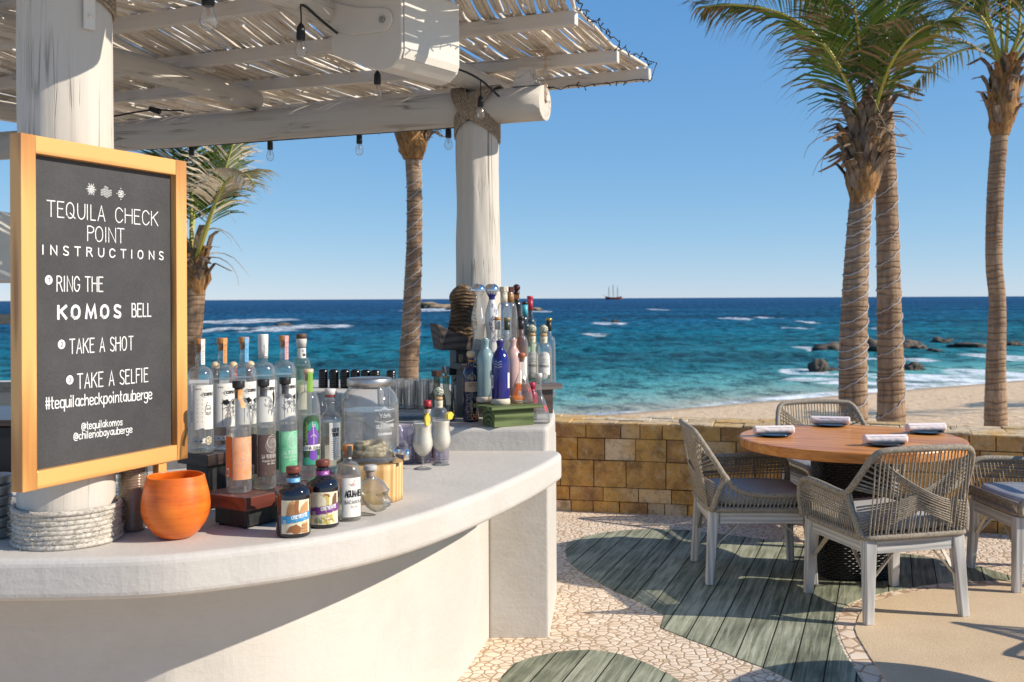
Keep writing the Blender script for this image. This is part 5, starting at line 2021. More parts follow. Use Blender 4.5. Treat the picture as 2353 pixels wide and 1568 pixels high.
def setting(u, v, ang, lp, ln, sd):
    c = G(u, v, TZ)
    rnd = random.Random(sd)
    p = MB()
    p.lathe([(0.045, 0.0), (0.06, 0.001), (0.098, 0.009), (0.105, 0.0125), (0.103, 0.0145), (0.09, 0.012), (0.06, 0.0055), (0.0, 0.0045)], 40, (0, 0, 0))
    o = p.build("side_plate", PLATE, None)
    o.location = (c.x, c.y, TZ + 0.0005)
    tag(o, lp, "plate", "dark side plates on the table")
    mb = MB()
    d = Vector((math.cos(ang), math.sin(ang), 0))
    s = Vector((-d.y, d.x, 0))
    n, m_ = 22, 26
    L = 0.235
    vs, fs = [], []
    for i in range(m_ + 1):
        f = i / m_ - 0.5
        for j in range(n):
            a = 2 * math.pi * j / n
            r = 0.0255 * (1 + 0.10 * mnoise.noise((f * 8 + sd, math.cos(a) * 1.2, math.sin(a) * 1.2)) + 0.05 * mnoise.noise((f * 26, math.cos(a) * 3 + sd, math.sin(a) * 3)))
            if abs(f) > 0.47:
                r *= 0.95
            vs.append(d * (f * L) + s * (r * 1.12 * math.cos(a)) + Vector((0, 0, 0.0355 + r * 0.95 * math.sin(a))))
    fs = [(i * n + j, i * n + (j + 1) % n, i * n + n + (j + 1) % n, i * n + n + j) for i in range(m_) for j in range(n)]
    mb.add(vs, fs, 0, True)
    # spiral ends of the roll
    for e, sg in ((0, -1), (m_, 1)):
        q = []
        for k in range(40):
            a = 2 * math.pi * k / 13
            r = 0.024 * (1 - k / 42)
            q.append(d * (sg * L / 2 * 0.995) + s * (r * 1.1 * math.cos(a)) + Vector((0, 0, 0.0355 + r * 0.9 * math.sin(a))))
        mb.tube(q, 0.0022, 4)
        mb.add([vs[e * n + j] for j in range(n)], [tuple(range(n))], 0)
    # loose outer flap
    fl = [d * x_ + s * 0.0295 * 1.0 * math.cos(a) + Vector((0, 0, 0.0355 + 0.0275 * math.sin(a))) for a in (2.5, 2.2, 1.9) for x_ in (-L * 0.49, -L * .2, L * .2, L * 0.49)]
    mb.add(fl, [(k * 4 + i, k * 4 + i + 1, k * 4 + 5 + i, k * 4 + 4 + i) for k in range(2) for i in range(3)], 0, True)
    o = mb.build("napkin", NAP, None)
    o.location = (c.x, c.y, TZ + 0.0005)
    tag(o, ln, "napkin", "rolled napkins on the table")


setting(1778, 1002, R(4), "dark plate at the table's left side under a rolled napkin", "pale pink rolled napkin on the table's left side", 1)
setting(1908, 979, R(-14), "dark plate at the far side of the table under a rolled napkin", "pale pink rolled napkin on the far side of the table", 2)
setting(2034, 1024, R(2), "dark plate at the near side of the table under a rolled napkin", "pale pink rolled napkin nearest the viewer on the table", 3)
setting(2127, 996, R(6), "dark plate at the table's right side under a rolled napkin", "pale pink rolled napkin on the table's right side", 4)

# the next table, just out of view to the right: its shade falls into the picture
make_table("second round table just beyond the right edge of the view", 2.66, 3.72)
copy_tree(CH, None, (3.40, 4.42, 0.005), R(128), "grey rope armchair at the second table beyond the right edge")
# ================================================================ sign
def sign():
    A = D(47.5, 1130, 2.67)            # lower left front corner
    L = Vector((-1.243, 2.67, 0))
    d = Vector((0.391, 0.9204, 0)).normalized()
    nrm = Vector((d.y, -d.x, 0))       # towards the viewer
    OB = -0.0204
    W, Hh, z0 = 0.622, 0.914, 1.113
    t = thing("chalkboard_sign", "pine framed chalkboard with white hand lettering leaning on the near post", "sign", (L.x + d.x * W / 2, L.y + d.y * W / 2, z0))

    def P(s, h, o=0.0):
        q = L + d * s + nrm * o
        return Vector((q.x, q.y, z0 + h))

    def px(u, v):
        a, b = ray(u, v)
        # ray (a,1,b)*Y meets the sign plane
        Y = (L + nrm * OB).dot(nrm) / (Vector((a, 1, 0)).dot(nrm))
        q = Vector((a * Y, Y, HC + b * Y))
        return (q - L).dot(d), q.z - z0
    rot = Matrix((d.to_tuple(), (-nrm).to_tuple(), (0, 0, 1))).transposed()
    fw = 0.047

    def part(name, mats, s0, s1, h0, h1, o0, o1, par, bev=0.002):
        mb = MB()
        mb.box((0, 0, 0), (s1 - s0, abs(o1 - o0), h1 - h0))
        ob = mb.build(name, mats, None, bevel=bev)
        c = P((s0 + s1) / 2, (h0 + h1) / 2, (o0 + o1) / 2)
        ob.parent = par
        ob.location = c - par.location
        ob.rotation_euler = (0, 0, math.atan2(d.y, d.x))
        return ob
    part("frame_side", PINE, 0, fw, 0, Hh, -0.040, 0, t)
    part("frame_side", PINE, W - fw, W, 0, Hh, -0.040, 0, t)
    part("frame_rail", PINEH, fw + 0.0005, W - fw - 0.0005, Hh - fw, Hh - 0.0006, -0.0395, -0.0006, t)
    part("frame_rail", PINEH, fw + 0.0005, W - fw - 0.0005, 0.0006, fw, -0.0395, -0.0006, t)
    part("peg", PINE, 0.50, 0.535, -0.035, -0.0005, -0.03, -0.006, t)
    m, tt, o = new_mat("slate_board")
    v = coords(tt)
    n1 = noise_tex(tt, v, 260, 3, 0.7)
    n2 = noise_tex(tt, v, 5, 5, 0.6)
    f = math2(tt, 'ADD', math2(tt, 'MULTIPLY', n1, 0.5), math2(tt, 'MULTIPLY', n2, 0.5))
    col = ramp(tt, f, [(0.35, (0.034, 0.033, 0.034)), (0.65, (0.070, 0.068, 0.068))])
    p = principled(tt, o, Base_Color=col, Roughness=0.7)
    tt.links.new(bump(tt, n1, 0.25, 0.001), p.inputs['Normal'])
    bd = part("board", m, fw - 0.006, W - fw + 0.006, fw - 0.006, Hh - fw + 0.006, -0.032, -0.021, t, 0)

    def fm(s, h, lift):
        return P(s, h, OB + lift)

    def Z(x, y):    # first enlargement
        return px(x * 0.4102, 275.7 + y * 0.4102)

    def W3(x, y):   # second enlargement
        return px(x * 0.3634, 827.2 + y * 0.3634)

    def line(txt, a, b, h, th, gap=2.2):
        mb = MB()
        n = 0
        s0, h0 = a
        s1, h1 = b
        pl = text_strokes(txt, s0, s1, 0, h, gap)
        pl = [[(x, y + h0 + (h1 - h0) * (x - s0) / (s1 - s0)) for x, y in q] for q in pl]
        ribbon(mb, pl, th, fm)
        ob = mb.build("lettering", WINK, bd, fix=False)
        return ob
    # build() subtracts the parents' locations; the board itself is turned, so undo that here
    def settle():
        for ob in [c for c in COL.objects if c.parent == bd]:
            ob.parent = t
            me = ob.data
            off = bd.location
            for q in me.vertices:
                q.co = q.co + off
    hcap = lambda a, b: (Z(*a)[1] - Z(*b)[1])
    y = Z(272, 540)[1]
    line("TEQUILA", (Z(262, 0)[0], y), (Z(585, 0)[0], y), hcap((272, 452), (272, 540)), 0.0028, 2.0)
    line("CHECK", (Z(645, 0)[0], y), (Z(882, 0)[0], y), hcap((272, 452), (272, 540)), 0.0028, 2.0)
    y = Z(495, 678)[1]
    line("POINT", (Z(488, 0)[0], y), (Z(692, 0)[0], y), hcap((495, 595), (495, 678)), 0.0028, 1.6)
    y = Z(240, 752)[1]
    line("INSTRUCTIONS", (Z(237, 0)[0], y), (Z(910, 0)[0], y), hcap((240, 702), (240, 752)), 0.0036, 7.0)
    y = Z(320, 960)[1]
    line("RING", (Z(315, 0)[0], y), (Z(441, 0)[0], y), hcap((320, 876), (320, 960)), 0.0031, 2.2)
    line("THE", (Z(473, 0)[0], y), (Z(572, 0)[0], y), hcap((320, 876), (320, 960)), 0.0031, 2.2)
    y = Z(330, 1113)[1]
    line("KOMOS", (Z(322, 0)[0], y), (Z(668, 0)[0], y), hcap((330, 1044), (330, 1113)), 0.0078, 4.6)
    line("BELL", (Z(735, 0)[0], y), (Z(840, 0)[0], y), hcap((740, 1040), (740, 1113)), 0.0036, 2.0)
    y = Z(392, 1310)[1]
    line("TAKE A SHOT", (Z(385, 0)[0], y), (Z(740, 0)[0], y), hcap((392, 1230), (392, 1310)), 0.0031, 2.2)
    y = Z(435, 1507)[1]
    line("TAKE A SELFIE", (Z(427, 0)[0], y), (Z(822, 0)[0], y), hcap((435, 1425), (435, 1507)), 0.0031, 2.2)
    line("#tequilacheckpointauberge", W3(290, 312), W3(960, 246), 0.030, 0.0032, 2.0)
    line("@tequilakomos", W3(517, 442), W3(773, 412), 0.0195, 0.0024, 2.0)
    line("@chilenobayauberge", W3(467, 506), W3(835, 458), 0.0195, 0.0024, 2.0)
    for k, (x, yy) in enumerate(((273, 897), (345, 1258), (391, 1457))):
        c = Z(x, yy)
        r = 0.0125
        mb = MB()
        n = 24
        mb.add([fm(c[0] + r * math.cos(2 * math.pi * i / n), c[1] + r * math.sin(2 * math.pi * i / n), 0.0001) for i in range(n)], [tuple(range(n))])
        mb.build("number_dot", WINK, bd, fix=False)
        mb = MB()
        ribbon(mb, text_strokes("123"[k], c[0] - 0.003, c[0] + 0.003, c[1] - 0.0055, 0.011), 0.0019, lambda s, h, l: fm(s, h, l + 0.0006))
        mb.build("numeral", INK, bd, fix=False)
    # three little emblems
    c = Z(511, 389)
    pl = []
    for i in range(12):
        a = 2 * math.pi * i / 12
        r1, r2 = (0.0085, 0.0175) if i % 2 == 0 else (0.009, 0.0145)
        pl.append([(c[0] + r1 * math.cos(a), c[1] + r1 * math.sin(a)), (c[0] + r2 * math.cos(a), c[1] + r2 * math.sin(a))])
    pl.append(circle_pl(c[0], c[1], 0.0088, 16))
    for a in (0, math.pi / 2, math.pi, -math.pi / 2):
        pl.append(circle_pl(c[0] + 0.004 * math.cos(a), c[1] + 0.004 * math.sin(a), 0.0022, 8))
    mb = MB()
    ribbon(mb, pl, 0.0017, fm)
    mb.build("emblem", WINK, bd, fix=False)
    c = Z(595, 404)
    pl = []
    for r_ in range(-2, 3):
        for k in range(-1, 2):
            if abs(r_) == 2 and k != 0:
                pass
            sx = c[0] + k * 0.0135
            sy = c[1] + r_ * 0.0065 - (0.002 if k else 0)
            if abs(r_) == 2 and k:
                continue
            pl.append([(sx - 0.0065 + 0.013 * i / 8, sy + 0.0022 * math.sin(math.pi * i / 4 + (0 if k == 0 else math.pi))) for i in range(9)])
    mb = MB()
    ribbon(mb, pl, 0.0016, fm)
    mb.build("emblem", WINK, bd, fix=False)
    c = Z(677, 415)
    q = 0.005
    pl = []
    for sx in (-1, 1):
        pl.append([(c[0] + sx * q * 0.5, c[1] - 2 * q), (c[0] + sx * q * 0.5, c[1] + 2 * q)])
        pl.append([(c[0] - 2 * q, c[1] + sx * q * 0.5), (c[0] + 2 * q, c[1] + sx * q * 0.5)])
        for sy in (-1, 1):
            pl.append([(c[0] + sx * q * .5, c[1] + sy * q * 1.6), (c[0] + sx * q * 1.6, c[1] + sy * q * 1.6), (c[0] + sx * q * 1.6, c[1] + sy * q * .5)])
    for a in range(4):
        x_, y_ = c[0] + 3.1 * q * math.cos(a * math.pi / 2), c[1] + 3.1 * q * math.sin(a * math.pi / 2)
        pl.append([(x_ - 0.0012, y_), (x_ + 0.0012, y_)])
    mb = MB()
    ribbon(mb, pl, 0.0017, fm)
    mb.build("emblem", WINK, bd, fix=False)
    settle()


sign()


# ================================================================ bottles
def smooth_prof(pts, n=5):
    """soften a (r, z) outline while keeping its ends"""
    v = [Vector(p) for p in pts]
    for _ in range(n if n < 3 else 2):
        q = [v[0]]
        for a, b in zip(v, v[1:]):
            q += [a * .75 + b * .25, a * .25 + b * .75]
        v = q + [v[-1]]
    return [(p.x, p.y) for p in v]


def bprof(r, hb, hs, rn, H, lip=0.0015, foot=0.006, exp=1.0):
    """straight body up to hb, rounded shoulder up to hs, neck up to H"""
    p = [(r * 0.86, 0.0), (r * 0.96, 0.0015), (r, foot), (r, hb * 0.5), (r, hb)]
    for i in range(1, 11):
        f = i / 10
        k = math.cos(f * math.pi / 2) ** (0.75 * exp)
        p.append((rn + (r - rn) * k, hb + (hs - hb) * (math.sin(f * math.pi / 2) ** 1.0 if exp >= 1 else f)))
    p += [(rn, hs + (H - hs) * 0.5), (rn * 0.98, H - 0.010), (rn + lip, H - 0.009), (rn + lip, H - 0.001), (rn, H)]
    return p


def r_at(prof, z):
    for (a, za), (b, zb) in zip(prof, prof[1:]):
        if za <= z <= zb and zb > za:
            return a + (b - a) * (z - za) / (zb - za)
    return prof[-1][0]


def fill_poly(mb, poly, fmap, step=0.0025, lift=0.0, mat=0):
    ys = [p[1] for p in poly]
    y = min(ys)
    while y < max(ys) - 1e-6:
        y2 = min(y + step, max(ys))
        ym = (y + y2) / 2
        xs = []
        for (x0, y0), (x1, y1) in zip(poly, poly[1:] + poly[:1]):
            if (y0 <= ym) != (y1 <= ym):
                xs.append(x0 + (x1 - x0) * (ym - y0) / (y1 - y0))
        xs.sort()
        for a, b in zip(xs[::2], xs[1::2]):
            n = max(1, int((b - a) / 0.004))
            vs = []
            for i in range(n + 1):
                x = a + (b - a) * i / n
                vs += [fmap(x, y, lift), fmap(x, y2, lift)]
            mb.add(vs, [(2 * i, 2 * i + 2, 2 * i + 3, 2 * i + 1) for i in range(n)], mat, True)
        y = y2


class Bottle:
    def __init__(self, label, x, y, z, prof, glass, name="bottle", cat="bottle", group="bottles along the bar", n=28, sq=0.0, glass_name="glass", turn=0.0):
        self.prof = prof
        self.t = thing(name, label, cat, (x, y, z), 0, group)
        self.phi = math.atan2(-y, -x) + turn
        self.sq = sq
        self.n = n
        mb = MB()
        mb.lathe(prof, n, (0, 0, 0), 0, True, cap1=False, sq=sq, rot=self.phi + (math.pi / 4 if sq else 0))
        self.g = mb.build(glass_name, glass, self.t, False)

    def liquid(self, mat, z1, gap=0.0022, z0=0.008):
        pr = [(max(0.001, r_at(self.prof, z0) - gap - 0.003), z0)]
        k = 14
        for i in range(1, k + 1):
            z = z0 + (z1 - z0) * i / k
            pr.append((max(0.001, r_at(self.prof, z) - gap), z))
        mb = MB()
        mb.lathe(pr, self.n, (0, 0, 0), 0, True, sq=self.sq, rot=self.phi + (math.pi / 4 if self.sq else 0))
        mb.build("liquid", mat, self.t, False)
        return self

    def cap(self, prof, mat, name="stopper", n=20, rot=0.0):
        mb = MB()
        mb.lathe(prof, n, (0, 0, 0), 0, n > 10)
        mb.build(name, mat, self.t, False)
        return self

    def surf(self, a, extra=0.0):
        def f(s, z, lift):
            r = r_at(self.prof, z) + 0.0007 + extra + lift
            an = self.phi + a + s / max(0.006, r_at(self.prof, z))
            k = 1.0
            if self.sq:
                e = 2 + self.sq * 6
                b = an - self.phi - math.pi / 4
                k = (abs(math.cos(b)) ** e + abs(math.sin(b)) ** e) ** (-1 / e)
            return Vector((r * k * math.cos(an), r * k * math.sin(an), z))
        return f

    def label(self, a, wdt, z0, z1, mat, name="label", art=(), extra=0.0, outline=None, name_art="print"):
        """paper patch centred at angle a (0 faces the viewer, + to the right), wdt metres wide"""
        f = self.surf(a, extra)
        mb = MB()
        if outline:
            fill_poly(mb, outline, f)
        else:
            nx = max(2, int(wdt / 0.004))
            nz = max(1, int((z1 - z0) / 0.012))
            vs = [f(-wdt / 2 + wdt * i / nx, z0 + (z1 - z0) * j / nz, 0) for j in range(nz + 1) for i in range(nx + 1)]
            mb.add(vs, [(j * (nx + 1) + i, j * (nx + 1) + i + 1, (j + 1) * (nx + 1) + i + 1, (j + 1) * (nx + 1) + i) for j in range(nz) for i in range(nx)], 0, True)
        lb = mb.build(name, mat, self.t, False, fix=False)
        mats = []
        mb = MB()
        for item in art:
            kind, data, th, m_ = item[:4]
            if m_ not in mats:
                mats.append(m_)
            lv = 0.00035 * (1 + (item[4] if len(item) > 4 else 0))
            if kind == 'line':
                ribbon(mb, data, th, lambda s, z, l, lv=lv: f(s, z, l + lv), mats.index(m_))
            else:
                fill_poly(mb, data, f, lift=lv, mat=mats.index(m_))
        if mats:
            ob = mb.build(name_art, mats, lb, False, fix=False)
        return self


def T(s, x0, x1, y, h, gap=2.2):
    return text_strokes(s, x0, x1, y, h, gap)


def lines(x0, x1, ys, jag=0.25, rnd=random.Random(3)):
    return [[(x0 + (x1 - x0) * jag * rnd.random() * 0.5, y), (x1 - (x1 - x0) * jag * rnd.random(), y)] for y in ys]


def figure(cx, cy, s, rnd):
    """loose ink drawing: a dancing figure in strokes"""
    pl = [circle_pl(cx, cy + 0.8 * s, 0.32 * s, 14), circle_pl(cx - 0.11 * s, cy + 0.85 * s, 0.07 * s, 8), circle_pl(cx + 0.12 * s, cy + 0.85 * s, 0.07 * s, 8)]
    pl.append([(cx, cy + 0.48 * s), (cx + 0.05 * s, cy - 0.1 * s), (cx - 0.05 * s, cy - 0.4 * s)])
    for k in range(4):
        y = cy + (0.32 - 0.13 * k) * s
        pl.append([(cx - 0.26 * s, y - 0.06 * s), (cx, y), (cx + 0.28 * s, y - 0.05 * s)])
    for sg in (-1, 1):
        a = rnd.uniform(-0.5, 0.9)
        pl.append([(cx + sg * 0.25 * s, cy + 0.35 * s), (cx + sg * 0.6 * s, cy + 0.1 * s), (cx + sg * 0.75 * s, cy + a * s)])
        pl.append([(cx - 0.05 * s, cy - 0.4 * s), (cx + sg * 0.35 * s, cy - 0.75 * s), (cx + sg * 0.25 * s, cy - 1.2 * s)])
    for k in range(6):
        x, y = cx + rnd.uniform(-.9, .9) * s, cy + rnd.uniform(-1.2, 1) * s
        pl.append([(x, y), (x + rnd.uniform(-.25, .25) * s, y + rnd.uniform(.1, .3) * s), (x + rnd.uniform(-.3, .3) * s, y + rnd.uniform(.2, .5) * s)])
    return pl


WAXO = flat("orange_wood_cap", (0.55, 0.24, 0.07), 0.4)
WHITEP = flat("white_cap", (0.74, 0.70, 0.64), 0.5)
SEALW, SEALO, SEALB, SEALP = flat("white_seal", (0.78, 0.76, 0.72)), flat("orange_seal", (0.72, 0.33, 0.10)), flat("blue_seal", (0.16, 0.46, 0.74)), flat("pink_seal", (0.78, 0.40, 0.40))
TANL = flat("tan_backlabel", (0.60, 0.58, 0.40))
BLKCAP = M("black_stopper", (0.018, 0.018, 0.018), None, 0.4)


# ---------------------------------------------------------------- risers
def riser(label, F, rd, L_, Wd, z0, zt, th, mat_b, mat_s, inset=0.03, name="display_riser", grp=None, base_mat=None, feet=True):
    r = Vector((rd[0], rd[1], 0)).normalized()
    l = Vector((-r.y, r.x, 0))
    F = Vector((F[0], F[1], 0))
    c = F + r * L_ / 2 + l * Wd / 2
    t = thing(name, label, "riser", (c.x, c.y, z0), math.atan2(r.y, r.x), grp)
    mb = MB()
    mb.box((0, 0, zt - z0 - th / 2), (L_, Wd, th))
    mb.build("board", mat_b, t, False, bevel=0.003)
    mb = MB()
    h = zt - z0 - th - 0.0005
    f = 0.006 if feet else 0.0
    mb.box((0, 0, f + (h - f) / 2), (L_ - 2 * inset, Wd - 2 * inset, h - f))
    mb.build("base_block", base_mat or BLACKP, t, False, bevel=0.003)
    if feet:
        for sx in (-1, 1):
            for sy in (-1, 1):
                mb = MB()
                mb.lathe([(0.009, 0.0), (0.010, 0.004), (0.008, 0.0065)], 12, (sx * (L_ / 2 - inset - 0.015), sy * (Wd / 2 - inset - 0.015), 0))
                mb.build("foot", RUBBER, t, False)
    return t


GB = "wooden bottle risers on the bar"
FR = G(565, 1146, 1.015)
riser("low dark wooden riser holding the row of tall clear bottles in front", (FR.x, FR.y), (0.53, 0.85), 0.60, 0.19, ZC, 1.015, 0.04, REDW, BLACKP, 0.028, grp=GB)
FU = G(477, 1046, 1.10)
riser("higher dark wooden riser next to the sign carrying the skeleton labelled bottles", (FU.x, FU.y), (0.53, 0.85), 0.60, 0.145, ZC, 1.10, 0.038, DARKW, BLACKP, 0.02, grp=GB)

# ---------------------------------------------------------------- back row on the high riser
AP = bprof(0.0425, 0.232, 0.280, 0.0150, 0.352)
rnd = random.Random(9)
ABL = [("clear bottle with skull label and white neck strip, nearest the sign", 459, 3.46, SEALW, WAXO),
       ("clear skeleton label bottle with orange neck strip, second from the sign", 510, 3.53, SEALO, WAXO),
       ("clear skeleton label bottle with sky blue neck strip", 560, 3.60, SEALB, WAXO),
       ("clear bottle with white foil neck and a winged figure on its label", 604, 3.665, SEALW, None),
       ("clear skeleton label bottle with pink neck strip", 652, 3.735, SEALP, WAXO)]
for k, (lb, u, Yb, seal, cp) in enumerate(ABL):
    b = Bottle(lb, X(u, Yb), Yb, 1.1005, AP, GLASS, group="clear bottles with inked labels on the high riser")
    b.liquid(WATER, 0.236 - 0.012 * (k == 0))
    if cp is not None:
        b.cap([(0.0125, 0.330), (0.0125, 0.3525), (0.0172, 0.353), (0.0178, 0.356), (0.0178, 0.370), (0.0165, 0.3725), (0, 0.3725)], cp)
        b.label(0.55, 0.012, 0.288, 0.3715, seal, "seal_strip", [('line', lines(-0.003, 0.003, [0.295 + 0.006 * i for i in range(10)], 0.5), 0.0012, INK)], extra=0.0032)
    else:
        b.cap([(0.0162, 0.296), (0.0172, 0.33), (0.0178, 0.36), (0.0182, 0.378), (0.0175, 0.3795), (0, 0.3795)], seal, "foil")
        b.label(0.6, 0.010, 0.305, 0.345, PAPER, "tax_strip", [('line', lines(-0.004, 0.004, [0.31 + 0.004 * i for i in range(8)], .3), 0.001, INK)], extra=0.003)
    sc = []
    x0 = -0.026
    art = [('line', T("SCORPION", -0.002, 0.031, 0.188, 0.0095, 1.6), 0.0015, INK, 1), ('line', T("40% ALC VOL", -0.027, -0.010, 0.2085, 0.0035), 0.0006, INK),
           ('line', [[(-0.004, 0.184), (0.002, 0.182), (0.015, 0.186), (0.030, 0.183), (0.034, 0.188), (0.034, 0.199), (0.015, 0.202), (-0.004, 0.199), (-0.008, 0.192), (-0.004, 0.184)]], 0.0009, INK),
           ('line', [[(-0.012, 0.190), (-0.006, 0.196), (-0.006, 0.187), (-0.012, 0.190)], [(0.005, 0.203), (0.008, 0.209), (0.028, 0.209), (0.031, 0.203)]], 0.0009, INK)]
    if k == 0:
        art += [('line', [circle_pl(0.014, 0.142, 0.0115, 18, sy=1.25), circle_pl(0.0105, 0.145, 0.0028, 10), circle_pl(0.019, 0.145, 0.0028, 10), [(0.008, 0.134), (0.014, 0.131), (0.021, 0.134)], [(0.005, 0.152), (0.010, 0.166), (0.024, 0.163)], [(0.004, 0.128), (0.016, 0.124), (0.026, 0.130)]], 0.0016, INK),
                ('line', [[(-0.020 + 0.014 * (i % 2), 0.175 - 0.014 * (i // 2) - 0.002), (-0.020 + 0.014 * (i % 2), 0.175 - 0.014 * (i // 2) + 0.002)] for i in range(12)], 0.0014, flat("gilt", (0.62, 0.44, 0.16)))]
    elif k == 3:
        art += [('line', [[(0.012 + 0.02 * math.sin(0.3 + i * 0.22) * (0.6 + 0.4 * j / 6), 0.10 + 0.075 * i / 9 + 0.002 * j) for i in range(10)] for j in range(7)], 0.0014, INK), ('line', figure(0.010, 0.130, 0.02, rnd), 0.0014, INK)]
    else:
        art += [('line', figure(0.006, 0.135, 0.026, rnd), 0.0018, INK), ('line', figure(0.026, 0.125, 0.018, rnd), 0.0015, INK), ('line', [[(-0.012, 0.172), (-0.012, 0.085), (0.034, 0.085)]], 0.0014, INK),
                ('fill', [(-0.011, 0.166), (0.004, 0.17), (0.012, 0.158), (0.002, 0.150), (-0.011, 0.155)], 0, INK), ('fill', [(0.018, 0.16), (0.034, 0.168), (0.034, 0.148), (0.024, 0.150)], 0, INK)]
    b.label(0.30, 0.074, 0.078, 0.222, PAPER, "label", art)
    b.label(-1.02, 0.024, 0.082, 0.222, PAPER if k == 0 else TANL, "back_label", [('line', lines(-0.009, 0.009, [0.10 + 0.005 * i for i in range(18)], .3), 0.0008, INK)] if k else [])
    if k < 2:
        b.label(0.12, 0.066, 0.034, 0.050, PAPER, "base_band", [('line', [[(-0.022 + 0.016 * i, 0.039), (-0.018 + 0.016 * i, 0.043), (-0.014 + 0.016 * i, 0.039)] for i in range(3)], 0.0018, INK)], extra=0.0008)
        b.label(0.62, 0.021, 0.0285, 0.0555, CREAMP, "round_seal", [('line', [circle_pl(0, 0.042, 0.008, 16, sy=1.15), [(0, 0.034), (0.002, 0.043), (-0.002, 0.050)]], 0.0016, INK)], extra=0.0018, outline=[(0.0105 * math.cos(i * 0.4), 0.042 + 0.0135 * math.sin(i * 0.4)) for i in range(16)])
# sixth bottle
P6 = bprof(0.036, 0.215, 0.285, 0.0165, 0.345)
b = Bottle("straight clear bottle with lettered neck label, last on the high riser", X(692, 3.86), 3.86, 1.1005, P6, GLASSG)
b.liquid(PALE, 0.26)
b.cap([(0.0165, 0.325), (0.0195, 0.347), (0.0195, 0.354), (0.019, 0.356), (0, 0.356)], WHITEP, "collar").cap([(0.0185, 0.3565), (0.019, 0.372), (0.018, 0.374), (0, 0.374)], flat("brown_cap", (0.16, 0.08, 0.05)), "stopper")
b.label(0.15, 0.036, 0.286, 0.322, PAPER, "neck_label", [('line', T("D", 0.001, 0.006, 0.308, 0.008), 0.0014, INK), ('line', T("100", 0.002, 0.013, 0.293, 0.009), 0.0018, INK)])
b.label(0.1, 0.030, 0.10, 0.19, TANL, "back_label", [('line', lines(-0.01, 0.01, [0.11 + 0.006 * i for i in range(12)]), 0.0009, INK)])
# three ball stoppered bottles farther back
for lb, u, Yb, col in (("dark bottle with wooden ball stopper behind the first clear bottles", 494, 4.30, (0.02, 0.02, 0.03)), ("red necked bottle with wooden ball stopper behind the second clear bottle", 535, 4.30, (0.42, 0.03, 0.03)), ("bottle with ball stopper mostly hidden behind the blue strip bottle", 574, 4.35, (0.10, 0.03, 0.03))):
    b = Bottle(lb, X(u, Yb), Yb, ZC + 0.0005, bprof(0.036, 0.23, 0.30, 0.0150, 0.395), GLASSD)
    b.cap([(0.0158, 0.345), (0.0165, 0.40), (0, 0.4005)], flat("neck_foil", col, 0.35), "neck_foil")
    b.cap([(0.004, 0.401)] + [(0.0185 * math.sin(math.pi * i / 10), 0.416 - 0.017 * math.cos(math.pi * i / 10)) for i in range(1, 10)] + [(0, 0.433)], LTWOOD)
    b.liquid(AMBER, 0.25)
b = None

# ---------------------------------------------------------------- front row on the low riser
def venenosa(lb, u, Yb, paper, ink, back, liq, textname):
    b = Bottle(lb, X(u, Yb), Yb, 1.0155, bprof(0.0375, 0.185, 0.285, 0.0118, 0.315, exp=1.0), GLASS, group="bottles with ringed paper labels on the low riser")
    b.liquid(liq, 0.192)
    b.cap([(0.0105, 0.285), (0.0115, 0.316), (0.0175, 0.3165), (0.0185, 0.320), (0.0190, 0.336), (0.018, 0.338), (0, 0.338)], BLKCAP)
    cx, cz = 0.012, 0.140
    art = []
    rr = []
    for i in range(6):
        q = []
        for j in range(29):
            a = 2 * math.pi * j / 28
            k = 1 + 0.08 * math.sin(2 * a + i) + 0.05 * math.sin(3 * a + 2 * i)
            q.append((cx + (0.0038 + 0.0036 * i) * k * math.cos(a), cz + (0.006 + 0.0040 * i) * k * math.sin(a)))
        rr.append(q)
    art.append(('line', rr, 0.0010, ink))
    art.append(('line', T("LA VENENOSA", -0.020, 0.030, 0.098, 0.011, 1.4), 0.0013, ink))
    art.append(('line', T("Raicilla Sierra", -0.019, 0.026, 0.0865, 0.006, 1.5) + T("de Jalisco", -0.004, 0.024, 0.0785, 0.005, 1.5), 0.0007, ink))
    art.append(('line', lines(-0.012, 0.026, [0.068, 0.056, 0.052, 0.048]), 0.0007, ink))
    b.label(0.42, 0.068, 0.042, 0.170, paper, "label", art)
    b.label(-1.15, 0.046, 0.050, 0.172, back, "back_label", [])
    b.label(-0.98, 0.012, 0.053, 0.078, PAPER, "barcode", [('line', [[(-0.0045 + 0.0011 * i, 0.056), (-0.0045 + 0.0011 * i, 0.072)] for i in range(9)], 0.0005, INK)], extra=0.0009)
    return b


VP_O = M("orange_label", (0.72, 0.30, 0.13), (0.80, 0.42, 0.24), 0.7, scale=22, detail=6)
VP_B = M("brown_label", (0.085, 0.055, 0.05), (0.115, 0.08, 0.07), 0.75, scale=200)
VP_G = M("green_label", (0.10, 0.42, 0.20), (0.28, 0.60, 0.38), 0.7, scale=22, detail=6)
b = venenosa("clear bottle with orange ringed label at the front end of the low riser", 547, 3.205, VP_O, flat("peach_ink", (0.86, 0.55, 0.38)), flat("deep_orange_label", (0.62, 0.15, 0.03)), WATER, "")
b.label(0.45, 0.014, 0.258, 0.312, SEALO, "seal_strip", [], extra=0.0012)
venenosa("clear bottle with brown ringed label beside the orange labelled one", 604, 3.265, VP_B, flat("bone_ink", (0.66, 0.60, 0.55)), VP_B, PALE, "")
venenosa("clear bottle with green ringed label, third on the low riser", 654, 3.345, VP_G, flat("mint_ink", (0.66, 0.84, 0.70)), flat("deep_green_label", (0.03, 0.24, 0.08)), WATER, "")
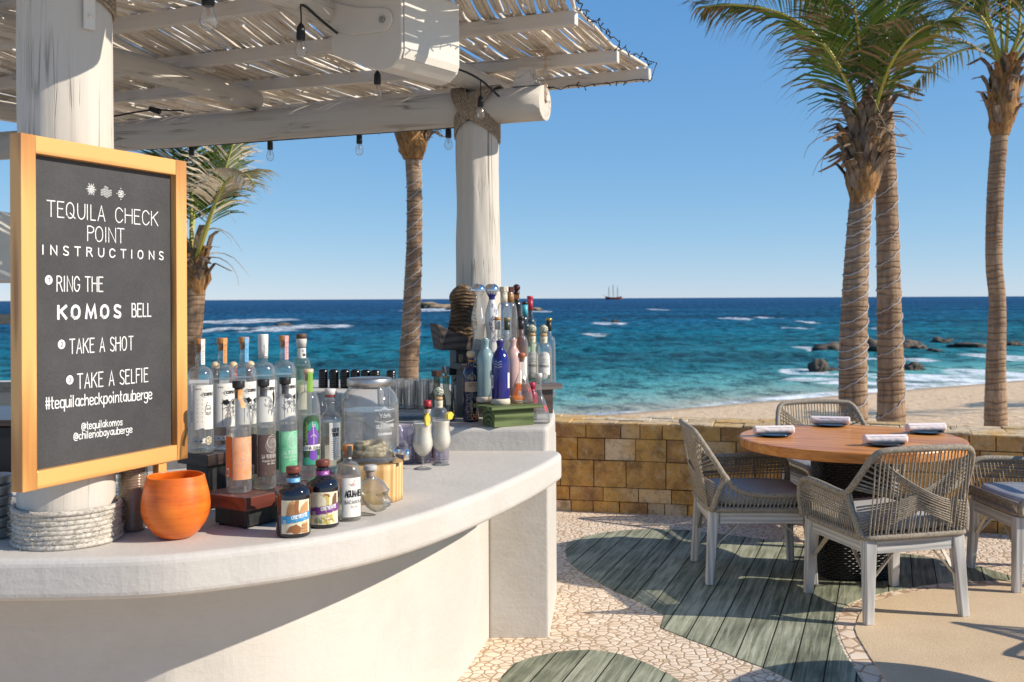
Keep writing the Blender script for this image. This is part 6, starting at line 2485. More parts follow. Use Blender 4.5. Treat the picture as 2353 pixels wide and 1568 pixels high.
# purple figure bottle
b = Bottle("tall clear bottle with purple and green arched label on the low riser", X(707, 3.43), 3.43, 1.0155, bprof(0.0395, 0.195, 0.285, 0.0125, 0.342), GLASS)
b.liquid(WATER, 0.212)
b.cap([(0.0115, 0.32), (0.0125, 0.343), (0.0172, 0.3435), (0.0178, 0.358), (0, 0.3585)], LTWOOD)
b.label(0.5, 0.014, 0.285, 0.35, flat("lime_seal", (0.22, 0.42, 0.05)), "seal_strip", [], extra=0.004)
PUR, LIM, TEA, DGR = flat("purple_ink", (0.20, 0.07, 0.42)), flat("lime_ink", (0.26, 0.38, 0.06)), flat("teal_ink", (0.05, 0.34, 0.22)), flat("dark_green_ink", (0.04, 0.10, 0.04))
ol = [(-0.030, 0.050), (0.030, 0.050), (0.030, 0.185), (0.026, 0.200), (0.016, 0.209), (0, 0.212), (-0.016, 0.209), (-0.026, 0.200), (-0.030, 0.185)]
art = [('fill', [(-0.028, 0.052), (0.028, 0.052), (0.028, 0.08), (-0.028, 0.075)], 0, TEA), ('fill', circle_pl(0.004, 0.172, 0.020, 20)[:-1], 0, TEA),
       ('fill', [(-0.012, 0.075), (-0.006, 0.10), (-0.017, 0.125), (-0.020, 0.15), (-0.006, 0.165), (0.000, 0.182), (0.008, 0.182), (0.013, 0.165), (0.024, 0.148), (0.020, 0.122), (0.012, 0.10), (0.018, 0.072), (0.004, 0.064)], 0, PUR, 1),
       ('line', [[(-0.024, 0.12 + 0.012 * i), (-0.016, 0.128 + 0.012 * i), (-0.020, 0.14 + 0.012 * i)] for i in range(5)] + [[(0.018 + 0.006 * (i % 2), 0.05), (0.022, 0.065 + 0.004 * i)] for i in range(4)], 0.0028, LIM, 1),
       ('line', [[(0.000, 0.190), (0.004, 0.150), (0.004, 0.118)], [(-0.006, 0.142), (0.004, 0.150), (0.014, 0.140)], circle_pl(0.004, 0.178, 0.0045, 10)], 0.0016, flat("bone_line", (0.75, 0.78, 0.62)), 2),
       ('fill', [(-0.030, 0.098), (0.030, 0.100), (0.030, 0.116), (-0.030, 0.114)], 0, PAPER, 2), ('line', T("DONA JUANA", -0.029, 0.029, 0.1015, 0.010, 1.4), 0.0013, INK, 3)]
b.label(0.34, 0.06, 0.05, 0.21, DGR, "label", art, outline=ol)
# swing top bottle
b = Bottle("clear square shouldered bottle with wire swing stopper before the dispenser", X(758, 3.575), 3.575, 1.0155, [(0.034, 0), (0.0385, 0.003), (0.0385, 0.165), (0.036, 0.182), (0.026, 0.198), (0.0165, 0.206), (0.0155, 0.214), (0.0165, 0.24), (0.0185, 0.243), (0.0185, 0.252), (0.014, 0.254)], GLASS, sq=0.0)
b.liquid(PALE, 0.172)
b.cap([(0.0135, 0.2545), (0.0185, 0.256), (0.0185, 0.2585), (0.0135, 0.2595)], flat("red_gasket", (0.5, 0.05, 0.04)), "gasket").cap([(0.014, 0.26), (0.0195, 0.262), (0.0195, 0.279), (0.017, 0.2815), (0, 0.282)], WHITEP)
mb = MB()
ph = b.phi
for s in (-1, 1):
    e = Vector((-math.sin(ph), math.cos(ph), 0)) * s
    f = Vector((math.cos(ph), math.sin(ph), 0))
    mb.tube(bez([e * 0.020 + Vector((0, 0, 0.272)), e * 0.024 + f * 0.004 + Vector((0, 0, 0.255)), e * 0.028 + f * 0.01 + Vector((0, 0, 0.232)), e * 0.022 + f * 0.014 + Vector((0, 0, 0.222)), e * 0.012 + f * 0.016 + Vector((0, 0, 0.226))], 12), 0.0013, 5)
mb.tube([Vector((0.0195 * math.cos(2 * math.pi * i / 20), 0.0195 * math.sin(2 * math.pi * i / 20), 0.236)) for i in range(20)], 0.0012, 5, closed=True)
mb.build("wire_bail", STEEL, b.t, False)
b.label(0.45, 0.042, 0.045, 0.170, PAPER, "label", [('line', T("OJO DE", -0.012, 0.014, 0.140, 0.011, 1.3) + T("TIGRE", -0.012, 0.014, 0.124, 0.011, 1.3), 0.0024, INK), ('line', lines(-0.014, 0.0, [0.055 + 0.0075 * i for i in range(9)], .4) + lines(0.004, 0.014, [0.055 + 0.0075 * i for i in range(9)], .5), 0.0014, INK), ('line', lines(-0.016, 0.016, [0.160], .1), 0.0014, INK)])


# ---------------------------------------------------------------- front of the counter
def squat(lb, u, v, band, sealm, kind):
    c = G(u, v, ZC)
    c.y += 0.048
    x, y = X(u, c.y), c.y
    pr = [(0.040, 0), (0.048, 0.0015), (0.0500, 0.007), (0.0500, 0.118), (0.0480, 0.130), (0.042, 0.139), (0.031, 0.146), (0.0205, 0.151), (0.0185, 0.155), (0.0185, 0.168), (0.0205, 0.170), (0.0205, 0.176), (0.017, 0.178)]
    b = Bottle(lb, x, y, ZC + 0.0005, pr, BLACKG, group="squat dark bottles at the counter's front", n=40)
    b.cap([(0.016, 0.1785), (0.0175, 0.180), (0.0205, 0.182), (0.0212, 0.185), (0.0212, 0.196), (0.0195, 0.199), (0, 0.1992)], flat("stained_cap", (0.19, 0.045, 0.028), 0.4), "stopper", 26)
    b.label(0.0, 0.116, 0.1545, 0.1675, sealm, "neck_band", [('line', [[(0.005, 0.158), (0.008, 0.164), (0.010, 0.159), (0.012, 0.163), (0.015, 0.157)]], 0.0014, WINK)], extra=0.0004)
    BR, BR2, YL = flat("russet_print", (0.34, 0.13, 0.045)), flat("tan_print", (0.58, 0.30, 0.12)), flat("mustard_print", (0.55, 0.42, 0.10))
    art = []
    if kind == 0:   # an upright furry animal and a spotted one
        art = [('fill', [(-0.030, 0.062), (-0.027, 0.085), (-0.020, 0.103), (-0.010, 0.108), (-0.004, 0.104), (-0.002, 0.075), (-0.004, 0.050), (-0.020, 0.048)], 0, BR2),
               ('fill', [(-0.003, 0.108), (0.008, 0.108), (0.006, 0.085), (0.010, 0.06), (0.004, 0.045), (-0.004, 0.060)], 0, BR, 1), ('fill', [(0.008, 0.070), (0.014, 0.088), (0.026, 0.100), (0.038, 0.104), (0.038, 0.066), (0.020, 0.060)], 0, BR2),
               ('fill', [(-0.030, 0.016), (-0.018, 0.034), (0.000, 0.040), (0.014, 0.030), (0.012, 0.014), (-0.006, 0.012), (-0.012, 0.018)], 0, BR, 1), ('fill', [(0.014, 0.014), (0.016, 0.04), (0.036, 0.044), (0.038, 0.012)], 0, BR2, 1),
               ('line', [[(-0.026 + 0.004 * i, 0.064 + 0.002 * (i % 3)), (-0.024 + 0.0038 * i, 0.080), (-0.018 + 0.0030 * i, 0.098)] for i in range(6)], 0.0009, BR, 2),
               ('line', [circle_pl(0.019 + 0.006 * (i % 3), 0.018 + 0.0085 * (i // 3), 0.0016, 7) for i in range(9)], 0.0009, BR, 2)]
    else:           # a coiled snake before hills
        SP = flat("snake_print", (0.62, 0.50, 0.12))
        art = [('line', [[(-0.038, 0.092), (-0.026, 0.101), (-0.018, 0.106), (-0.008, 0.098), (0.004, 0.094), (0.014, 0.098)], [(-0.038, 0.085), (-0.01, 0.089)], [(-0.038, 0.080), (-0.012, 0.082)]], 0.0010, BR),
               ('fill', [(0.020, 0.070), (0.022, 0.090), (0.030, 0.104), (0.038, 0.104), (0.038, 0.066)], 0, flat("umber_print", (0.20, 0.09, 0.05))),
               ('line', [[(0.000, 0.098), (0.006, 0.094), (0.008, 0.080), (0.006, 0.066)], [(0.004, 0.044), (-0.008, 0.034), (0.004, 0.022), (0.020, 0.026), (0.018, 0.038), (0.006, 0.036)], [(-0.008, 0.020), (0.008, 0.016), (0.026, 0.020)]], 0.0075, SP, 1),
               ('line', [[(-0.002, 0.102), (0.008, 0.101), (0.010, 0.096)]], 0.0055, BR, 2), ('line', [[(-0.03 + 0.004 * i, 0.018), (-0.032 + 0.005 * i, 0.034 - abs(i - 2) * 0.003)] for i in range(5)], 0.0024, flat("agave_print", (0.20, 0.25, 0.07)), 1),
               ('line', [[(0.002 + 0.005 * i, 0.024 + 0.003 * (i % 2)), (0.0035 + 0.005 * i, 0.028)] for i in range(5)], 0.0014, BR, 3)]
    art += [('fill', [(-0.0445, 0.040), (0.0445, 0.052), (0.0445, 0.074), (-0.0445, 0.062)], 0, band, 3), ('line', [[(x_, y_ + (x_ + 0.0) * 0.135) for x_, y_ in q] for q in T("CREYENTE", -0.013, 0.033, 0.0565, 0.0095, 2.4)], 0.0020, WINK, 4),
            ('line', [[(x_, y_ + x_ * 0.135) for x_, y_ in q] for q in lines(0.0, 0.024, [0.0505], .1) + lines(-0.038, -0.028, [0.0485, 0.052, 0.0555], .2)], 0.0014, WINK, 4)]
    b.label(0.16, 0.089, 0.0125, 0.1085, CREAMP, "label", art)
    return b


squat("squat black bottle with bright blue banded animal label at the counter's front edge", 672, 1238, flat("cyan_band", (0.05, 0.30, 0.56)), SEALB, 0)
squat("squat black bottle with purple banded snake label beside the blue banded one", 739.5, 1216, flat("violet_band", (0.20, 0.05, 0.24)), flat("violet_seal", (0.42, 0.09, 0.40)), 1)
c = G(797, 1200, ZC)
yb = c.y + 0.042
b = Bottle("clear bottle with cream bird label next to the squat dark bottles", X(797, yb), yb, ZC + 0.0005, bprof(0.0425, 0.128, 0.178, 0.0135, 0.212), GLASS, n=40)
b.liquid(PALE, 0.132)
b.cap([(0.0122, 0.19), (0.0130, 0.2125), (0.0168, 0.213), (0.0172, 0.230), (0.016, 0.232), (0, 0.232)], WAXO)
b.label(0.42, 0.011, 0.185, 0.230, flat("black_seal", (0.03, 0.03, 0.035)), "seal_strip", [('line', T("BACANORA", -0.003, 0.003, 0.19, 0.004), 0.0007, WINK)], extra=0.0035)
bird = [[(-0.010, 0.115), (-0.003, 0.113), (0.002, 0.117), (0.006, 0.112), (0.011, 0.114)], [(0.0, 0.114), (0.006, 0.121), (0.008, 0.127)], [(-0.004, 0.112), (0.002, 0.109), (0.008, 0.112)]]
b.label(0.34, 0.066, 0.014, 0.134, PAPER, "label", [('line', bird, 0.0016, flat("brick_ink", (0.45, 0.12, 0.07))), ('line', T("AGUAMIEL", -0.022, 0.034, 0.076, 0.0195, 1.3), 0.0034, INK), ('line', T("BACANORA", -0.023, 0.034, 0.055, 0.010, 3.0), 0.0013, INK), ('line', T("BLANCO", -0.004, 0.022, 0.043, 0.005, 3.0), 0.0008, flat("tan_ink", (0.5, 0.4, 0.28))), ('line', lines(-0.020, 0.030, [0.033, 0.028, 0.0235], .1), 0.0013, INK)])


def skull():
    c = G(862, 1190, ZC)
    yb = c.y + 0.05
    x = X(858, yb)
    t = thing("skull_bottle", "clear glass skull shaped bottle with pale stopper beside the log stand", "bottle", (x, yb, ZC + 0.0005))
    fx = Vector((0.86, -0.5, 0)).normalized()
    fy = Vector((-fx.y, fx.x, 0))

    def shell(k, zmax=None, amp=1.0):
        mb = MB()
        n, m_ = 48, 36
        vs = []
        for i in range(m_ + 1):
            th = math.pi * i / m_
            for j in range(n):
                ph = 2 * math.pi * j / n
                d = Vector((math.sin(th) * math.cos(ph), math.sin(th) * math.sin(ph), -math.cos(th)))
                rx, ry, rz = 0.054, 0.043, 0.052
                p = Vector((d.x * rx - 0.006, d.y * ry, d.z * rz + 0.066))
                if d.z < 0.1:          # narrow towards the jaw, pushed to the face side
                    q = min(1, (0.1 - d.z) / 1.1)
                    p.y *= 1 - 0.28 * q
                    p.x = p.x * (1 - 0.18 * q) + 0.014 * q
                    p.z = max(p.z - 0.006 * q, 0.001)
                if d.x > 0.2:
                    w = min(1, (d.x - 0.2) / 0.5)
                    for sy in (-1, 1):   # eye sockets and cheeks
                        e = Vector((0.0, sy * 0.40, 0.02))
                        dd = (Vector((0, d.y, d.z)) - e).length
                        p.x -= amp * 0.016 * w * math.exp(-(dd / 0.17) ** 2)
                        e = Vector((0.0, sy * 0.52, -0.32))
                        dd = (Vector((0, d.y, d.z)) - e).length
                        p.x += amp * 0.008 * w * math.exp(-(dd / 0.16) ** 2)
                    p.x += amp * 0.006 * w * math.exp(-(((d.z - 0.24) / 0.10) ** 2))
                    p.x -= amp * 0.010 * w * math.exp(-((d.y / 0.11) ** 2 + ((d.z + 0.22) / 0.13) ** 2))
                    if -0.78 < d.z < -0.42:
                        p.x += amp * w * (0.006 + 0.0025 * math.sin(d.y * 34) + 0.003 * math.cos((d.z + 0.6) * 26))
                    if d.z <= -0.78:
                        p.x += amp * w * 0.006
                p.x *= k
                p.y *= k
                if zmax is not None:
                    p.z = min(max(p.z, 0.004), zmax)
                vs.append(fx * p.x + fy * p.y + Vector((0, 0, p.z)))
        mb.add(vs, [(i * n + j, i * n + (j + 1) % n, i * n + n + (j + 1) % n, i * n + n + j) for i in range(m_) for j in range(n)], 0, True)
        return mb
    mb = shell(1.0, None, 1.7)
    mb.lathe([(0.021, 0.110), (0.0155, 0.118), (0.0145, 0.132), (0.0165, 0.134), (0.0165, 0.138)], 24, tuple(fx * -0.016), 0, True, False, False)
    mb.build("glass", glass_mat("thick_glass", (0.96, 0.97, 0.96), (0.04, 0.05, 0.05), 1.5), t, False, fix=False)
    shell(0.92, 0.066, 1.6).build("liquid", PALE, t, False)
    mb = MB()
    mb.lathe([(0.0165, 0.1385), (0.0215, 0.140), (0.022, 0.143), (0.0215, 0.153), (0.020, 0.155), (0, 0.155)], 24, tuple(fx * -0.016))
    mb.build("stopper", flat("grey_cap", (0.52, 0.50, 0.46)), t, False)
    mb = MB()
    mb.lathe([(0.0125, 0.116), (0.0135, 0.137), (0, 0.1372)], 16, tuple(fx * -0.016))
    mb.build("cork", flat("pink_cork", (0.56, 0.33, 0.24)), t, False)


skull()


# ---------------------------------------------------------------- clay pot, cups, tins
m, t_, o_ = new_mat("orange_clay")
v = coords(t_, (4, 4, 60))
n1 = noise_tex(t_, v, 1.0, 6, 0.65, 0.6)
n2 = noise_tex(t_, coords(t_), 9, 5, 0.6)
f = math2(t_, 'ADD', math2(t_, 'MULTIPLY', n1, 0.55), math2(t_, 'MULTIPLY', n2, 0.45))
col = ramp(t_, f, [(0.34, (0.52, 0.085, 0.008)), (0.5, (0.78, 0.165, 0.015)), (0.68, (0.90, 0.26, 0.03))])
p = principled(t_, o_, Base_Color=col, Roughness=0.30)
t_.links.new(bump(t_, f, 0.5, 0.003), p.inputs['Normal'])
CLAY = m
yb = 3.045
t = thing("clay_pot", "round bright orange clay pot on the counter beside the near post", "pot", (X(402, yb), yb, ZC + 0.0005))
mb = MB()
out = [(0.036, 0.0), (0.048, 0.003), (0.066, 0.018), (0.084, 0.042), (0.0945, 0.068), (0.097, 0.090), (0.0945, 0.118), (0.089, 0.145), (0.083, 0.168), (0.0805, 0.178)]
inn = [(0.078, 0.180), (0.0755, 0.178), (0.080, 0.150), (0.088, 0.11), (0.088, 0.08), (0.075, 0.04), (0.05, 0.015), (0.0, 0.01)]
mb.lathe(smooth_prof(out, 2) + smooth_prof(inn, 2)[1:], 64, (0, 0, 0), 0, True)
for i, q in enumerate(mb.v):
    k = 1 + 0.012 * mnoise.noise((q[0] * 9, q[1] * 9, q[2] * 14))
    mb.v[i] = (q[0] * k, q[1] * k, q[2] + 0.004 * mnoise.noise((q[0] * 12, q[1] * 12, 3)) * (q[2] / 0.18))
mb.build("bowl", CLAY, t, False)

CUPM = glass_mat("brown_plastic", (0.78, 0.66, 0.52), (0.45, 0.32, 0.20), 1.4, 0.15, 0.12)
yb = 3.14
t = thing("cup_stack", "tall stack of nested brown plastic cups behind the orange pot", "cups", (X(303, yb), yb, ZC + 0.0005))
mb = MB()
pr = [(0.031, 0.0)]
for k in range(26):
    z = 0.008 + k * 0.0085
    pr += [(0.0365 + 0.0002 * k, z), (0.0385 + 0.00025 * k, z + 0.002), (0.0385 + 0.00025 * k, z + 0.0055), (0.0362 + 0.0002 * k, z + 0.0068)]
mb.lathe(pr, 36, (0, 0, 0), 0, True)
mb.build("nested_cups", CUPM, t, False)
mb = MB()
mb.lathe([(0.030, 0.002), (0.034, 0.2), (0.033, 0.224)], 28, (0, 0, 0), 0, True)
mb.build("inner_cups", flat("cup_brown", (0.46, 0.32, 0.20), 0.5), t, False)

yb = 3.05
xx = X(-12, yb)
for k in range(6):
    t = thing("metal_tin", ["lowest", "second from the bottom", "third from the bottom", "fourth from the bottom", "second from the top", "topmost"][k] + " shiny metal tin in the stack at the left edge", "tin", (xx + 0.002 * math.sin(k * 2), yb, ZC + 0.0006 + k * 0.0305), 0, "stacked metal tins left of the post")
    mb = MB()
    mb.lathe([(0.036, 0.0), (0.040, 0.002), (0.042, 0.010), (0.0445, 0.022), (0.0465, 0.0265), (0.0465, 0.0295), (0.045, 0.030), (0.043, 0.029), (0.038, 0.006), (0, 0.005)], 36, (0, 0, 0), 0, True)
    mb.build("tin_body", STEEL, t, False)

# ---------------------------------------------------------------- drink dispenser on its log
yb = 3.615
xb = X(848, yb)
t = thing("log_stand", "short round of pale split wood under the glass dispenser", "stand", (xb, yb, ZC + 0.0005))
mb = MB()
vs = []
n = 48
LOGW = wood_mat("log_wood", (0.42, 0.22, 0.07), (0.74, 0.50, 0.23), 2, 0.6, 9, 1.2, 0, True)
for i in range(7):
    z = 0.128 * i / 6
    for j in range(n):
        a = 2 * math.pi * j / n
        r = 0.112 * (1 + 0.02 * mnoise.noise((math.cos(a) * 2, math.sin(a) * 2, z * 3)))
        vs.append((r * math.cos(a), r * math.sin(a), z))
mb.add(vs, [(i * n + j, i * n + (j + 1) % n, i * n + n + (j + 1) % n, i * n + n + j) for i in range(6) for j in range(n)], 0, True)
mb.add(vs[-n:], [tuple(range(n))])
mb.add(vs[:n], [tuple(range(n - 1, -1, -1))])
mb.build("log_body", LOGW, t, False)
DZ = ZC + 0.129
pr = [(0.078, 0.0), (0.090, 0.003), (0.097, 0.014), (0.098, 0.03), (0.099, 0.165), (0.099, 0.195), (0.097, 0.212), (0.091, 0.228), (0.082, 0.240), (0.075, 0.248), (0.0725, 0.254), (0.0725, 0.262), (0.071, 0.2625)]
b = Bottle("big glass drink dispenser with steel lid and a coiled snake inside", xb, yb, DZ, pr, GLASS, "drink_dispenser", "dispenser", None, 56)
b.liquid(WATER, 0.178, 0.004)
b.cap([(0.0735, 0.258), (0.0765, 0.260), (0.0765, 0.283), (0.0745, 0.286), (0, 0.2865)], STEEL, "lid", 48)
EMB = glass_mat("raised_glass", (0.95, 0.97, 0.97), (0.75, 0.78, 0.78), 2.5, 0.12)
EMB2 = M("embossed_edge", (0.60, 0.62, 0.62), (0.72, 0.74, 0.74), 0.25, 0.0, scale=40)
mb = MB()
fs_ = b.surf(0.52)
em = T("York", -0.018, 0.026, 0.158, 0.014, 1.6) + T("GLASSWARE", -0.030, 0.042, 0.124, 0.0105, 1.6) + T("Established", -0.022, 0.030, 0.100, 0.008, 1.6)
em += [[(-0.034, 0.150), (-0.030, 0.146), (-0.012, 0.144), (0.000, 0.138), (0.012, 0.144), (0.034, 0.146), (0.044, 0.150)], [(-0.034, 0.184), (-0.014, 0.184), (0.0, 0.195), (0.014, 0.184), (0.044, 0.184)], [(-0.005, 0.185), (0, 0.190), (0.006, 0.185)]]
ribbon(mb, em, 0.0016, fs_)
mb.build("embossing", EMB2, b.t, False, fix=False)
# the snake
m, t_, o_ = new_mat("snake_skin")
v = coords(t_)
vo = nd(t_, "ShaderNodeTexVoronoi", i_Scale=150.0, i_Vector=v)
n1 = noise_tex(t_, v, 45, 4, 0.6)
col = ramp(t_, n1, [(0.40, (0.30, 0.21, 0.10)), (0.52, (0.66, 0.56, 0.34)), (0.66, (0.85, 0.78, 0.58))])
col = mixc(t_, ramp(t_, vo.outputs['Distance'], [(0.2, 0.0), (0.6, 0.45)]), col, (0.12, 0.09, 0.05))
p = principled(t_, o_, Base_Color=col, Roughness=0.5)
mb = MB()
q = []
for i in range(150):
    a = i * 0.155
    r = 0.070 - 0.00022 * i + 0.004 * math.sin(a * 2.3)
    q.append((r * math.cos(a), r * math.sin(a), 0.020 + 0.00028 * i + 0.004 * math.sin(a * 1.7)))
mb.tube(q, [0.0135 * min(1, 0.25 + i / 25) * min(1, 0.4 + (149 - i) / 20) for i in range(150)], 12)
sn = mb.build("snake", m, None)
sn.location = (xb, yb, DZ)
tag(sn, "pale patterned snake coiled at the bottom of the dispenser", "snake")
# spigot
ph = b.phi + 1.05
f = Vector((math.cos(ph), math.sin(ph), 0))
s = Vector((-f.y, f.x, 0))
mb = MB()
mb.tube([f * 0.0985 + Vector((0, 0, 0.038)), f * 0.108 + Vector((0, 0, 0.038))], 0.019, 24)
mb.tube([f * 0.108 + Vector((0, 0, 0.038)), f * 0.140 + Vector((0, 0, 0.038))], 0.009, 16)
mb.tube([f * 0.140 + Vector((0, 0, 0.046)), f * 0.142 + Vector((0, 0, 0.012))], [0.0115, 0.009], 16)
sp = mb.build("spigot", CHROME, b.t, False)
mb = MB()
mb.tube(bez([f * 0.140 + Vector((0, 0, 0.045)), f * 0.142 + Vector((0, 0, 0.060)), f * 0.130 + s * 0.004 + Vector((0, 0, 0.072)), f * 0.112 + s * 0.008 + Vector((0, 0, 0.070))], 10), [0.006] * 4 + [0.0055] * 7, 10)
mb.build("lever", GLASS, sp, False)

# ---------------------------------------------------------------- cocktails
FROTH = M("coconut_cream", (0.74, 0.66, 0.54), (0.80, 0.73, 0.62), 0.35, scale=60, bmp=0.1)
PINE_ = M("pineapple", (0.80, 0.50, 0.03), (0.88, 0.66, 0.12), 0.4, scale=70, bmp=0.5)
for k, (u, v, lb, lp) in enumerate(((970, 1081, "creamy white cocktail in a footed glass, nearer the dispenser", "yellow pineapple slice on the left cocktail's rim"), (1012, 1071, "creamy white cocktail in a footed glass, right one of the two", "yellow pineapple wedge on the right cocktail's rim"))):
    c = G(u, v, ZC)
    yb = c.y + 0.03
    pr = [(0.0, 0.0), (0.036, 0.0006), (0.0365, 0.0022), (0.024, 0.006), (0.008, 0.010), (0.0048, 0.016), (0.0045, 0.040), (0.007, 0.050), (0.020, 0.058), (0.034, 0.074), (0.0405, 0.094), (0.0405, 0.110), (0.037, 0.132), (0.0345, 0.150), (0.0350, 0.168), (0.0375, 0.186), (0.0385, 0.194)]
    b = Bottle(lb, X(u, yb), yb, ZC + 0.0005, pr, GLASS, "cocktail_glass", "cocktail", "creamy cocktails on the counter", 36)
    b.liquid(FROTH, 0.182, 0.0016, 0.0535)
    # fruit on the rim
    a = b.phi + (0.55 if k == 0 else 1.1)
    d = Vector((math.cos(a), math.sin(a), 0))
    e = Vector((-d.y, d.x, 0))
    mb = MB()
    o = Vector((b.t.location.x, b.t.location.y, b.t.location.z)) + d * 0.034 + Vector((0, 0, 0.196))
    N = 22
    vs = []
    for w_ in (-0.006, 0.006):
        for i in range(N):
            t_ = 2 * math.pi * i / N
            r = 0.021 * (1 + 0.06 * math.sin(t_ * 5 + 1) + 0.16 * mnoise.noise((math.cos(t_) * 2, math.sin(t_) * 2, k * 5)))
            ax, az = (0.55, 1.25) if k == 0 else (1.25, 0.75)
            vs.append(o + e * (r * ax * math.cos(t_) + (0 if k == 0 else 0.010)) + Vector((0, 0, r * az * math.sin(t_) + 0.006)) + d * w_)
    mb.add(vs, [tuple(range(N - 1, -1, -1)), tuple(range(N, 2 * N))] + [(i, (i + 1) % N, N + (i + 1) % N, N + i) for i in range(N)])
    g = mb.build("pineapple_slice", PINE_, None)
    tag(g, lp, "garnish", "pineapple garnishes")
for k, (u, v, lb) in enumerate(((965, 1066, "small shot glass of red brown liquor behind the left cocktail"), (990, 1059, "small shot glass of red brown liquor between the two cocktails"))):
    c = G(u, v, ZC)
    yb = c.y + 0.02
    b = Bottle(lb, X(u, yb), yb, ZC + 0.0005, [(0.017, 0), (0.019, 0.001), (0.0205, 0.004), (0.0225, 0.072), (0.0225, 0.0725)], GLASS, "shot_glass", "shot glass", "shots of liquor on the counter", 28)
    b.liquid(RUSSET, 0.062, 0.0015, 0.010)
# ================================================================ right end of the bar
GREENW = wood_mat("green_stained_wood", (0.03, 0.05, 0.014), (0.16, 0.20, 0.08), 0, 0.6, 8, 1.6, 0, False)
GREYBW = wood_mat("grey_board_wood", (0.10, 0.08, 0.075), (0.20, 0.17, 0.16), 0, 0.6, 5, 1.0, 0, False)
GB2 = "wooden bottle risers on the bar"
FG = G(1130, 938, 1.113)
riser("green stained wooden riser at the ledge's front carrying the blue bottle", (FG.x, FG.y), (0.86, 0.51), 0.27, 0.17, ZL, 1.115, 0.014, GREENW, GREENW, 0.03, grp=GB2, base_mat=GREENW, feet=False)
riser("grey board riser at the right end of the ledge", (-0.035, 5.135), (0.86, 0.51), 0.335, 0.20, ZL, 1.172, 0.028, GREYBW, DARKW, 0.035, grp=GB2, base_mat=DARKW, feet=False)
riser("tall black riser behind the pale bottles carrying the dome capped decanters", (-0.25, 5.09), (0.86, 0.35), 0.31, 0.15, ZL, 1.285, 0.03, BLACKP, BLACKP, 0.02, grp=GB2, feet=False)


def pagoda():
    t = thing("display_stand", "tall dark stand with an upswept tray before the far post", "stand", (-0.22, 5.36, ZL))
    a = math.atan2(0.30, 0.95)
    rz = Matrix.Rotation(a, 3, 'Z')
    c = Vector((-0.20, 5.36, 0))

    def bx(name, x0, x1, y0, y1, z0, z1, mat):
        mb = MB()
        p = c + rz @ Vector(((x0 + x1) / 2, (y0 + y1) / 2, 0))
        mb.box((p.x, p.y, (z0 + z1) / 2), (x1 - x0, y1 - y0, z1 - z0), rz)
        return mb.build(name, mat, t, bevel=0.003)
    bx("lower_block", -0.10, 0.12, -0.06, 0.06, ZL + 0.0005, 1.2195, BLACKP)
    bx("board", -0.145, 0.16, -0.085, 0.085, 1.22, 1.256, BLACKP)
    bx("upper_block", -0.105, 0.13, -0.065, 0.065, 1.2565, 1.3445, BLACKP)
    mb = MB()
    prof = [(-0.185, 1.345), (0.17, 1.345), (0.17, 1.39), (0.13, 1.385), (0.03, 1.392), (-0.06, 1.412), (-0.13, 1.436), (-0.205, 1.478)]
    n = len(prof)
    vs = []
    for y in (-0.085, 0.085):
        for x, z in prof:
            p = c + rz @ Vector((x, y, 0))
            vs.append((p.x, p.y, z))
    mb.add(vs, [tuple(range(n - 1, -1, -1)), tuple(range(n, 2 * n))] + [(i, (i + 1) % n, n + (i + 1) % n, n + i) for i in range(n)])
    mb.build("tray", wood_mat("tray_wood", (0.05, 0.04, 0.035), (0.15, 0.115, 0.095), 0, 0.6, 5, 1, 0, False), t, bevel=0.002)
    # weathered husk carving on the tray
    m, tt, o = new_mat("carved_husk")
    sep_v = coords(tt, (9, 9, 1))
    w_ = nd(tt, "ShaderNodeTexWave")
    w_.bands_direction = 'Z'
    w_.inputs['Scale'].default_value = 16
    w_.inputs['Distortion'].default_value = 11
    w_.inputs['Detail'].default_value = 3
    w_.inputs['Detail Scale'].default_value = 0.6
    tt.links.new(coords(tt), w_.inputs['Vector'])
    nz = noise_tex(tt, coords(tt), 9, 4)
    col = ramp(tt, math2(tt, 'ADD', math2(tt, 'MULTIPLY', w_.outputs['Fac'], 0.22), math2(tt, 'MULTIPLY', nz, 0.78)), [(0.3, (0.035, 0.02, 0.010)), (0.7, (0.19, 0.115, 0.055))])
    p = principled(tt, o, Base_Color=col, Roughness=0.45)
    tt.links.new(bump(tt, math2(tt, 'ADD', w_.outputs['Fac'], math2(tt, 'MULTIPLY', nz, 2.0)), 0.7, 0.012), p.inputs['Normal'])
    mb = MB()
    n, mm = 36, 40
    vs = []
    for i in range(mm + 1):
        f = i / mm
        z = 0.272 * f
        w = 0.071 * (1 - 0.10 * f) * math.sqrt(max(0.0004, 1 - max(0, (f - 0.66) / 0.34) ** 2.4)) * (1 + 0.04 * math.sin(f * 9))
        for j in range(n):
            a = 2 * math.pi * j / n
            k = 1 + 0.17 * mnoise.noise((math.cos(a) * 1.6, math.sin(a) * 1.6, f * 3)) + 0.06 * mnoise.noise((math.cos(a) * 4, math.sin(a) * 4, f * 5)) + 0.005 * math.sin(f * 60 + 5 * math.sin(a * 1.5 + 1)) * (f < 0.7)
            vs.append((w * k * math.cos(a) * 1.0, w * 0.72 * k * math.sin(a), z + 0.02 * math.cos(a) * f * (1 - f)))
    mb.add(vs, [(i * n + j, i * n + (j + 1) % n, i * n + n + (j + 1) % n, i * n + n + j) for i in range(mm) for j in range(n)], 0, True)
    mb.add(vs[-n:], [tuple(range(n))])
    mb.add(vs[:n], [tuple(range(n - 1, -1, -1))])
    ob = mb.build("husk_carving", m, None)
    q = c + rz @ Vector((-0.015, 0, 0))
    ob.location = (X(1064, q.y), q.y, 1.402)
    tag(ob, "brown ridged husk carving standing on the upswept tray", "carving")


pagoda()
GR = "bottles grouped at the right end of the bar"


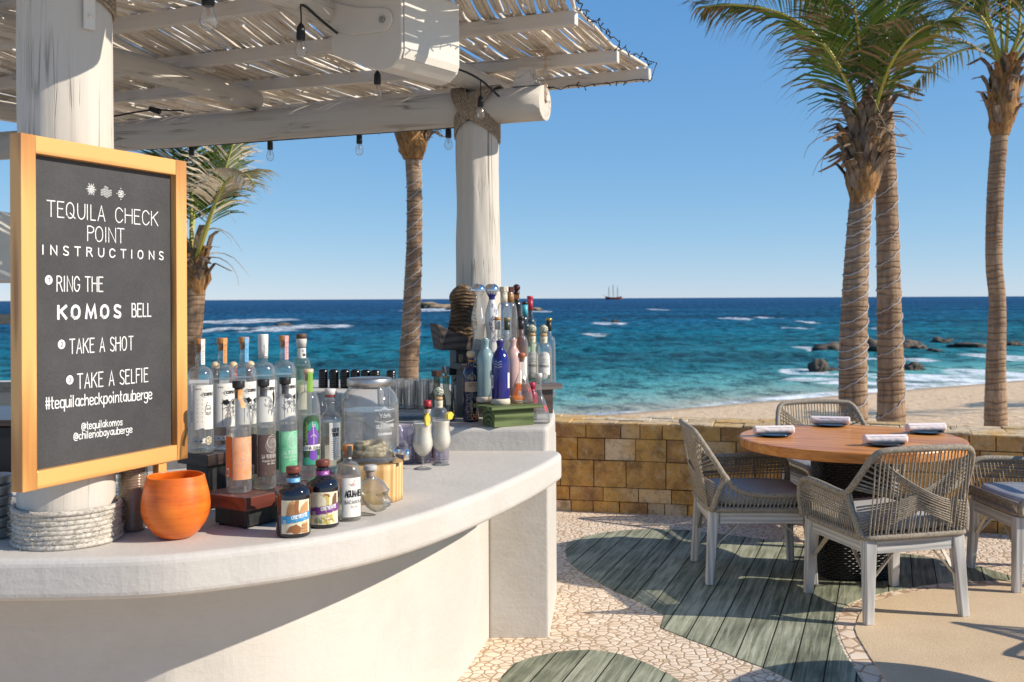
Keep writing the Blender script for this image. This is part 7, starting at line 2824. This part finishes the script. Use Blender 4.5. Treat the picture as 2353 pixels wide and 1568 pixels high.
def bt(lb, u, Yb, z, prof, glass, **k):
    return Bottle(lb, X(u, Yb), Yb, z + 0.0005, prof, glass, group=GR, **k)


# glazed ceramic bottles on the green riser
def glazed(name, c1, c2):
    return M(name, c1, c2, 0.14, scale=18, stretch=(1, 1, 0.15), coat=0.4)


CBODY = [(0.0405, 0.0265), (0.0410, 0.030), (0.0412, 0.18), (0.0395, 0.205), (0.034, 0.226), (0.025, 0.242), (0.0175, 0.252), (0.0155, 0.262), (0.0165, 0.276), (0.0195, 0.288), (0.0195, 0.292), (0.014, 0.293)]
CREAMB = M("unglazed_base", (0.66, 0.55, 0.42), (0.72, 0.62, 0.49), 0.7, scale=40)
for lb, u, Yb, mat in (("tall pale blue ceramic bottle standing left on the green riser", 1115, 4.955, glazed("pale_blue_glaze", (0.20, 0.32, 0.33), (0.33, 0.44, 0.44))), ("tall cobalt blue ceramic bottle, front centre of the green riser", 1149, 4.842, glazed("cobalt_glaze", (0.008, 0.010, 0.13), (0.016, 0.020, 0.20))), ("tall pale pink ceramic bottle behind the cobalt one", 1178, 5.005, glazed("pink_glaze", (0.58, 0.36, 0.31), (0.68, 0.46, 0.41)))):
    b = bt(lb, u, Yb, 1.115, CBODY, mat, glass_name="body")
    b.cap([(0.042, 0.0), (0.0455, 0.001), (0.0445, 0.018), (0.0418, 0.0262), (0.038, 0.0264)], CREAMB, "foot", 28)
    b.cap([(0.0125, 0.286), (0.0130, 0.296), (0.012, 0.2985), (0, 0.299)], STEEL if "cobalt" in lb else mat)
    wv = []
    for r_ in range(3):
        wv.append([(-0.026 + 0.004 * i, 0.196 - 0.012 * r_ + 0.0035 * math.sin(i * 1.15)) for i in range(9)])
    b.label(-0.15, 0.001, 0.30, 0.3001, mat, "raised_mark", []) if False else None
    mb = MB()
    ribbon(mb, wv, 0.0022, b.surf(0.0))
    mb.build("wave_mark", flat("glaze_highlight", (0.45, 0.50, 0.62)) if "cobalt" in lb else mat, b.t, False, fix=False)
    b.label(-1.12 if "cobalt" in lb else 0.95, 0.018, 0.075, 0.135, PAPER, "label", [('line', [[(-0.006 + 0.0015 * i, 0.085), (-0.006 + 0.0015 * i, 0.125)] for i in range(9)], 0.0006, INK)])
    if "cobalt" in lb:
        b.label(1.2, 0.022, 0.075, 0.145, PAPER, "back_label", [('line', lines(-0.006, 0.006, [0.1, 0.11]), 0.001, INK)])


def decanter(lb, u, Yb, z, liq, fill, capm, kind):
    pr = [(0.040, 0), (0.0505, 0.002), (0.0515, 0.012), (0.0505, 0.030), (0.044, 0.060), (0.033, 0.094), (0.021, 0.122), (0.0145, 0.138), (0.0125, 0.155), (0.0125, 0.196), (0.0165, 0.205), (0.0165, 0.209)]
    b = bt(lb, u, Yb, z, pr, GLASS, n=32)
    b.liquid(liq, fill, 0.004, 0.016)
    b.cap([(0.0105, 0.19), (0.0125, 0.2095), (0.0168, 0.21), (0.0172, 0.228), (0.0160, 0.231), (0, 0.2315)], capm)
    if kind:
        b.label(0.95, 0.022, 0.045, 0.080, glass_mat("red_print_film", (0.9, 0.5, 0.4), (0.8, 0.2, 0.1)), "print_film", [('line', T("h", -0.008, 0.006, 0.052, 0.022), 0.003, flat("red_print", (0.55, 0.04, 0.03)))])
        b.label(-0.2, 0.010, 0.032, 0.058, PAPER, "tax_strip", [('line', [[(-0.003, 0.035 + 0.002 * i), (0.003, 0.035 + 0.002 * i)] for i in range(10)], 0.0005, INK)])
    else:
        b.label(0.9, 0.018, 0.055, 0.085, flat("red_label", (0.45, 0.03, 0.03)), "label", [])
    return b


decanter("flared decanter of amber spirit on the right side of the green riser", 1198, 4.905, 1.115, AMBER, 0.088, flat("terracotta_cap", (0.50, 0.16, 0.08)), 1)
decanter("flared clear decanter with white cap on the ledge beside the green riser", 1237, 4.905, ZL, WATER, 0.070, WHITEP, 0)

# dark blue bottle with gilt scrolls
b = bt("dark blue bottle with gold scrollwork and wooden ball stopper", 1081, 4.975, ZL, bprof(0.0375, 0.205, 0.262, 0.0125, 0.300), M("navy_glass", (0.006, 0.008, 0.035), (0.012, 0.016, 0.06), 0.08, scale=20, coat=0.5), glass_name="body")
b.cap([(0.0135, 0.282), (0.014, 0.302), (0, 0.3022)], flat("copper_band", (0.62, 0.24, 0.06), 0.3), "neck_band")
b.cap([(0.012, 0.3025), (0.0165, 0.306), (0.0195, 0.314), (0.0190, 0.326), (0.014, 0.333), (0, 0.335)], LTWOOD)
GILT = flat("gilt_paint", (0.58, 0.40, 0.14), 0.35)
sc = []
for k, (cx, cz, sg) in enumerate(((-0.016, 0.125, 1), (0.016, 0.125, -1), (-0.016, 0.045, 1), (0.016, 0.045, -1), (-0.018, 0.085, -1), (0.018, 0.085, 1), (-0.014, 0.022, 1), (0.014, 0.022, -1), (-0.012, 0.215, 1), (0.012, 0.215, -1))):
    sc.append([(cx + sg * (0.0025 + 0.0011 * i) * math.cos(i * 0.62), cz + (0.0025 + 0.0011 * i) * math.sin(i * 0.62)) for i in range(10)])
sc += [[(0, 0.012), (0.006, 0.03), (0, 0.06), (-0.006, 0.08), (0, 0.10)], [(0, 0.012), (-0.006, 0.03), (0, 0.06), (0.006, 0.08), (0, 0.10)], [(-0.030, 0.10), (-0.02, 0.108), (0, 0.100), (0.02, 0.108), (0.030, 0.10)], [(0, 0.20), (0.002, 0.235), (0, 0.27)], [(-0.02, 0.20), (-0.008, 0.225), (-0.006, 0.26)], [(0.02, 0.20), (0.008, 0.225), (0.006, 0.26)]]
mb = MB()
ribbon(mb, sc, 0.0018, b.surf(0.15))
mb.build("scrollwork", GILT, b.t, False, fix=False)
b.label(0.15, 0.074, 0.143, 0.190, KRAFT, "label", [('line', T("CUISHE", -0.016, 0.018, 0.178, 0.0055) + T("DULCE", -0.016, 0.018, 0.168, 0.007), 0.0012, INK), ('line', lines(-0.014, 0.016, [0.160, 0.156]), 0.0008, INK)])

# yellow cap bottle
b = bt("flat sided bottle with yellow cap and pale label before the black stand", 1052, 5.28, ZL, bprof(0.0315, 0.155, 0.175, 0.0135, 0.222), GLASSD, sq=0.35)
b.liquid(WATER, 0.15)
b.cap([(0.0155, 0.205), (0.0165, 0.206), (0.0165, 0.228), (0.0155, 0.2295), (0, 0.23)], flat("yellow_cap", (0.80, 0.58, 0.02)))
b.label(0.0, 0.044, 0.02, 0.15, PAPER, "label", [('line', [circle_pl(0.006, 0.125, 0.006, 12), circle_pl(0.004, 0.05, 0.006, 12), [(0.0, 0.09), (0.003, 0.094), (0.008, 0.09)]], 0.0014, INK)])

# agave topped bottles
m, t_, o_ = new_mat("agave_stopper")
vo = nd(t_, "ShaderNodeTexVoronoi", feature='DISTANCE_TO_EDGE', i_Scale=95.0, i_Vector=coords(t_))
col = ramp(t_, vo.outputs['Distance'], [(0.06, (0.05, 0.07, 0.035)), (0.16, (0.66, 0.66, 0.52))])
p = principled(t_, o_, Base_Color=col, Roughness=0.5)
t_.links.new(bump(t_, vo.outputs['Distance'], 0.6, 0.004), p.inputs['Normal'])
AGV = m


def fort(lb, u, Yb, z, glass, liq, fill, big=True, lab=True):
    pr = bprof(0.0405 if big else 0.042, 0.150, 0.205, 0.0165, 0.238)
    b = bt(lb, u, Yb, z, pr, glass, n=32)
    b.liquid(liq, fill, 0.0025)
    b.cap([(0.0145, 0.2385), (0.0175, 0.240), (0.0175, 0.250), (0.013, 0.251)], CORK, "cork").cap([(0.012, 0.2515)] + [(0.0225 * math.sin(math.pi * i / 12), 0.273 - 0.0225 * math.cos(math.pi * i / 12)) for i in range(2, 12)] + [(0, 0.2955)], AGV)
    b.label(0, 0.105, 0.205, 0.236, CREAMP, "neck_label", [('line', [circle_pl(0, 0.220, 0.007, 14), [(-0.003, 0.222), (0, 0.215), (0.003, 0.222)]], 0.0014, flat("sage_ink", (0.2, 0.24, 0.16)))], extra=0.0005)
    if lab:
        ol = [(-0.031, 0.045), (0.031, 0.045), (0.031, 0.135), (0.025, 0.151), (0.012, 0.159), (0, 0.161), (-0.012, 0.159), (-0.025, 0.151), (-0.031, 0.135)]
        G_ = flat("forest_ink", (0.06, 0.09, 0.06))
        hills = [[(-0.022, 0.138), (-0.012, 0.147), (-0.004, 0.143), (0.008, 0.149), (0.022, 0.139)], [(-0.020, 0.134), (0.020, 0.134)]]
        arc = [[(0.026 * math.sin(a), 0.088 + 0.022 * math.cos(a)) for a in [(-1 + 0.1 * i) for i in range(21)]]]
        b.label(0.05, 0.06, 0.045, 0.16, PAPER, "label", [('line', hills, 0.0016, G_), ('line', arc, 0.0016, G_), ('line', T("FORTALEZA", -0.024, 0.024, 0.084, 0.010, 1.4), 0.0016, G_), ('line', [circle_pl(0, 0.121, 0.005, 12), [(-0.020, 0.118), (-0.010, 0.121)], [(0.010, 0.121), (0.020, 0.118)]], 0.0014, G_), ('line', lines(-0.018, 0.018, [0.074, 0.069], .1), 0.0010, G_)], outline=ol)
        b.label(0.05, 0.03, 0.02, 0.06, PAPER, "round_seal", [('line', [circle_pl(0, 0.042, 0.0125, 18), circle_pl(0, 0.042, 0.0075, 14)], 0.0014, flat("sage_ink", (0.2, 0.24, 0.16)))], extra=0.0010, outline=[(0.016 * math.cos(i * 0.4), 0.042 + 0.016 * math.sin(i * 0.4)) for i in range(16)])
    return b


fort("clear agave stoppered bottle with cream arched label, right end of the grey board", 1249, 5.30, 1.172, GLASS, PALE, 0.05)
fort("green agave stoppered bottle with cream arched label, left of the clear one", 1222, 5.36, 1.172, GLASSG, WATER, 0.12)
b = fort("squat blue green bottle with agave stopper standing behind the cocktails", 1007, 4.66, ZC, GLASSB, WATER, 0.05, False, False)
b.label(-0.3, 0.036, 0.10, 0.15, CREAMP, "label", [('line', [circle_pl(0, 0.125, 0.014, 16)], 0.001, INK)], outline=[(0.018 * math.cos(i * 0.4), 0.125 + 0.022 * math.sin(i * 0.4)) for i in range(16)])
b = bt("tall slim clear bottle with black and gold cap behind the agave bottles", 1261, 5.46, 1.085, bprof(0.0335, 0.265, 0.32, 0.0125, 0.395), GLASSB)
b.cap([(0.0138, 0.345), (0.0145, 0.398), (0, 0.3982)], BLKCAP, "neck_foil").cap([(0.014, 0.3985), (0.0165, 0.400), (0.0165, 0.412), (0, 0.4125)], flat("gold_cap", (0.55, 0.36, 0.10), 0.3, 0.8))
for k, (lb, u, Yb, z, h, foil, capc, glass) in enumerate((
        ("dark bottle with light blue neck band at the back of the right group", 1206, 5.50, 1.172, 0.395, (0.08, 0.50, 0.62), (0.02, 0.02, 0.022), GLASSD),
        ("dark bottle with red cap at the very back of the right group", 1218, 5.60, 1.172, 0.425, (0.45, 0.03, 0.06), (0.50, 0.04, 0.07), GLASSD),
        ("clear bottle with black stopper and tan spirit in its neck", 1197, 5.12, 1.172, 0.325, (0.02, 0.02, 0.02), (0.02, 0.02, 0.02), GLASS),
        ("clear bottle with dark green foil and cork behind the cobalt bottle", 1165, 5.09, 1.172, 0.320, (0.06, 0.07, 0.05), (0.30, 0.22, 0.10), GLASS),
        ("clear bottle with pale foil and orange cork behind the pale blue bottle", 1143, 5.12, 1.172, 0.322, (0.62, 0.58, 0.50), (0.55, 0.27, 0.08), GLASS))):
    b = bt(lb, u, Yb, z, bprof(0.034, h * 0.55, h * 0.76, 0.0135, h), glass)
    if k > 1:
        b.liquid(PALE if k != 2 else AMBER, h * (0.5 if k != 2 else 0.9))
    b.cap([(0.0145, h * 0.86), (0.0155, h), (0, h + 0.0003)], flat("neck_foil", foil, 0.3), "neck_foil")
    b.cap([(0.0135, h + 0.0006), (0.0165, h + 0.002), (0.0165, h + 0.016), (0, h + 0.0165)], flat("cap_paint", capc, 0.35))
    b.label(0.2, 0.05, h * 0.12, h * 0.45, PAPER, "label", [('line', lines(-0.018, 0.018, [h * 0.2 + 0.012 * i for i in range(5)]), 0.0014, INK)])
b = bt("small bottle with crimson sleeve and lid below the agave bottles", 1222, 5.02, ZL, bprof(0.024, 0.12, 0.14, 0.012, 0.165), GLASSD)
b.label(0, 0.148, 0.07, 0.155, flat("crimson_label", (0.42, 0.02, 0.05), 0.4), "sleeve", [], extra=0.0)
b.cap([(0.013, 0.15), (0.0155, 0.166), (0.0155, 0.180), (0, 0.1805)], flat("crimson_cap", (0.45, 0.02, 0.06), 0.4))
# tall bottles and dome capped decanters on the tall black riser
for lb, u, Yb, capm, neck, glass in (("tall clear bottle with white wooden cap in front of the far post", 1158, 5.27, flat("ivory_cap", (0.74, 0.64, 0.48)), flat("ivory_foil", (0.70, 0.62, 0.48)), GLASS), ("tall clear bottle with maroon cap next to the white capped one", 1172, 5.34, flat("maroon_cap", (0.09, 0.02, 0.025)), flat("bronze_foil", (0.36, 0.18, 0.07), 0.35), GLASS)):
    b = bt(lb, u, Yb, 1.285, bprof(0.037, 0.20, 0.295, 0.0165, 0.345), glass)
    b.liquid(WATER, 0.17)
    b.cap([(0.0175, 0.295), (0.0180, 0.347), (0, 0.3472)], neck, "neck_foil").cap([(0.019, 0.3475), (0.0225, 0.350), (0.0225, 0.372), (0.021, 0.374), (0, 0.3745)], capm, "stopper", 8)
b = bt("slender amber bottle with dark ball stopper, rightmost of the tall ones", 1187, 5.40, 1.285, bprof(0.030, 0.17, 0.30, 0.0145, 0.345), GLASSA)
b.liquid(AMBER, 0.25)
b.cap([(0.0155, 0.335), (0.0165, 0.350), (0.009, 0.352)] + [(0.0195 * math.sin(math.pi * i / 12), 0.370 - 0.0185 * math.cos(math.pi * i / 12)) for i in range(2, 12)] + [(0, 0.3885)], flat("dark_ball", (0.05, 0.015, 0.015), 0.2))
AZ = [(0.040, 0), (0.0465, 0.002), (0.0470, 0.012), (0.040, 0.05), (0.029, 0.10), (0.0265, 0.130), (0.029, 0.160), (0.0345, 0.195), (0.0345, 0.225), (0.028, 0.262), (0.0185, 0.295), (0.0135, 0.315), (0.0155, 0.325), (0.0245, 0.338), (0.0290, 0.348), (0.0285, 0.350)]
AZ = smooth_prof(AZ, 1)
DOME = [(0.0300, 0.3505), (0.0375, 0.3515), (0.0385, 0.355), (0.036, 0.366), (0.030, 0.377), (0.020, 0.3855), (0.010, 0.389), (0, 0.390)]
b = bt("clear waisted decanter with silver dome cap", 1099, 5.155, 1.285, AZ, GLASS)
b.liquid(WATER, 0.19, 0.003)
b.cap(DOME, CHROME, "dome_cap", 28)
mb = MB()
ribbon(mb, [circle_pl(0.008, 0.212, 0.010, 16, sy=1.3), circle_pl(0.008, 0.212, 0.006, 12, sy=1.3), [(0.008, 0.226), (0.008, 0.27)]], 0.0022, b.surf(0.35))
mb.build("medallion", STEEL, b.t, False, fix=False)
CER = M("white_ceramic", (0.72, 0.69, 0.64), (0.78, 0.75, 0.70), 0.15, scale=20, coat=0.4)
AZUL = flat("cobalt_paint", (0.025, 0.03, 0.22), 0.2)
b = bt("white waisted ceramic decanter with cobalt leaves and silver dome cap", 1130, 5.205, 1.285, AZ, CER, glass_name="body")
b.cap(DOME, CHROME, "dome_cap", 28)
mb = MB()
f = b.surf(0.0)
fa = b.surf(0.2)
rnd = random.Random(6)
for k in range(6):
    a = -0.075 + 0.03 * k
    s_ = [(0, 0.318), (0.0012, 0.33), (0.0009, 0.345), (-0.0009, 0.345), (-0.0012, 0.33)]
    fk = b.surf(-1.25 + 0.5 * k)
    fill_poly(mb, [(-0.004, 0.310), (0.004, 0.310), (0.0065, 0.328), (0.0, 0.3475), (-0.0065, 0.328)], fk, 0.003, 0.0002)
for k in range(44):
    a = rnd.uniform(0, 1)
    z = 0.10 + 0.19 * a
    s = 0.014 * math.sin(a * 10) + rnd.choice([-0.005, 0.005])
    ribbon(mb, [[(s - 0.002, z - 0.002), (s, z), (s + 0.002, z + 0.002)]] if k % 2 else [[(s + 0.002, z - 0.002), (s, z), (s - 0.002, z + 0.002)]], 0.0032, fa)
mb.build("painted_leaves", AZUL, b.t, False, fix=False)

# behind the cocktails -----------------------------------------------------
b = bt("slim dark red bottle with crimson cap behind the left cocktail", 981, 4.74, ZC, bprof(0.0215, 0.15, 0.165, 0.016, 0.205), flat("dark_red_glass", (0.07, 0.012, 0.010), 0.1), glass_name="body")
b.cap([(0.0165, 0.195), (0.0185, 0.206), (0.0185, 0.228), (0, 0.2285)], flat("crimson_lid", (0.42, 0.03, 0.04), 0.35))
b.label(0, 0.09, 0.168, 0.19, flat("bone_label", (0.6, 0.52, 0.45)), "neck_label", [])
for lb, u, Yb in (("ribbed glass decanter with pour spout behind the agave bottle", 1024, 5.02), ("second ribbed decanter with dark liquor left of the pour spout one", 1003, 5.06)):
    pr = [(0.030, 0), (0.040, 0.004), (0.044, 0.03), (0.044, 0.085), (0.038, 0.115), (0.024, 0.135), (0.0155, 0.15), (0.0155, 0.195), (0.018, 0.20), (0.018, 0.206)]
    b = bt(lb, u, Yb, ZL, pr, GLASSD)
    b.liquid(RUSSET, 0.05, 0.003)
    if u > 1010:
        b.cap([(0.0165, 0.2065), (0.0185, 0.207), (0.0185, 0.214), (0, 0.2145)], flat("brass", (0.50, 0.30, 0.10), 0.3, 0.8), "collar")
        mb = MB()
        mb.tube([(0, 0, 0.214), (-0.002, 0, 0.245), (-0.008, 0.0, 0.262)], [0.005, 0.0035, 0.003], 10)
        mb.build("pour_spout", STEEL, b.t, False)
    else:
        b.cap([(0.020, 0.206), (0.026, 0.208), (0.026, 0.236), (0, 0.2365)], flat("dark_square_cap", (0.06, 0.025, 0.02), 0.4), "stopper", 4)

# glasses behind the dispenser ---------------------------------------------
GP = [(0.026, 0.0), (0.027, 0.001), (0.0275, 0.004), (0.0305, 0.135), (0.0305, 0.1355), (0.0290, 0.135), (0.026, 0.012), (0.0, 0.010)]
proto = None
where = []
for i in range(4):
    for j in range(3):
        where.append((-0.62 + 0.064 * i + 0.022 * j, 5.06 + 0.068 * j - 0.008 * i))
for k, (x, y) in enumerate(where):
    if proto is None:
        proto = thing("tumbler", "tall clear tumbler in the cluster behind the dispenser and violet glasses", "glass", (x, y, ZC + 0.16), 0, "tall clear tumblers behind the dispenser")
        mb = MB()
        mb.lathe(GP, 24, (0, 0, 0), 0, True, cap1=False)
        mb.build("glass", GLASS, proto, False)
    else:
        copy_tree(proto, None, (x, y, ZC + 0.16))
rz = Matrix.Rotation(0, 3, 'Z')
t = thing("glass_rack", "low grey rack carrying the tall clear tumblers", "rack", (-0.49, 5.12, ZC))
mb = MB()
mb.box((-0.49, 5.13, ZC + 0.152), (0.34, 0.22, 0.014))
mb.build("shelf", flat("rack_grey", (0.30, 0.28, 0.26)), t, bevel=0.003)
for sx in (-1, 1):
    for sy in (-1, 1):
        mb = MB()
        mb.box((-0.49 + sx * 0.155, 5.13 + sy * 0.095, ZC - 0.02), (0.015, 0.015, 0.329))
        mb.build("leg", flat("rack_grey", (0.30, 0.28, 0.26)), t)
VG = [(0.027, 0.0), (0.029, 0.001), (0.031, 0.006), (0.034, 0.030), (0.033, 0.055), (0.0355, 0.072), (0.0355, 0.0725), (0.034, 0.072), (0.031, 0.05), (0.030, 0.012), (0, 0.010)]
proto = None
rn = random.Random(3)
for lev in range(2):
    for i in range(3):
        for j in range(3):
            if lev == 1 and (i + j) > 3:
                continue
            x, y = -0.445 + 0.073 * i - 0.012 * j, 4.40 + 0.074 * j + 0.005 * i
            x -= 0.0
            if proto is None:
                proto = thing("tumbler", "short violet glass tumbler stacked beside the dispenser", "glass", (x, y, ZC + 0.0005), 0, "violet tumblers beside the dispenser")
                mb = MB()
                mb.lathe(VG, 20, (0, 0, 0), 0, True, cap1=False)
                mb.build("glass", GLASSP, proto, False)
            else:
                copy_tree(proto, None, (x, y, ZC + 0.0005 + lev * 0.0735), rn.uniform(0, 3))

# black ribbed mugs along the back ledge ------------------------------------
proto = None
for k, u in enumerate((742, 767, 792, 816, 840, 862, 898)):
    Yb = 6.92 - 0.02 * k
    lb = "black ribbed beaker in the row on the back ledge" if u < 890 else "black ribbed beaker standing apart, right of the dispenser lid"
    if proto is None:
        proto = thing("beaker", lb, "beaker", (X(u, Yb), Yb, ZL + 0.0005), 0, "black beakers on the back ledge")
        proto.scale = (0.95, 0.95, 0.78)
        mb = MB()
        pr = [(0.030, 0.0)]
        for i in range(7):
            z = 0.006 + 0.020 * i
            pr += [(0.031, z), (0.0345, z + 0.006), (0.0345, z + 0.013), (0.031, z + 0.019)]
        pr += [(0.030, 0.150), (0.022, 0.158), (0.0, 0.160)]
        mb.lathe(pr, 24, (0, 0, 0), 0, True)
        mb.build("beaker_body", M("black_gloss", (0.008, 0.008, 0.009), None, 0.18), proto, False)
    else:
        copy_tree(proto, None, (X(u, Yb), Yb, ZL + 0.0005), 0, lb)

# left edge, behind the post -------------------------------------------------
t = thing("slatted_shutter", "weathered wooden slatted screen seen at the left edge behind the sign", "screen", (-3.2, 6.9, 0.0))
SLW = M("weathered_slat", (0.36, 0.29, 0.22), (0.50, 0.42, 0.33), 0.8, scale=14, stretch=(1, 4, 4))
for x in (-3.75, -3.28):
    mb = MB()
    mb.box((x, 6.35, 1.245), (0.06, 0.05, 0.45))
    mb.build("upright", SLW, t, bevel=0.004)
for z in (1.49, 1.02 + 0.06):
    mb = MB()
    mb.box((-3.42, 6.35, z), (0.86, 0.056, 0.06))
    mb.build("rail", SLW, t, bevel=0.004)
for k in range(7):
    mb = MB()
    mb.box((-3.515, 6.35, 1.135 + k * 0.047), (0.405, 0.05, 0.012), Matrix.Rotation(R(35), 3, 'X'))
    mb.build("slat", SLW, t)
t = thing("bar_fridge", "dark low cabinet under the shade at the left edge behind the sign", "cabinet", (-2.6, 5.0, 0))
mb = MB()
mb.box((-2.6, 5.0, 0.52), (1.5, 0.6, 1.04))
mb.build("cabinet_body", flat("black_steel", (0.02, 0.02, 0.022), 0.3), t, bevel=0.006)
mb = MB()
mb.box((-2.6, 5.0, 1.056), (1.56, 0.64, 0.03))
mb.build("cabinet_top", DARKW, t, bevel=0.004)
mb = MB()
mb.tube([(-2.0, 4.66, 0.85), (-2.0, 4.66, 0.55)], 0.010, 10)
mb.build("handle", STEEL, t)
t = thing("hanging_cabinet", "pale boxed housing hung under the pergola at the left edge", "cabinet", (-3.2, 6.2, 1.7))
mb = MB()
mb.box((-3.28, 6.3, 1.92), (0.56, 0.4, 0.42))
mb.build("housing", CREAM, t, bevel=0.02)
for x in (-3.45, -3.12):
    mb = MB()
    mb.tube([(x, 6.3, 2.13), (x, 6.35, 2.62)], 0.012, 10)
    mb.build("hanger", CREAM, t)
